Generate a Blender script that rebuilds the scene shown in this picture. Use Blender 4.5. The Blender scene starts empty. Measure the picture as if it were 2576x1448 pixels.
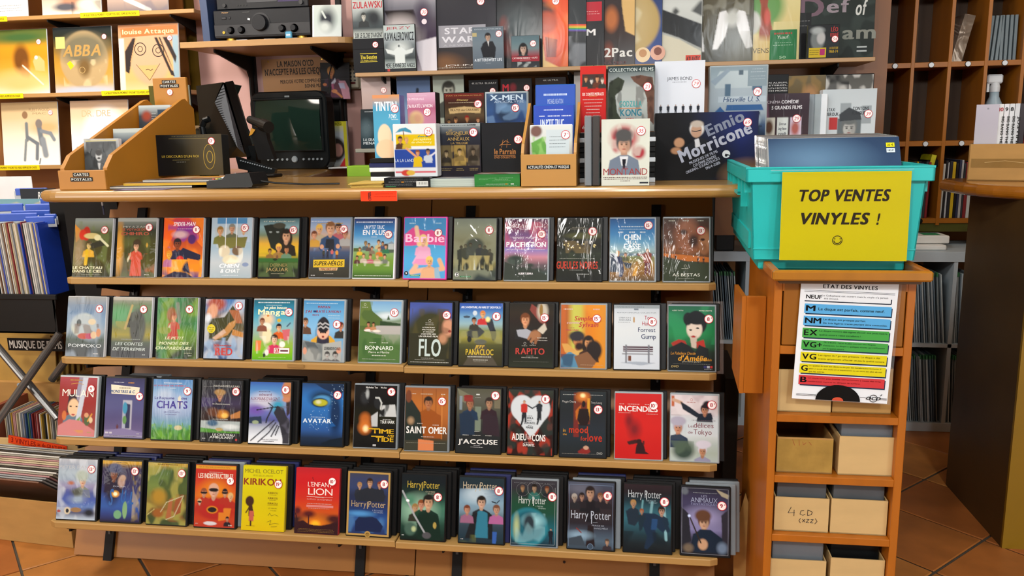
import bpy, bmesh, math, random
import numpy as np
from mathutils import Matrix, Vector, Euler
random.seed(7)
rng = np.random.RandomState(5)
S = bpy.context.scene
COL = S.collection
PI = math.pi

# ------------------------------------------------------------------ camera
# camera stands in the shop aisle, 1.35 m up, pitched down and turned a little to the shelves on the left
FPX, CAMH = 2050.0, 1.35
PITCH, YAW, ROLL = 0.1868477, 0.1503540, -0.0191870
def _cam_axes():
    cy, sy = math.cos(YAW), math.sin(YAW)
    fwd = np.array([-sy, cy, 0]); right = np.array([cy, sy, 0]); up = np.array([0, 0, 1.0])
    f2 = fwd*math.cos(PITCH) - up*math.sin(PITCH); u2 = up*math.cos(PITCH) + fwd*math.sin(PITCH)
    r2 = right*math.cos(ROLL) + u2*math.sin(ROLL); u3 = u2*math.cos(ROLL) - right*math.sin(ROLL)
    return np.array([r2, -u3, f2])
CM = _cam_axes()
camd = bpy.data.cameras.new('camera'); cam = bpy.data.objects.new('camera', camd); COL.objects.link(cam)
camd.sensor_width = 36.0; camd.lens = FPX/2576*36.0; camd.clip_start = 0.05; camd.clip_end = 60
cam.matrix_world = Matrix(((CM[0][0], -CM[1][0], -CM[2][0], 0), (CM[0][1], -CM[1][1], -CM[2][1], 0),
                           (CM[0][2], -CM[1][2], -CM[2][2], CAMH), (0, 0, 0, 1)))
S.camera = cam
def UY(px, py, y):            # surveyed point: where the sight line through a pixel meets the vertical plane y
    r = CM.T @ np.array([(px-1288)/FPX, (py-724)/FPX, 1]); r = r*y/r[1]
    return Vector((r[0], r[1], r[2]+CAMH))
def UZ(px, py, z):            # ... meets the level plane z
    r = CM.T @ np.array([(px-1288)/FPX, (py-724)/FPX, 1]); r = r*(z-CAMH)/r[2]
    return Vector((r[0], r[1], z))
def PX(x, y, z):
    c = CM @ np.array([x, y, z-CAMH]); return (1288+FPX*c[0]/c[2], 724+FPX*c[1]/c[2])

# ------------------------------------------------------------------ light and exposure
w = bpy.data.worlds.new('shop_air'); S.world = w; w.use_nodes = True
w.node_tree.nodes['Background'].inputs[0].default_value = (0.9, 0.93, 1.0, 1)
w.node_tree.nodes['Background'].inputs[1].default_value = 0.12
S.view_settings.view_transform = 'Standard'; S.view_settings.look = 'None'
S.view_settings.gamma = 1; S.view_settings.use_curve_mapping = False
S.view_settings.exposure = -0.04
S.cycles.use_denoising = True
S.cycles.max_bounces = 6; S.cycles.diffuse_bounces = 3; S.cycles.glossy_bounces = 3
S.cycles.transparent_max_bounces = 12; S.cycles.transmission_bounces = 4
S.cycles.sample_clamp_indirect = 4.0
def area(name, loc, size, power, color, rot=(0, 0, 0), sy=None, spread=PI):
    d = bpy.data.lights.new(name, 'AREA'); d.energy = power; d.color = color; d.size = size; d.spread = spread
    if sy: d.shape = 'RECTANGLE'; d.size_y = sy
    else: d.shape = 'DISK'
    o = bpy.data.objects.new(name, d); COL.objects.link(o); o.location = loc; o.rotation_euler = rot
    return o
def aim(o, target):
    o.rotation_euler = (Vector(target)-o.location).to_track_quat('-Z', 'Y').to_euler()
WARM = (1.0, 0.93, 0.84); COOL = (0.90, 0.97, 1.0)
L1 = area('ceiling_lamp_light', (-0.9, -0.9, 2.72), 0.35, 46, (1.0, 0.965, 0.92)); aim(L1, (-0.8, 2.3, 0.6))
L2 = area('ceiling_lamp_light', (0.9, -0.9, 2.72), 0.35, 50, COOL); aim(L2, (0.6, 2.4, 0.7))
L3 = area('ceiling_lamp_light', (-0.3, 1.6, 2.74), 0.4, 16, COOL); aim(L3, (0.2, 3.0, 1.2))
L4 = area('ceiling_lamp_light', (-2.6, 2.6, 2.74), 0.35, 50, (1.0, 0.92, 0.80)); aim(L4, (-2.7, 4.1, 1.5))
L5 = area('ceiling_lamp_light', (-1.3, 1.4, 2.74), 0.35, 12, WARM); aim(L5, (-1.4, 4.1, 1.3))
L6 = area('ceiling_lamp_light', (2.3, 2.2, 2.74), 0.5, 12, (1, .9, .75)); aim(L6, (2.2, 2.8, 0.2))
L7 = area('ceiling_lamp_light', (0.0, -2.0, 2.72), 0.35, 26, (1, .97, .93)); aim(L7, (-0.2, 2.3, 0.2))
L8 = area('ceiling_lamp_light', (-2.6, 1.2, 2.72), 0.5, 22, WARM); aim(L8, (-2.2, 2.8, 0.4))
# added fill panels for low-angle light, one per side, kept clear of mirror reflections
LW = area('low_fill_light', (3.2, -2.2, 1.35), 2.0, 85, (.93, .97, 1.0), sy=1.7); aim(LW, (-0.3, 3.0, 0.9))
LV = area('low_fill_light', (-4.0, -0.6, 1.35), 1.8, 70, (1.0, .95, .88), sy=1.5); aim(LV, (0.0, 3.0, 0.9))

# ------------------------------------------------------------------ materials
def hexc(h):
    h = h.lstrip('#')
    if len(h) == 3: h = ''.join(c*2 for c in h)
    v = np.array([int(h[i:i+2], 16)/255 for i in (0, 2, 4)])
    return np.where(v <= .04045, v/12.92, ((v+.055)/1.055)**2.4)
MATS = {}
def mat(name, base, rough=.5, var=.12, scale=14, stretch=(1, 1, 1), bump=0.0, metal=0.0, coat=0.0, emit=0, alpha=None, trans=0, spec=.5):
    if name in MATS: return MATS[name]
    m = bpy.data.materials.new(name); m.use_nodes = True; MATS[name] = m
    nt = m.node_tree; b = nt.nodes['Principled BSDF']
    c = hexc(base)
    b.inputs['Roughness'].default_value = rough; b.inputs['Metallic'].default_value = metal
    b.inputs['Specular IOR Level'].default_value = spec
    if coat: b.inputs['Coat Weight'].default_value = coat; b.inputs['Coat Roughness'].default_value = .12
    if emit: b.inputs['Emission Color'].default_value = (*c, 1); b.inputs['Emission Strength'].default_value = emit
    if trans: b.inputs['Transmission Weight'].default_value = trans
    if alpha is not None: b.inputs['Alpha'].default_value = alpha
    tc = nt.nodes.new('ShaderNodeTexCoord'); mp = nt.nodes.new('ShaderNodeMapping'); mp.inputs['Scale'].default_value = stretch
    nz = nt.nodes.new('ShaderNodeTexNoise'); nz.inputs['Scale'].default_value = scale; nz.inputs['Detail'].default_value = 5
    nt.links.new(tc.outputs['Object'], mp.inputs[0]); nt.links.new(mp.outputs[0], nz.inputs['Vector'])
    rp = nt.nodes.new('ShaderNodeValToRGB'); rp.color_ramp.elements[0].position = .3; rp.color_ramp.elements[1].position = .7
    rp.color_ramp.elements[0].color = (*(c*(1-var)), 1); rp.color_ramp.elements[1].color = (*np.minimum(c*(1+var), 1), 1)
    nt.links.new(nz.outputs['Fac'], rp.inputs[0]); nt.links.new(rp.outputs[0], b.inputs['Base Color'])
    if bump:
        bp = nt.nodes.new('ShaderNodeBump'); bp.inputs['Strength'].default_value = bump; bp.inputs['Distance'].default_value = .002
        nt.links.new(nz.outputs['Fac'], bp.inputs['Height']); nt.links.new(bp.outputs[0], b.inputs['Normal'])
    return m
def print_mat(name, rough, wrap=0.0, scale=40, coatr=.08):
    m = bpy.data.materials.new(name); m.use_nodes = True; nt = m.node_tree; b = nt.nodes['Principled BSDF']
    at = nt.nodes.new('ShaderNodeVertexColor'); at.layer_name = 'Col'
    nt.links.new(at.outputs['Color'], b.inputs['Base Color']); b.inputs['Roughness'].default_value = rough; b.inputs['Specular IOR Level'].default_value = .14
    tc = nt.nodes.new('ShaderNodeTexCoord')
    if wrap:
        b.inputs['Coat Weight'].default_value = .24 if scale > 20 else .16; b.inputs['Coat Roughness'].default_value = coatr
        mp = nt.nodes.new('ShaderNodeMapping'); mp.inputs['Scale'].default_value = (1.0, 1, .35); mp.inputs['Rotation'].default_value = (0, .5, 0)
        oi = nt.nodes.new('ShaderNodeObjectInfo'); ad = nt.nodes.new('ShaderNodeVectorMath'); ad.operation = 'ADD'
        mu = nt.nodes.new('ShaderNodeMath'); mu.operation = 'MULTIPLY'; mu.inputs[1].default_value = 9.0
        nt.links.new(oi.outputs['Random'], mu.inputs[0]); nt.links.new(tc.outputs['Object'], ad.inputs[0]); nt.links.new(mu.outputs[0], ad.inputs[1])
        nt.links.new(ad.outputs[0], mp.inputs[0])
        n1 = nt.nodes.new('ShaderNodeTexNoise'); n1.inputs['Scale'].default_value = scale; n1.inputs['Detail'].default_value = 2; n1.inputs['Distortion'].default_value = 2.2
        nt.links.new(mp.outputs[0], n1.inputs['Vector'])
        bp = nt.nodes.new('ShaderNodeBump'); bp.inputs['Strength'].default_value = wrap; bp.inputs['Distance'].default_value = .004
        nt.links.new(n1.outputs['Fac'], bp.inputs['Height']); nt.links.new(bp.outputs[0], b.inputs['Coat Normal'])
    else:
        nz = nt.nodes.new('ShaderNodeTexNoise'); nz.inputs['Scale'].default_value = 25
        mr = nt.nodes.new('ShaderNodeMapRange'); mr.inputs[3].default_value = rough*.75; mr.inputs[4].default_value = rough*1.25
        nt.links.new(tc.outputs['Object'], nz.inputs['Vector']); nt.links.new(nz.outputs['Fac'], mr.inputs[0]); nt.links.new(mr.outputs[0], b.inputs['Roughness'])
    MATS[name] = m; return m
M_PRINT = print_mat('printed_card', .38)
M_WRAP = print_mat('printed_card_in_film', .45, .45, 24, .07)
M_WRAPL = print_mat('printed_sleeve_in_film', .5, .12, 14, .16)
def clear_mat(name, alpha=.16, rough=.08, tint='ffffff', bump=.4, scale=30, diff=.04, fres=.6):
    m = bpy.data.materials.new(name); m.use_nodes = True; nt = m.node_tree
    for n in list(nt.nodes):
        if n.type == 'BSDF_PRINCIPLED': nt.nodes.remove(n)
    out = [n for n in nt.nodes if n.type == 'OUTPUT_MATERIAL'][0]
    tr = nt.nodes.new('ShaderNodeBsdfTransparent'); gl = nt.nodes.new('ShaderNodeBsdfGlossy'); df = nt.nodes.new('ShaderNodeBsdfDiffuse')
    gl.inputs['Color'].default_value = (*hexc(tint), 1); gl.inputs['Roughness'].default_value = rough; df.inputs['Color'].default_value = (*hexc(tint), 1)
    tc = nt.nodes.new('ShaderNodeTexCoord'); nz = nt.nodes.new('ShaderNodeTexNoise'); nz.inputs['Scale'].default_value = scale; nz.inputs['Distortion'].default_value = 1.5
    bp = nt.nodes.new('ShaderNodeBump'); bp.inputs['Strength'].default_value = bump; bp.inputs['Distance'].default_value = .004
    nt.links.new(tc.outputs['Object'], nz.inputs['Vector']); nt.links.new(nz.outputs['Fac'], bp.inputs['Height']); nt.links.new(bp.outputs[0], gl.inputs['Normal'])
    m0 = nt.nodes.new('ShaderNodeMixShader'); m0.inputs[0].default_value = diff; nt.links.new(tr.outputs[0], m0.inputs[1]); nt.links.new(df.outputs[0], m0.inputs[2])
    fr = nt.nodes.new('ShaderNodeFresnel'); fr.inputs['IOR'].default_value = 1.45; nt.links.new(bp.outputs[0], fr.inputs['Normal'])
    ml = nt.nodes.new('ShaderNodeMath'); ml.operation = 'MULTIPLY_ADD'; ml.inputs[1].default_value = fres; ml.inputs[2].default_value = alpha*.3; nt.links.new(fr.outputs[0], ml.inputs[0])
    mx = nt.nodes.new('ShaderNodeMixShader'); nt.links.new(ml.outputs[0], mx.inputs[0])
    nt.links.new(m0.outputs[0], mx.inputs[1]); nt.links.new(gl.outputs[0], mx.inputs[2]); nt.links.new(mx.outputs[0], out.inputs[0])
    MATS[name] = m; return m
M_CLEAR = clear_mat('clear_film', bump=.12, fres=.5); M_POUCH = clear_mat('clear_pouch_film', .03, .12, 'ffffff', .12, 8, diff=.0, fres=.12)
M_CLEARBOX = clear_mat('clear_case', .28, .1, 'c8d0d8', .1, diff=.25)
WOOD = mat('shelf_laminate', 'b07c34', .45, .07, 6, (1, 8, 8), .05)
WOODP = mat('panel_laminate', '6e4417', .38, .10, 5, (1, 1, 1), .04)
ORANGE = mat('cabinet_wood', 'a85f12', .38, .10, 4, (6, 6, .6), .06)
OAK = mat('counter_wood', 'a37b42', .3, .10, 5, (.6, 6, 6), .06, coat=.4)
BLACK = mat('black_plastic', '0e0f10', .4, .1, 20, spec=.28)
BLACKM = mat('black_steel', '0c0b0b', .6, .15, 20, spec=.25)
CARD = mat('brown_cardboard', 'ad8347', .8, .08, 9, (1, 1, 3), .25)
CARDL = mat('pale_cardboard', 'c9a972', .8, .06, 8, (1, 1, 3), .2)
WHITE = mat('white_paper', 'e8e8e4', .6, .03, 8)
GREY = mat('grey_plastic', '4a4e52', .4, .1, 15)

# ------------------------------------------------------------------ mesh helpers
class MB:
    def __init__(s): s.v = []; s.f = []; s.m = []; s.mats = []
    def mi(s, m):
        if m not in s.mats: s.mats.append(m)
        return s.mats.index(m)
    def add(s, vs, fs, m=None, M=None):
        o = len(s.v)
        for q in vs: s.v.append(tuple(M @ Vector(q)) if M else tuple(q))
        k = s.mi(m) if m else 0
        for q in fs: s.f.append(tuple(i+o for i in q)); s.m.append(k)
        return s
    def box(s, x0, x1, y0, y1, z0, z1, m=None, M=None, c=0.0):
        if x1 < x0: x0, x1 = x1, x0
        if y1 < y0: y0, y1 = y1, y0
        if z1 < z0: z0, z1 = z1, z0
        if not c:
            vs = [(x, y, z) for x in (x0, x1) for y in (y0, y1) for z in (z0, z1)]
            fs = [(0, 1, 3, 2), (4, 6, 7, 5), (0, 4, 5, 1), (2, 3, 7, 6), (0, 2, 6, 4), (1, 5, 7, 3)]
            return s.add(vs, fs, m, M)
        bm = bmesh.new(); bmesh.ops.create_cube(bm, size=1)
        for v in bm.verts: v.co = ((x0+x1)/2+v.co.x*(x1-x0), (y0+y1)/2+v.co.y*(y1-y0), (z0+z1)/2+v.co.z*(z1-z0))
        bmesh.ops.bevel(bm, geom=bm.edges[:], offset=min(c, (x1-x0)*.45, (y1-y0)*.45, (z1-z0)*.45), segments=1 if c < .006 else 3, affect='EDGES', profile=.5)
        bm.verts.index_update()
        s.add([tuple(v.co) for v in bm.verts], [[v.index for v in f.verts] for f in bm.faces], m, M); bm.free(); return s
    def prism(s, pts, a, b, axis='y', m=None, M=None):   # polygon pts extruded from a to b along axis
        n = len(pts)
        def P(p, t):
            return {'y': (p[0], t, p[1]), 'x': (t, p[0], p[1]), 'z': (p[0], p[1], t)}[axis]
        vs = [P(p, a) for p in pts]+[P(p, b) for p in pts]
        fs = [tuple(range(n)), tuple(range(2*n-1, n-1, -1))]+[(i, n+i, n+(i+1) % n, (i+1) % n) for i in range(n)]
        return s.add(vs, fs, m, M)
    def cyl(s, p0, p1, r, m=None, n=14, r1=None, M=None):
        p0 = Vector(p0); p1 = Vector(p1); d = (p1-p0).normalized(); a = d.orthogonal().normalized(); b = d.cross(a)
        r1 = r if r1 is None else r1
        vs = [p0+(a*math.cos(t)+b*math.sin(t))*r for t in [2*PI*i/n for i in range(n)]]+[p1+(a*math.cos(t)+b*math.sin(t))*r1 for t in [2*PI*i/n for i in range(n)]]
        fs = [tuple(range(n-1, -1, -1)), tuple(range(n, 2*n))]+[(i, (i+1) % n, n+(i+1) % n, n+i) for i in range(n)]
        return s.add(vs, fs, m, M)
    def lathe(s, prof, c=(0, 0, 0), m=None, n=24, M=None):
        vs = [(c[0]+r*math.cos(2*PI*i/n), c[1]+r*math.sin(2*PI*i/n), c[2]+z) for r, z in prof for i in range(n)]
        fs = [(j*n+i, j*n+(i+1) % n, (j+1)*n+(i+1) % n, (j+1)*n+i) for j in range(len(prof)-1) for i in range(n)]
        return s.add(vs, fs, m, M)
    def tube(s, pts, r, m=None, n=8):
        pts = [Vector(p) for p in pts]
        for a, b in zip(pts[:-1], pts[1:]): s.cyl(a, b, r, m, n)
        return s
    def build(s, name, m=None, parent=None, smooth=False):
        me = bpy.data.meshes.new(name); me.from_pydata(s.v, [], s.f); me.validate()
        if s.mats:
            for q in s.mats: me.materials.append(q)
            if len(me.polygons) == len(s.m): me.polygons.foreach_set('material_index', s.m)
        elif m: me.materials.append(m)
        bm = bmesh.new(); bm.from_mesh(me); bmesh.ops.recalc_face_normals(bm, faces=bm.faces); bm.to_mesh(me); bm.free()
        if smooth: me.shade_smooth() if hasattr(me, 'shade_smooth') else None
        me.update()
        return link(name, me, parent)
def link(name, me, parent=None):
    o = bpy.data.objects.new(name, me); COL.objects.link(o)
    if parent: o.parent = parent
    return o
def tag(o, label, cat, group=None):
    o['label'] = label; o['category'] = cat
    if group: o['group'] = group
    return o
def struct(o, label=None):
    o['kind'] = 'structure'
    if label: o['label'] = label
    return o
def stuff(o): o['kind'] = 'stuff'; return o
def thing(name, label, cat, loc=(0, 0, 0), rot=(0, 0, 0), group=None):
    o = bpy.data.objects.new(name, None); COL.objects.link(o); o.location = loc; o.rotation_euler = rot
    o.empty_display_size = .05
    return tag(o, label, cat, group)
def dup(root, loc, rot=None, label=None, scale=None):
    r = root.copy(); COL.objects.link(r); r.location = loc
    if rot is not None: r.rotation_euler = rot
    if scale is not None: r.scale = scale
    if label: r['label'] = label
    for ch in root.children:
        c = ch.copy(); COL.objects.link(c); c.parent = r
        for g in ch.children:
            d = g.copy(); COL.objects.link(d); d.parent = c
    return r

# ------------------------------------------------------------------ lettering: every glyph is meshed once, strings are assembled from them
CHARS = "ABCDEFGHIJKLMNOPQRSTUVWXYZabcdefghijklmnopqrstuvwxyz0123456789'.,:!-&()+=€éèêàçÉÂÊÎÏÀ\"²/"
GL = {}
def _glyphs():
    obs = []
    for ch in CHARS:
        c = bpy.data.curves.new('g', 'FONT'); c.body = ch; c.resolution_u = 3; c.fill_mode = 'FRONT'
        o = bpy.data.objects.new('g', c); COL.objects.link(o); obs.append((ch, o))
    bpy.context.view_layer.update(); dg = bpy.context.evaluated_depsgraph_get()
    for ch, o in obs:
        me = o.evaluated_get(dg).to_mesh(); me.calc_loop_triangles()
        V = np.array([v.co[:2] for v in me.vertices]).reshape(-1, 2); F = [tuple(t.vertices) for t in me.loop_triangles]
        o.to_mesh_clear()
        for st, offs in (('n', [(0, 0)]), ('b', [(-.028, -.01), (.028, -.01), (-.028, .01), (.028, .01)]), ('h', [(-.04, -.02), (.04, -.02), (-.04, .02), (.04, .02), (0, 0)])):
            if not len(V): GL[st, ch] = (V, F, (0, .3)); continue
            W = np.concatenate([np.column_stack([V+np.array(q), np.full(len(V), float(k))]) for k, q in enumerate(offs)]); G = [tuple(i+k*len(V) for i in t) for k in range(len(offs)) for t in F]
            GL[st, ch] = (W, G, (W[:, 0].min(), W[:, 0].max()))
    for ch, o in obs:
        c = o.data; bpy.data.objects.remove(o); bpy.data.curves.remove(c)
_glyphs()
CAP = GL['n', 'H'][0][:, 1].max()
def text_mesh(txt, st='n', shear=0.0, gap=.07):
    vs, fs, x = [], [], 0.0
    for ch in txt:
        if (st, ch) not in GL or ch == ' ': x += .28; continue
        V, F, (a, b) = GL[st, ch]
        if not len(V): x += .3; continue
        o = len(vs)
        for q in V: vs.append((q[0]-a+x+shear*q[1], q[1], q[2]))
        fs += [tuple(i+o for i in t) for t in F]; x += b-a+gap
    return np.array(vs).reshape(-1, 3), fs, x-gap

# ------------------------------------------------------------------ printed artwork: a painted colour grid plus crisp shapes, all as one thin printed sheet
def _noise(n, m, cells, r):
    g = r.rand(cells+2, cells+2); yy = np.linspace(0, cells, n); xx = np.linspace(0, cells, m)
    y0 = yy.astype(int); x0 = xx.astype(int); fy = (yy-y0)[:, None]; fx = (xx-x0)[None, :]
    return g[y0][:, x0]*(1-fy)*(1-fx)+g[y0+1][:, x0]*fy*(1-fx)+g[y0][:, x0+1]*(1-fy)*fx+g[y0+1][:, x0+1]*fy*fx
class Art:
    def __init__(s, w, h, cell=.0022, seed=1):
        s.w, s.h, s.a = w, h, w/h
        s.m = max(6, int(w/cell)); s.n = max(6, int(h/cell)); s.img = np.ones((s.n+1, s.m+1, 3))
        s.V, s.U = np.meshgrid(np.linspace(0, 1, s.n+1), np.linspace(0, 1, s.m+1), indexing='ij')
        s.r = np.random.RandomState(seed); s.vec = []      # (verts(u,v), tris, colour)
    def mix(s, k, c): k = np.clip(k, 0, 1)[..., None]; s.img = s.img*(1-k)+np.asarray(c)*k
    def ell(s, x, y, rx, ry, c, soft=.15):
        d = np.sqrt(((s.U-x)/max(rx, 1e-4))**2+((s.V-y)/max(ry, 1e-4))**2); s.mix((1+soft-d)/(2*soft+1e-6), c)
    def poly(s, pts, c, k=1.0):
        n = len(pts); tot = np.zeros_like(s.U); du, dv = .38/s.m, .38/s.n
        for ou, ov in ((-du, -dv), (du, -dv), (-du, dv), (du, dv), (0, 0)):
            ins = np.zeros_like(s.U, bool); V_ = s.V+ov; U_ = s.U+ou
            for i in range(n):
                (x0, y0), (x1, y1) = pts[i], pts[(i+1) % n]
                ins ^= ((y0 > V_) != (y1 > V_)) & (U_ < (x1-x0)*(V_-y0)/((y1-y0) or 1e-9)+x0)
            tot += ins
        s.mix(tot*(k/5), c)
    def line(s, pts, wd, c):
        for (x0, y0), (x1, y1) in zip(pts[:-1], pts[1:]):
            ax, bx = x0*s.a, x1*s.a; X = s.U*s.a; L = (bx-ax)**2+(y1-y0)**2+1e-9
            t = np.clip(((X-ax)*(bx-ax)+(s.V-y0)*(y1-y0))/L, 0, 1); d = np.hypot(X-ax-t*(bx-ax), s.V-y0-t*(y1-y0))
            s.mix((wd*1.3-d)/(wd*.6), c)
    def bust(s, x, y, k, skin, hair, cloth, longh=False):
        rx = k*.72/s.a; sk = hexc(skin); hr = hexc(hair)
        if longh: s.ell(x, y+k*.5, rx*1.55, k*1.75, hr, .1)
        s.poly([(x-rx*2.6, y+k*3.4), (x-rx*2.2, y+k*1.75), (x-rx*.6, y+k*1.15), (x+rx*.6, y+k*1.15), (x+rx*2.2, y+k*1.75), (x+rx*2.6, y+k*3.4)], hexc(cloth))
        s.ell(x, y+k*1.0, rx*.5, k*.55, sk*.75, .15); s.ell(x, y-k*.25, rx*1.22, k*1.02, hr, .12); s.ell(x, y+k*.1, rx*.88, k*.85, sk, .12)
        s.ell(x+rx*.55, y+k*.1, rx*.35, k*.7, sk*.72, .6)
        s.ell(x, y-k*.72, rx*.95, k*.36, hr, .25)
        if k > .04:
            for d in (-.36, .36): s.ell(x+rx*d, y, rx*.17, k*.09, sk*.18, .3); s.ell(x+rx*d, y-k*.17, rx*.25, k*.05, hr*.8, .4)
            s.ell(x, y+k*.25, rx*.1, k*.13, sk*.7, .5); s.ell(x, y+k*.52, rx*.28, k*.07, sk*np.array([.62, .3, .3]), .4)
    def fig(s, x, y, h, top, leg, skin='c99', hair='321'):
        wd = h*.13/s.a
        s.poly([(x-wd*.9, y), (x-wd*.8, y-h*.5), (x+wd*.8, y-h*.5), (x+wd*.9, y), (x+wd*.25, y), (x, y-h*.38), (x-wd*.25, y)], hexc(leg))
        s.poly([(x-wd*1.1, y-h*.45), (x-wd*1.25, y-h*.8), (x-wd*.4, y-h*.86), (x+wd*.4, y-h*.86), (x+wd*1.25, y-h*.8), (x+wd*1.1, y-h*.45)], hexc(top))
        s.ell(x, y-h*.93, h*.062/s.a, h*.075, hexc(hair), .2); s.ell(x, y-h*.915, h*.05/s.a, h*.055, hexc(skin), .2)
    def run(s, prog):
        for ln in prog.split(';'):
            t = ln.split()
            if not t: continue
            k = t[0]; f = lambda a: [float(q) for q in a]
            if k == 'g' or k == 'h':
                cs = [hexc(c) for c in t[1:]]; p = np.linspace(0, 1, len(cs)) if len(cs) > 1 else [0]
                X = s.V if k == 'g' else s.U
                s.img = np.stack([np.interp(X, p, [c[i] for c in cs]) for i in range(3)], -1) if len(cs) > 1 else np.ones_like(s.img)*cs[0]
            elif k == 'e': x, y, a, b = f(t[1:5]); s.ell(x, y, a, b, hexc(t[5]), float(t[6]) if len(t) > 6 else .12)
            elif k == 'r': x0, y0, x1, y1 = f(t[1:5]); s.poly([(x0, y0), (x1, y0), (x1, y1), (x0, y1)], hexc(t[5]), float(t[6]) if len(t) > 6 else 1)
            elif k == 'p': q = f(t[2:]); s.poly(list(zip(q[::2], q[1::2])), hexc(t[1]))
            elif k == 'l': q = f(t[3:]); s.line(list(zip(q[::2], q[1::2])), float(t[2]), hexc(t[1]))
            elif k == 'B': s.bust(*f(t[1:4]), t[4], t[5], t[6], len(t) > 7)
            elif k == 'F': s.fig(*f(t[1:4]), *t[4:])
            elif k == 'n':
                a = float(t[1]); N = _noise(s.n+1, s.m+1, int(t[2]), s.r)+.5*_noise(s.n+1, s.m+1, int(t[2])*3, s.r)-.75
                s.img = np.clip(s.img*(1+a*2*N[..., None]), 0, 1)
            elif k == 'm':            # mottle towards a colour: m colour amount cells [x0 y0 x1 y1]
                N = _noise(s.n+1, s.m+1, int(t[3]), s.r); q = np.clip((N-.5)*6, 0, 1)*float(t[2])
                if len(t) > 4:
                    x0, y0, x1, y1 = f(t[4:8]); q = q*((s.U > x0) & (s.U < x1) & (s.V > y0) & (s.V < y1))
                s.mix(q, hexc(t[1]))
            elif k == 's':            # specks: s colour count radius x0 y0 x1 y1
                x0, y0, x1, y1 = f(t[4:8])
                for _ in range(int(t[2])): s.ell(s.r.uniform(x0, x1), s.r.uniform(y0, y1), float(t[3])/s.a, float(t[3]), hexc(t[1]), .4)
            elif k in 'TUVWXYN':         # crisp words. T plain, U bold, V slanted, W bold slanted : x y w h colour words (centre x, centre y, width, cap height)
                x, y, wd, h = f(t[1:5]); st = 'b' if k in 'UW' else 'h' if k in 'XY' else 'n'
                V, F, L = text_mesh(' '.join(t[6:]), 'b' if k == 'N' else st, .22 if k in 'VWY' else 0, .05 if k == 'N' else .07)
                if k == 'N' and len(V): wd = L/CAP*h/s.a
                if not len(V): continue
                V = V.copy(); X0 = V[:, 0].min(); X1 = V[:, 0].max()
                s.vec.append((np.stack([x-wd/2+(V[:, 0]-X0)/(X1-X0)*wd, y+h/2-V[:, 1]/CAP*h, V[:, 2]], 1), F, hexc(t[5])))
            elif k == 't':            # a line of print too small to read: dashes
                x, y, wd, h = f(t[1:5]); h *= .72; c = hexc(t[5])*.8; q = x-wd/2; vs = []; fs = []
                while q < x+wd/2-.01:
                    L = s.r.uniform(.008, .035); e = min(q+L, x+wd/2); o = len(vs)
                    vs += [(q, y-h/2), (e, y-h/2), (e, y+h/2), (q, y+h/2)]; fs += [(o, o+2, o+1), (o, o+3, o+2)]; q = e+.009
                if vs: s.vec.append((np.array(vs), fs, c))
            elif k == 'R' or k == 'Z':   # crisp rectangle / slanted quad
                q = f(t[2:]) if k == 'Z' else None
                P = list(zip(q[::2], q[1::2])) if q else [(float(t[1]), float(t[2])), (float(t[3]), float(t[2])), (float(t[3]), float(t[4])), (float(t[1]), float(t[4]))]
                c = t[1] if k == 'Z' else t[5]
                s.vec.append((np.array(P), [(0, i+1, i) if False else (0, i, i+1) for i in range(1, len(P)-1)], hexc(c)))
            elif k == 'C' or k == 'O':   # crisp disc / ring: C x y r c ; O x y r thickness c   (r in heights)
                x, y, r = f(t[1:4]); n = 26; A = [2*PI*i/n for i in range(n)]
                if k == 'C': vs = [(x+r*math.cos(a)/s.a, y+r*math.sin(a)) for a in A]; fs = [(0, i, i+1) for i in range(1, n-1)]; c = t[4]
                else:
                    q = r-float(t[4]); vs = [(x+e*math.cos(a)/s.a, y+e*math.sin(a)) for e in (r, q) for a in A]
                    fs = sum([[(i, (i+1) % n, n+i), ((i+1) % n, n+(i+1) % n, n+i)] for i in range(n)], []); c = t[5]
                s.vec.append((np.array(vs), fs, hexc(c)))
            elif k == 'D':            # crisp drawn line: D colour width pts
                q = f(t[3:]); P = list(zip(q[::2], q[1::2])); wd = float(t[2]); vs = []; fs = []
                for (x0, y0), (x1, y1) in zip(P[:-1], P[1:]):
                    dx, dy = (x1-x0)*s.a, y1-y0; L = math.hypot(dx, dy) or 1; nx, ny = -dy/L*wd/2/s.a, dx/L*wd/2; o = len(vs)
                    vs += [(x0+nx, y0+ny), (x1+nx, y1+ny), (x1-nx, y1-ny), (x0-nx, y0-ny)]; fs += [(o, o+1, o+2), (o, o+2, o+3)]
                s.vec.append((np.array(vs), fs, hexc(t[1])))
        return s
    def mesh(s, name='cover', y=0.0, z0=0.0, mt=None):    # sheet in the local xz plane facing -y, centred on x, bottom at z0
        n, m = s.n+1, s.m+1
        X = (s.U-.5)*s.w; Z = z0+(1-s.V)*s.h
        G = np.stack([X, np.full_like(X, y), Z], -1).reshape(-1, 3); C = s.img.reshape(-1, 3)
        i = (np.arange(n-1)[:, None]*m+np.arange(m-1)[None, :]).reshape(-1)
        Q = np.stack([i, i+m, i+m+1, i+1], 1)
        vs = [G]; cs = [C]; tris = []; off = len(G)
        for k, (P, F, c) in enumerate(s.vec):
            V = np.stack([(P[:, 0]-.5)*s.w, np.full(len(P), y-.00006*(k+1))-(P[:, 2]*.00001 if P.shape[1] > 2 else 0), z0+(1-P[:, 1])*s.h], 1)
            for t in F:
                a, b, d = V[t[0]], V[t[1]], V[t[2]]
                if (b[0]-a[0])*(d[2]-a[2])-(b[2]-a[2])*(d[0]-a[0]) < 0: t = (t[0], t[2], t[1])
                tris.append((t[0]+off, t[1]+off, t[2]+off))
            vs.append(V); cs.append(np.tile(c, (len(P), 1))); off += len(P)
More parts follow.
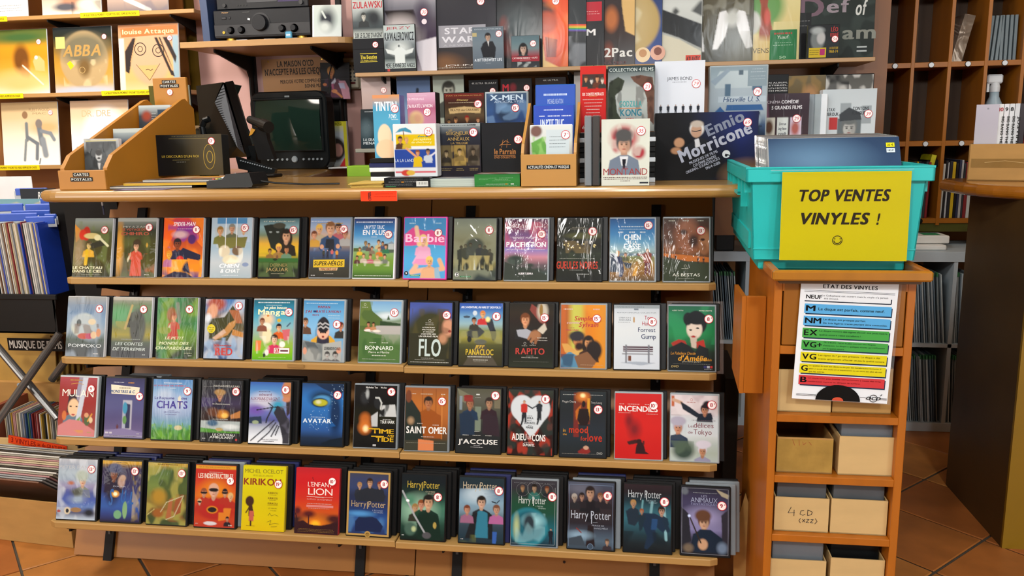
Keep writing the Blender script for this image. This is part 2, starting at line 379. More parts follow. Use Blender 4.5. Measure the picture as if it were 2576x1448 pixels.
        vs = np.concatenate(vs); cs = np.concatenate(cs); nq, nt = len(Q), len(tris)
        loops = np.concatenate([Q.reshape(-1), np.array(tris, int).reshape(-1)]) if nt else Q.reshape(-1)
        me = bpy.data.meshes.new(name); me.vertices.add(len(vs)); me.vertices.foreach_set('co', vs.astype(np.float32).reshape(-1))
        me.loops.add(len(loops)); me.loops.foreach_set('vertex_index', loops.astype(np.int32))
        me.polygons.add(nq+nt); st = np.concatenate([np.arange(nq)*4, nq*4+np.arange(nt)*3]); me.polygons.foreach_set('loop_start', st.astype(np.int32))
        me.update(calc_edges=True)
        ca = me.color_attributes.new('Col', 'FLOAT_COLOR', 'POINT')
        ca.data.foreach_set('color', np.concatenate([cs, np.ones((len(cs), 1))], 1).astype(np.float32).reshape(-1))
        me.materials.append(mt or M_PRINT); me.validate()
        return me
def sheet(name, w, h, prog, parent=None, y=0.0, z0=0.0, mt=None, cell=.0022, seed=1):
    return link(name, Art(w, h, cell, seed).run(prog).mesh(name, y, z0, mt), parent)

# price stickers (one mesh per price, shared)
_ST = {}
def sticker_mesh(txt, r=.0125, hand=False):
    k = (txt, r, hand)
    if k not in _ST:
        a = Art(2*r, 2*r, r*2, 1); a.img[:] = .8; a.m = a.n = 6
        a = Art(2*r, 2*r, r/3, 1); c = 'c03038'
        a.vec = []; e = '€' in txt; num = txt.replace('€', '')
        p = f"C .5 .5 .5 {c};C .5 .5 .43 f4ecea;"
        if hand: p = f"C .5 .5 .5 {c};C .5 .5 .44 f4ecea;V .5 .5 {.3*len(num) if len(num)<3 else .7} .42 {c} {num}"
        elif e: p += f"N {.43 if len(num) > 1 else .45} .5 1 .40 a02830 {num};U .79 .38 .13 .16 a02830 €"
        else: p += f"N .5 .5 1 .40 a02830 {num}"
        a.run(p); me = a.mesh('price_sticker', 0, -r)
        # keep only the crisp disc (drop the square ground)
        bm = bmesh.new(); bm.from_mesh(me); bmesh.ops.delete(bm, geom=[f for f in bm.faces if len(f.verts) == 4], context='FACES')
        bmesh.ops.delete(bm, geom=[v for v in bm.verts if not v.link_faces], context='VERTS'); bm.to_mesh(me); bm.free()
        _ST[k] = me
    return _ST[k]
_CASE = {}
def case_mesh(w, h, d, m, c=.003):
    k = (round(w, 4), round(h, 4), round(d, 4), m.name, c)
    if k not in _CASE:
        b = MB(); b.box(-w/2, w/2, 0, d, 0, h, m, c=c); o = b.build('case'); _CASE[k] = o.data; bpy.data.objects.remove(o)
    return _CASE[k]
CASEM = {'k': BLACK, 'w': mat('white_case_plastic', 'd6dade', .3, .03), 'g': mat('grey_case_plastic', '7d868c', .3, .06), 'p': mat('pink_case_plastic', 'd8389a', .3, .03),
         'c': mat('clear_case_plastic', '9aa4a8', .2, .08), 'u': mat('navy_case_plastic', '1c2350', .35, .08), 'b': mat('blue_case_plastic', '1f5aa8', .25, .05)}
def item(name, label, cat, loc, size, prog, lean=0.0, rz=0.0, body='k', inset=(.004, .004, .004, .004), sticker=None, wrap=False, group=None,
         cell=.0022, bodyname='case', seed=1, corner=.002, mt=None, hand=False, sr=.0125, rx=None, ry=0):
    w, h, d = size; l, r, t, b = inset
    T = thing(name, label, cat, loc, (-lean if rx is None else rx, ry, rz), group)
    m = CASEM[body] if isinstance(body, str) else body
    link(bodyname, case_mesh(w, h, d, m, corner), T)
    cw, ch = w-l-r, h-t-b
    c = sheet('cover', cw, ch, prog, T, y=-.0004, z0=b, mt=mt or (M_WRAP if wrap else M_PRINT), cell=cell, seed=seed)
    c.location.x = (l-r)/2
    if sticker:
        q = link('price_sticker', sticker_mesh(sticker[0], sr, hand), T)
        q.location = (-w/2+l+cw*sticker[1], -.0009-.00006*(len(prog.split(';'))+4), b+ch*(1-sticker[2]))
    return T
# ------------------------------------------------------------------ the room
PLASTER = mat('plaster_wall', '9a6a3c', .8, .06, 3)
TILE = [mat('terracotta_tile_a', 'a5642e', .42, .22, 7, (1, 1, 1), .1), mat('terracotta_tile_b', '9c5a28', .42, .25, 6, (1, 1, 1), .1), mat('terracotta_tile_c', 'ad7034', .42, .22, 8, (1, 1, 1), .1)]
GROUT = mat('grout', '4c4438', .9, .2, 30)
fl = struct(MB().box(-4.2, 3.5, -3.5, 4.25, -.06, -.006, GROUT).build('floor'))
tl = [MB().box(-.157, .157, -.176, .176, -.0065, .0, m, c=.003).build('tile').data for m in TILE]
for o in [o for o in COL.objects if o.name.startswith('tile')]: bpy.data.objects.remove(o)
far = MB()
for i in range(-14, 12):
    for j in range(-16, 6):
        n1 = 2.40+.322*(i+.5); n2 = -1.09+.36*(j+.5); x = (n1+n2)/2**.5; y = (n1-n2)/2**.5
        if not (-4.0 < x < 3.3 and -3.3 < y < 4.0): continue
        px, py = PX(x, y, 0) if y > .9 else (9999, 9999)
        if y > .9 and -60 < px < 2700 and py < 1600 and y < 3.95:
            t = link('tile', tl[(i*7+j*3) % 3], fl); t.location = (x, y, random.uniform(-.0006, .0006)); t.rotation_euler = (0, 0, PI/4)
        else:
            far.box(-.157, .157, -.176, .176, -.0065, 0, TILE[(i+j) % 3], M=Matrix.Translation((x, y, 0)) @ Matrix.Rotation(PI/4, 4, 'Z'))
stuff(far.build('tile', parent=fl))
struct(MB().box(-4.2, 3.5, 4.2, 4.3, 0, 2.8, PLASTER).build('wall_back'))
struct(MB().box(-4.3, -4.2, -3.5, 4.3, 0, 2.8, mat('side_wall', 'c8a882', .8, .05, 3)).build('wall_left'))
struct(MB().box(3.5, 3.6, -3.5, 4.3, 0, 2.8, MATS['side_wall']).build('wall_right'))
struct(MB().box(-4.3, 3.6, -3.6, -3.5, 0, 2.8, MATS['side_wall']).build('wall_front'))
struct(MB().box(-4.3, 3.6, -3.6, 4.3, 2.8, 2.86, mat('ceiling_paint', 'd8d4cc', .9, .02, 3)).build('ceiling'))
# ceiling spotlights: small lamps that show as dots in every glossy surface
LAMP = mat('lamp_glass', 'fff6e8', .3, 0, 1, emit=26)
bz = MB().lathe([(.055, .03), (.06, 0), (.047, -.004), (.045, .012)], m=MATS['white_case_plastic']).build('rim').data
dz = MB().lathe([(.0, .006), (.045, .006)], m=LAMP).build('bulb').data
for o in [o for o in COL.objects if o.name in ('rim', 'bulb')]: bpy.data.objects.remove(o)
for i in range(5):
    for j in range(5):
        x, y = -3.0+1.25*i+.2*(j % 2), -2.6+1.15*j
        t = thing('ceiling_spotlight', 'small round recessed spotlight in the ceiling of the shop', 'lamp', (x, y, 2.795), (0, 0, 0), 'ceiling spotlights')
        link('rim', bz, t); link('bulb', dz, t)

# ------------------------------------------------------------------ counter: long wood worktop with a rounded nose, brown panel under it
CT = 1.203
cn = thing('shop_counter', 'long wooden shop counter with rounded worktop edge and brown panel below', 'counter', (-.7, 2.7, 0))
def outline(pts, z0, z1, m, name, parent, r=.014, loc=(0, 0, 0)):
    b = bmesh.new(); vs = [b.verts.new((x-loc[0], y-loc[1], z0)) for x, y in pts]; f = b.faces.new(vs)
    e = bmesh.ops.extrude_face_region(b, geom=[f]); up = [v for v in e['geom'] if isinstance(v, bmesh.types.BMVert)]
    for v in up: v.co.z = z1
    bmesh.ops.recalc_face_normals(b, faces=b.faces)
    ed = [q for q in b.edges if abs(q.verts[0].co.z-q.verts[1].co.z) < 1e-6]
    if r: bmesh.ops.bevel(b, geom=ed, offset=r, segments=4, affect='EDGES', profile=.5)
    me = bpy.data.meshes.new(name); b.to_mesh(me); b.free(); me.materials.append(m)
    for p in me.polygons: p.use_smooth = False
    return link(name, me, parent)
def arc(cx, cy, r, a0, a1, n=8): return [(cx+r*math.cos(a0+(a1-a0)*i/n), cy+r*math.sin(a0+(a1-a0)*i/n)) for i in range(n+1)]
top = [(.70, 2.28), (.79, 2.62), (.86, 3.0), (-1.30, 3.0), (-1.47, 3.95), (-2.12, 3.95), (-2.12, 3.0)]+[(-1.86, 3.0)]+arc(-1.76, 2.38, .10, PI, 1.5*PI)
wt = outline(top, CT-.035, CT, OAK, 'worktop', cn, .015, (-.7, 2.7)); 
MB().box(-1.14, .95, -.02, .0, .05, 1.168, mat('front_panel_wood', '96602c', .4, .08, 3)).build('front_panel', parent=cn).location.y = .12
MB().box(-1.16, -1.14, -.02, .3, 0, 1.168, MATS['front_panel_wood']).build('side_panel', parent=cn).location.y = .12

# ------------------------------------------------------------------ sloping display rack on the front of the counter
ROWY = [2.3369, 2.2516, 2.1692, 2.0877]; ROWZ = [.9264, .6873, .4523, .2161]
rk = thing('display_rack', 'sloping four-tier display rack with pale wooden shelves fixed before the counter', 'rack', (-.8, 2.2, 0))
def rackpart(mb, name):
    o = mb.build(name, parent=rk); o.location = (.8, -2.2, 0); return o
PN = mat('rack_panel', '96622a', .42, .08, 3)
def slope(z): return 2.25+.35*z
for k, (x0, x1) in enumerate([(-1.83, -.667), (-.663, .245)]):
    m = MB(); m.prism([(slope(.006), .006), (slope(1.165), 1.165), (slope(1.165)+.018, 1.165), (slope(.006)+.018, .006)], x0, x1, 'x', PN)
    rackpart(m, 'back_panel')
for x in (-1.70, -.84, -.53, .07):
    m = MB(); z1 = 1.12
    m.prism([(slope(0)-.014, .0), (slope(z1)-.014, z1), (slope(z1)-.001, z1), (slope(0)-.001, 0)], x-.015, x+.015, 'x', BLACKM)
    for q in range(14): 
        z = .08+q*.075; m.box(x-.004, x+.004, slope(z)-.0152, slope(z)-.0135, z, z+.02, GREY)
    rackpart(m, 'upright')
SH = mat('shelf_edge_wood', 'a9834a', .5, .07, 10, (.3, 6, 6), .06)
for r in range(4):
    y, z = ROWY[r], ROWZ[r]
    for k, (x0, x1) in enumerate([(-1.795, -.667), (-.665, .232)]):
        dz_ = -.003 if k else 0; e = .02
        xl = x0+ (.0 if k else .012*r); pts = [(xl, y-.006), (x1, y-.008), (x1, y+.20), (xl, y+.20)]
        pts = [(xl+(e if not k else 0), y-.012), (x1-(e if k else 0), y-.012)] + ([(x1, y-.002)] if k else []) + [(x1, y+.20), (xl, y+.20)] + ([(xl, y-.002)] if not k else [])
        o = outline(pts, z-.0215+dz_, z-.001+dz_, SH, 'shelf', rk, .003, (-.8, 2.2))
    for x in (-1.70, -.84, -.53, .07):
        ys = slope(z-.02)-.014; m = MB()
        m.prism([(y+.0, z-.026), (y+.0, z-.036), (y+.05, z-.046), (ys-.03, z-.085), (ys, z-.11), (ys, z-.024)], x-.0025, x+.0025, 'x', BLACKM)
        m.box(x-.006, x+.006, y-.004, y+.05, z-.026, z-.0235, BLACKM)
        rackpart(m, 'bracket')
        for zz in (z-.05,): rackpart(MB().cyl((x+.003, ys-.02, zz), (x+.005, ys-.02, zz), .004, MATS['white_case_plastic'], 8), 'screw')
SCR = mat('screw_hole', '2a1608', .8, .1)
for x, z in ((-1.18, .10), (-.98, .07), (-.40, .10), (-.20, .07), (.02, .10)):
    rackpart(MB().cyl((x, slope(z)-.0005, z), (x, slope(z)-.003, z), .004, SCR, 8), 'screw')
lab = MB().box(0, .052, -.0035, 0, .003, .012, mat('tape_strip', '94703c', .5, .05)).build('edge_label', parent=rk); p = UY(724, 917, ROWY[1]-.012); lab.location = (p.x+.8, p.y-2.2-.001, ROWZ[1]-.017)
MB().box(0, .102, -.001, 0, -.027, 0, WHITE)
o = sheet('shelf_label', .098, .028, 'g ee4422;W .24 .5 .28 .01 ee4422 I', None); bpy.data.objects.remove(o)
# ------------------------------------------------------------------ the dvds: (left pixel, case, wrap, sticker, label, art)
LEAN = math.radians(15)
DV = [[
(180,'w',1,('10€',.80,.20),'boxed dvd with a red wing and gold figure on olive green, 10 euro sticker',
 'g 9aa49a 4b5230 3e3b14 3f3a10 2c2f1c;m 6a7a40 .5 6;p d88a1c 0 .1 .16 .2 .14 .36 .05 .42;e .14 .55 .14 .3 8d7a58 .6;e .32 .26 .10 .12 b02a18;e .22 .28 .09 .09 c23018;e .46 .3 .2 .05 c8b878;B .40 .46 .06 c8b068 4a3a18 c99a2a;l c9a418 .03 .36 .56 .34 .78;p 2a2a1c .42 .44 .8 .36 .84 .46 .5 .52;e .62 .33 .09 .05 d8d2a0;l c8c8a0 .02 .7 .35 .9 .47;r 0 0 1 .05 8a9490;U .40 .845 .78 .042 d8d4b0 LE CHATEAU;U .40 .905 .78 .042 d8d4b0 DANS LE CIEL;t .5 .965 .5 .012 a8a890'),
(290,'w',1,('11€',.82,.16),'boxed dvd with a child in a red dress on dark green, 11 euro sticker',
 'g 858b84 2f3428 3c3c14 3a3a12 4a4212 2a2c18;e .06 .5 .10 .42 c08a30 .5;m 59602c .5 5;e .52 .42 .10 .06 3a2a14;B .50 .48 .065 d2a07c 3a2a18 b8442c;p b8442c .36 .98 .4 .6 .62 .6 .66 .98;p c8c0a0 .28 .7 .36 .58 .38 .62 .3 .76;m a04a20 .5 9 .3 .6 1 .95;e .78 .46 .025 .04 b08a30;r 0 0 1 .06 9aa09a;T .46 .15 .64 .03 a8a8a0 MIYAZAKI;U .42 .195 .60 .035 a8503c LE VOYAGE DE;U .46 .265 .72 .05 a8503c CHIHIRO;t .8 .96 .12 .02 c8c8c0'),
(407,'w',1,('11€',.83,.20),'wrapped dvd with a bright orange, purple and red comic cover, 11 euro sticker',
 'g c83c18 7a2c8c a8401c c05a14 d08414 4a2c70;p e05a14 0 0 .4 .1 .1 .5 0 .5;p d8681c .8 0 1 0 1 .5 .86 .4;m e07a1c .7 5;m 6a2c9a .6 6 .1 .05 .9 .5;e .42 .28 .18 .06 c8a4a8 .4;e .72 .36 .1 .08 4a2060;B .36 .44 .08 7a3a1c 1c1620 20203a;p 1c1c34 .32 1 .36 .62 .5 .5 .95 .62 .95 .72 .62 .68 .72 1;e .44 .72 .10 .08 c02818;p d8c8b8 .24 .74 .34 .72 .4 .86 .3 .88;B .16 .62 .06 d8a038 c88020 a05a80;m f0a020 .8 7 0 .7 1 1;p d88014 .7 .78 .94 .78 .94 .9 .7 .9;p 24243c 0 1 .3 .9 .6 .92 .8 1;W .52 .105 .56 .065 e8d8e0 SPIDER-MAN;t .56 .185 .42 .016 d8a8c0'),
(527,'w',1,('15€',.83,.17),'wrapped pale blue dvd with three people above a dog and a cat, 15 euro sticker',
 'g 9fb4c4 a8bcc8 90a8b8 b0b8bc 98a8b0;r .14 0 .88 .10 4a80ac;p a8b4b8 .08 .16 .92 .16 .86 .5 .14 .5;B .22 .22 .065 c89a70 8a6a34 6a6e34;B .51 .18 .065 c09070 7a7a70 585c44;B .80 .20 .06 d0a880 b89a58 a8b8c8;p 6c6a34 .14 .34 .9 .32 .84 .5 .2 .52;e .34 .56 .14 .10 c8bca0;e .66 .55 .13 .08 6a5640;e .5 .7 .2 .08 d0c8a8;m f0ecd8 .5 8 .2 .5 .8 .75;l e8eaec .006 .36 0 .36 .5;l e8eaec .006 .63 0 .63 .5;W .48 .80 .50 .065 e8ecea CHIEN;W .50 .885 .48 .06 e8ecea & CHAT;e .87 .78 .08 .035 7a8aa8;t .5 .96 .4 .012 e0e8ec'),
(647,'k',1,('15€',.86,.20),'dvd with a dark cat and a long-haired girl over a yellow sunset, 15 euro sticker',
 'g 3c5a60 7a9aa0 6a7a60 c89a30 c0a020 3a5a24 23301c 22241c;m d8a830 .6 6 0 .35 1 .65;p 1f241c .1 .12 .26 .1 .5 .1 .64 .12 .62 .3 .76 .5 .6 .62 .3 .5 .2 .3;e .28 .23 .04 .015 8a9490;e .46 .23 .04 .015 8a9490;e .5 .12 .16 .05 3c3c30;B .68 .3 .1 c89a78 201a14 241e14 L;B .5 .5 .06 b88050 d8a840 8a6a34;B .70 .53 .055 a87048 2a1e14 5a7a60;B .28 .56 .04 9a7440 3a2a14 7a5a2a;r 0 .68 1 .74 2f5a28;e .47 .66 .03 .04 6a4a30;e .42 .70 .06 .02 1c2c14;m 5a7040 .5 9 0 .75 1 1;T .5 .05 .8 .018 c8c8b0 ET EMILION BLANC;T .52 .795 .44 .05 8a7a4a DERNIER;T .48 .87 .56 .06 a8905a JAGUAR;t .5 .94 .34 .012 a09a80'),
(775,'g',1,('10€',.84,.18),'wrapped dvd with a man opening his jacket above a yellow title strip, 10 euro sticker',
 'g 6a86b0 90a0b8 b89c88 8a7868 3a4a68 303848 35342c 2e2c26;B .22 .18 .07 d0a078 d0a848 a89a80;B .10 .28 .06 c89070 6a3c24 b88c38;B .70 .16 .07 c89474 3c2c24 a85a60;B .87 .26 .06 b88468 5a2c1c 9a9a98;B .50 .17 .10 d0a080 7a5230 344a6a;p 2c4468 .22 .5 .34 .34 .66 .34 .8 .5 .74 .56 .28 .56;p 20242c .40 .35 .60 .35 .62 .55 .38 .55;e .3 .48 .05 .04 c09070;e .7 .47 .05 .04 c09070;m 6a8ab8 .4 8 .1 .5 .9 .68;F .35 .68 .16 3a3a30 26242a;F .45 .68 .15 2c2c3a 22222c;F .56 .67 .15 b85a58 2c3458;F .68 .68 .15 c88a30 583018;Z c8a828 .10 .70 .88 .69 .88 .82 .10 .83;W .48 .76 .72 .07 2a2418 SUPER-HÉROS;Z b89c74 .24 .835 .72 .83 .70 .88 .26 .885;W .48 .86 .38 .035 7a2c18 MALGRÉ LUI;t .5 .935 .24 .014 b0a898;t .1 .965 .1 .02 c8c8c8;t .27 .045 .5 .014 e0e8f0;t .3 .085 .26 .02 c8a050;t .7 .08 .22 .02 c8a050'),
(884,'w',1,('15€',.86,.27),'white cased dvd with a group of people posing on a lawn under blue sky, 15 euro sticker',
 'g 2a2c5c 2f6ca8 4a90c4 88b0c8 7a9a60 6a8a30 5a8030 2c4a20;e .9 .5 .3 .08 4a5848;r .86 .42 1 .52 a8b0b0;p 7a8a98 .82 .43 .94 .38 1 .42;r 0 .5 .2 .56 4a5a28;B .30 .42 .035 9a7a50 6a5a3c 4a5a60;B .38 .45 .03 b08a68 4a3424 5a4a44;B .62 .40 .035 c89a70 3a2a20 b8a878;B .72 .42 .03 a87a5a 2a2420 3a4868;B .80 .47 .035 b88a68 3a2420 2c6a4a;B .16 .52 .03 c0906c 5a3a24 c8a82a;B .46 .50 .03 b88868 4a3024 7a6a58;B .64 .52 .035 c8a078 8a5a34 c86a1c;B .26 .63 .035 c89a74 6a5238 b8a898;B .43 .64 .035 c89070 6a3c2c b0606c;B .60 .64 .035 d0a880 a07a40 a89a7c;B .78 .64 .035 c89878 3a2c24 6a7064;B .10 .66 .03 a87a58 3a2c20 50302c;m e8e4d8 .35 10 .1 .72 .9 .8;t .5 .06 .9 .03 dce4f0;W .50 .145 .50 .06 d8e4f0 UN P\'TIT TRUC;U .50 .235 .56 .08 e4ecf4 EN PLUS;t .5 .31 .14 .018 d8e4f0;t .5 .965 .9 .012 e0e8d8'),
(1012,'p',1,('11€',.82,.25),'pink cased dvd with a blonde woman in a pink dress on sky blue, 11 euro sticker',
 'g 3a80b4 4088bc 4a9ac8 4a9acc 4a94c4;p d04888 .0 .28 .2 .16 .5 .22 .66 .2 .98 .3 .98 .46 .6 .44 .2 .46 .02 .46;l e0b898 .035 .29 .16 .36 .44;B .46 .37 .075 e0b090 e0c484 d89ab8 L;p d8a0bc .36 .55 .6 .55 .7 .76 .2 .76;p dc88b0 .30 .68 .66 .68 .7 .78 .22 .78;l d8a888 .04 .3 .8 .2 .9 .5 .86;B .62 .72 .07 d0a070 d8b860 c89a78;p d0a078 .4 1 .44 .86 .62 .83 .8 .86 .86 1;l d0a078 .035 .80 .86 .95 .84 .86 .70;p 88a8bc .74 .84 .84 .82 .9 1 .76 1;U .50 .335 .94 .13 f0c0dc Barbie;t .2 .09 .16 .03 a8d0e8;t .82 .09 .14 .03 a8d0e8;C .07 .92 .035 20242c;U .07 .92 .04 .03 f0f0f0 9;R .16 .945 .40 .965 30803c;t .28 .955 .2 .008 e0f0e0'),
(1137,'k',1,('11€',.84,.19),'dvd with a crowd of silhouettes under a misty sage green sky, 11 euro sticker',
 'g 6a7468 7c8470 7a7e64 6a6a4c 4c4c34 7a7444 3a4238 243034;m 8a9078 .5 5;e .5 .44 .22 .12 3a4238 .2;F .18 .86 .42 2c3028 24281c 3a3a2c;F .28 .84 .42 34382c 282c20 5a5a44;F .40 .84 .44 3a4038 2c3028 4a4a38;F .62 .84 .42 2c3030 242824 5a5444;F .74 .84 .40 30342c 24281c 4a4a38;F .86 .86 .36 34342a 282a1c 4a4a38;m b0a468 .6 10 .2 .6 .95 .85;p b0b4a4 .48 .84 .5 .66 .53 .84;p a8a890 .6 .84 .62 .72 .64 .84;C .09 .92 .036 1c2020;O .09 .92 .034 .006 e0e4e0;U .09 .92 .07 .026 e8ece8 12;R .17 .94 .42 .965 2c6a44;t .3 .952 .2 .008 d0e0d0'),
(1266,'g',1,('13€',.86,.25),'wrapped dvd with a purple and pink tropical dusk sky and palms, 13 euro sticker',
 'g 4a2c4c 7a3a4c 6a4a7a 8a5a8a 7a70b0 b87a88 5a4a50 34403c 2c3c34;m c0506a .5 5 .0 .05 1 .5;e .25 .68 .25 .1 38443c .4;p 2c342c 0 .7 .3 .78 .6 .8 1 .92 1 1 0 1;l 28302c .012 .27 .66 .27 .9;e .27 .64 .12 .03 26302a .6;l 28302c .012 .6 .78 .6 .92;e .6 .76 .08 .03 2a342c .5;e .78 .84 .09 .03 2a342c .5;U .17 .13 .18 .018 d0c8d0 CÉSAR;U .80 .13 .18 .018 d0c8d0 CÉSAR;O .5 .12 .02 .004 d8d0d8;t .5 .17 .22 .014 d0c8d0;T .50 .31 .60 .036 e0d8e4 BENOIT MAGIMEL;U .50 .42 .92 .082 ececf0 PACIFICTION;t .5 .5 .9 .02 c8b0c8;U .50 .895 .34 .03 e8e4e8 ALBERT SERRA'),
(1398,'k',1,('11€',.80,.21),'dvd with head lamps glowing in a dark cave and a red condensed title, 11 euro sticker',
 'g 101410 1c2018 24281c 14140e 20281c 182014 14180e 101410;e .6 .28 .4 .05 4a4c28 .3;m 6a5a38 .7 9 .1 .36 .9 .56;s f0e0a0 12 .010 .05 .36 .9 .48;s fff 4 .012 .1 .36 .8 .4;m 2f3a24 .4 6 0 .55 1 .75;e .7 .5 .06 .08 4a4028;t .48 .145 .3 .014 9a9480;t .46 .17 .34 .014 9a9480;t .46 .65 .8 .012 8a8c80;U .46 .755 .94 .115 a8301c GUEULES NOIRES;t .44 .835 .3 .01 a0a098;t .6 .9 .3 .02 a8aca8'),
(1532,'g',1,('15€',.86,.11),'dvd with two seated people, a dog and a standing man in a dry field, 15 euro sticker',
 'g 1f4a7c 2c68a0 3a7cb0 5a94b8 8aa8b0 6a7040 8a6a30 7a5420 50402c;r 0 .56 1 .6 5a7080;p 2c3848 0 .58 .1 .56 .16 .66 .3 .7 .3 .86 0 .86;B .18 .56 .035 c89a70 a87a48 2c3450;p 28304c .10 .62 .28 .62 .32 .84 .28 .94 .2 .94 .2 .8;B .35 .58 .03 b88868 3a2a1c 4a4c30;p 2c3440 .3 .7 .5 .72 .46 .8 .36 .8;F .84 .90 .42 7a3c30 5a2c34 b08060 2c2018;l 7a3c30 .02 .82 .6 .64 .58;p c08a30 .5 .92 .56 .78 .62 .72 .6 .92;e .6 .72 .03 .03 8a6028;t .5 .13 .5 .02 b8d0e0;t .5 .17 .6 .014 b8d0e0;t .24 .22 .12 .03 d0e0ec;t .5 .22 .14 .03 d0e0ec;t .74 .22 .14 .03 d0e0ec;U .50 .30 .38 .085 e8f0f4 CHIEN;U .50 .38 .20 .05 e8f0f4 DE LA;U .50 .45 .38 .085 e8f0f4 CASSE'),
(1667,'g',1,('13€',.82,.20),'dvd with two looming brown faces above a dark red field, 13 euro sticker',
 'g 3a3028 4a2c20 5a3828 50382c 7a4418 4a3420 2c3020 242c20 20281c;e .52 .28 .26 .28 8a5438 .3;e .44 .22 .08 .04 3a1c10 .4;e .66 .36 .1 .1 3a2014 .4;e .9 .36 .12 .18 a87450 .3;e .86 .34 .05 .02 3a2014;e .88 .48 .08 .08 8a5a38 .3;m 2c2418 .6 6 0 .2 .4 .5;p b0601c 0 .56 .4 .58 1 .62 1 .7 .5 .68 0 .6;p 2c3420 0 .62 .4 .68 1 .72 1 1 0 1;F .14 .66 .1 241c14 241c14;F .27 .68 .1 241c14 241c14;F .76 .72 .1 241c14 241c14;F .88 .72 .1 241c14 241c14;t .18 .04 .14 .02 c8c8b8;t .5 .04 .14 .02 c8c8b8;t .82 .04 .14 .02 c8c8b8;O .48 .76 .02 .004 c8c8b8;t .48 .8 .16 .014 b8b8a8;T .50 .90 .60 .044 d8d8cc AS BESTAS;t .5 .96 .34 .012 a8a89c'),
],[
(163,'w',1,('9€',.84,.20),'wrapped dvd with a white moon and a crowd of small animals on grey blue, 9 euro sticker',
 'g 8a8c88 6a7c90 5a7898 6a88a4 7a8c98 3c4c44 30383a 34383c;e .45 .48 .34 .2 b4bcb0 .1;m 90a0b0 .6 5;e .32 .44 .06 .06 3c4648;m 6a5a50 .7 10 .2 .45 .85 .68;e .46 .66 .16 .05 a8402c;e .6 .66 .1 .05 a03858;e .72 .64 .08 .06 c8ac88;e .84 .6 .06 .07 b87a50;e .66 .42 .1 .05 c8b898;T .5 .82 .86 .055 c8d0d4 POMPOKO;t .5 .11 .6 .018 8a8c90;t .8 .95 .14 .02 d0d0d0'),
(277,'w',1,('9€',.80,.20),'wrapped dvd with a dark shape and a pale beam over green and yellow, 9 euro sticker',
 'g 8a8880 5a6a48 4a7a4c 4a6a40 6a6c30 8a8020 3a4838 2c3034 30343a;e .2 .3 .25 .15 4c8c58 .6;m 8a8430 .6 7 0 .4 .6 .68;e .66 .5 .2 .3 343834 .15;e .56 .32 .12 .08 34362e;p 30342e .38 .5 .44 .34 .6 .28 .6 .5;l a08c50 .02 .5 .14 .34 .52;m 50584c .5 8 .5 .2 .95 .7;r 0 0 1 .05 a09c90;W .46 .775 .72 .05 a8b4b0 LES CONTES;W .46 .862 .84 .05 a8b4b0 DE TERREMER;t .5 .70 .5 .02 8a948c;t .85 .95 .08 .02 c0c8c8'),
(391,'w',1,('9€',.80,.19),'wrapped dvd with a red-clad child among green leaves, 9 euro sticker',
 'g 4a5a3c 3c6a40 4a7a3c 3c7040 5a8430 5a7a34 3c4a34 2c3428;m 7a9a30 .6 5;m 2c7a4a .6 6;e .36 .28 .12 .12 8a5a34 .2;B .42 .32 .06 c88c64 8a4a2c a84c34;p a84030 .26 .68 .32 .46 .48 .46 .56 .68;l 707868 .03 .5 .1 .56 .4;p b8c0a0 .26 .52 .34 .42 .34 .5;e .2 .54 .16 .06 7a8c38;W .45 .665 .48 .046 c8d0a8 LE PETIT;W .44 .75 .74 .046 c8d0a8 MONDE DES;W .44 .83 .90 .046 c8d0a8 CHAPARDEURS;t .8 .91 .2 .014 a8b090;t .85 .95 .08 .02 c0c8b8'),
(509,'k',1,('11€',.86,.11),'wrapped dvd with a red-haired face in profile and a flying horse, yellow round sticker, 11 euro sticker',
 'g 3c68a0 5a80a8 7a6458 504c34 6a5a3c 6a6c80 4a6488 3a5080;m c0c8d0 .6 6;e .28 .08 .24 .12 984838 .3;e .2 .2 .12 .12 c89070 .2;e .10 .24 .06 .1 c08a68 .2;p 3c3c20 .1 .34 .5 .3 .7 .1 .9 .3 .6 .7 .12 .68;p 9a5c38 .6 .18 .86 .18 .96 .4 .8 .4;p b08048 .4 .62 .62 .4 .8 .34 .78 .44 .6 .6 .2 .72;p c0a088 .2 .66 .5 .5 .56 .56 .3 .68;p b07838 .72 .5 1 .56 1 .64 .7 .6;m 8aa8c8 .7 8 0 .65 1 1;m a04838 .6 9 .25 .75 .6 .95;e .08 .32 .08 .07 c8d0d8 .4;C .17 .50 .075 c8b820;t .17 .48 .14 .014 4a4410;t .17 .51 .14 .014 4a4410;t .17 .54 .08 .012 4a4410;U .52 .88 .44 .12 b83c38 RED;t .5 .78 .44 .02 b83c38;t .93 .95 .1 .02 c8c8b0'),
(632,'c',0,('15€',.88,.20),'dvd with a white lion and cheerful cartoon children over green grass, 15 euro sticker',
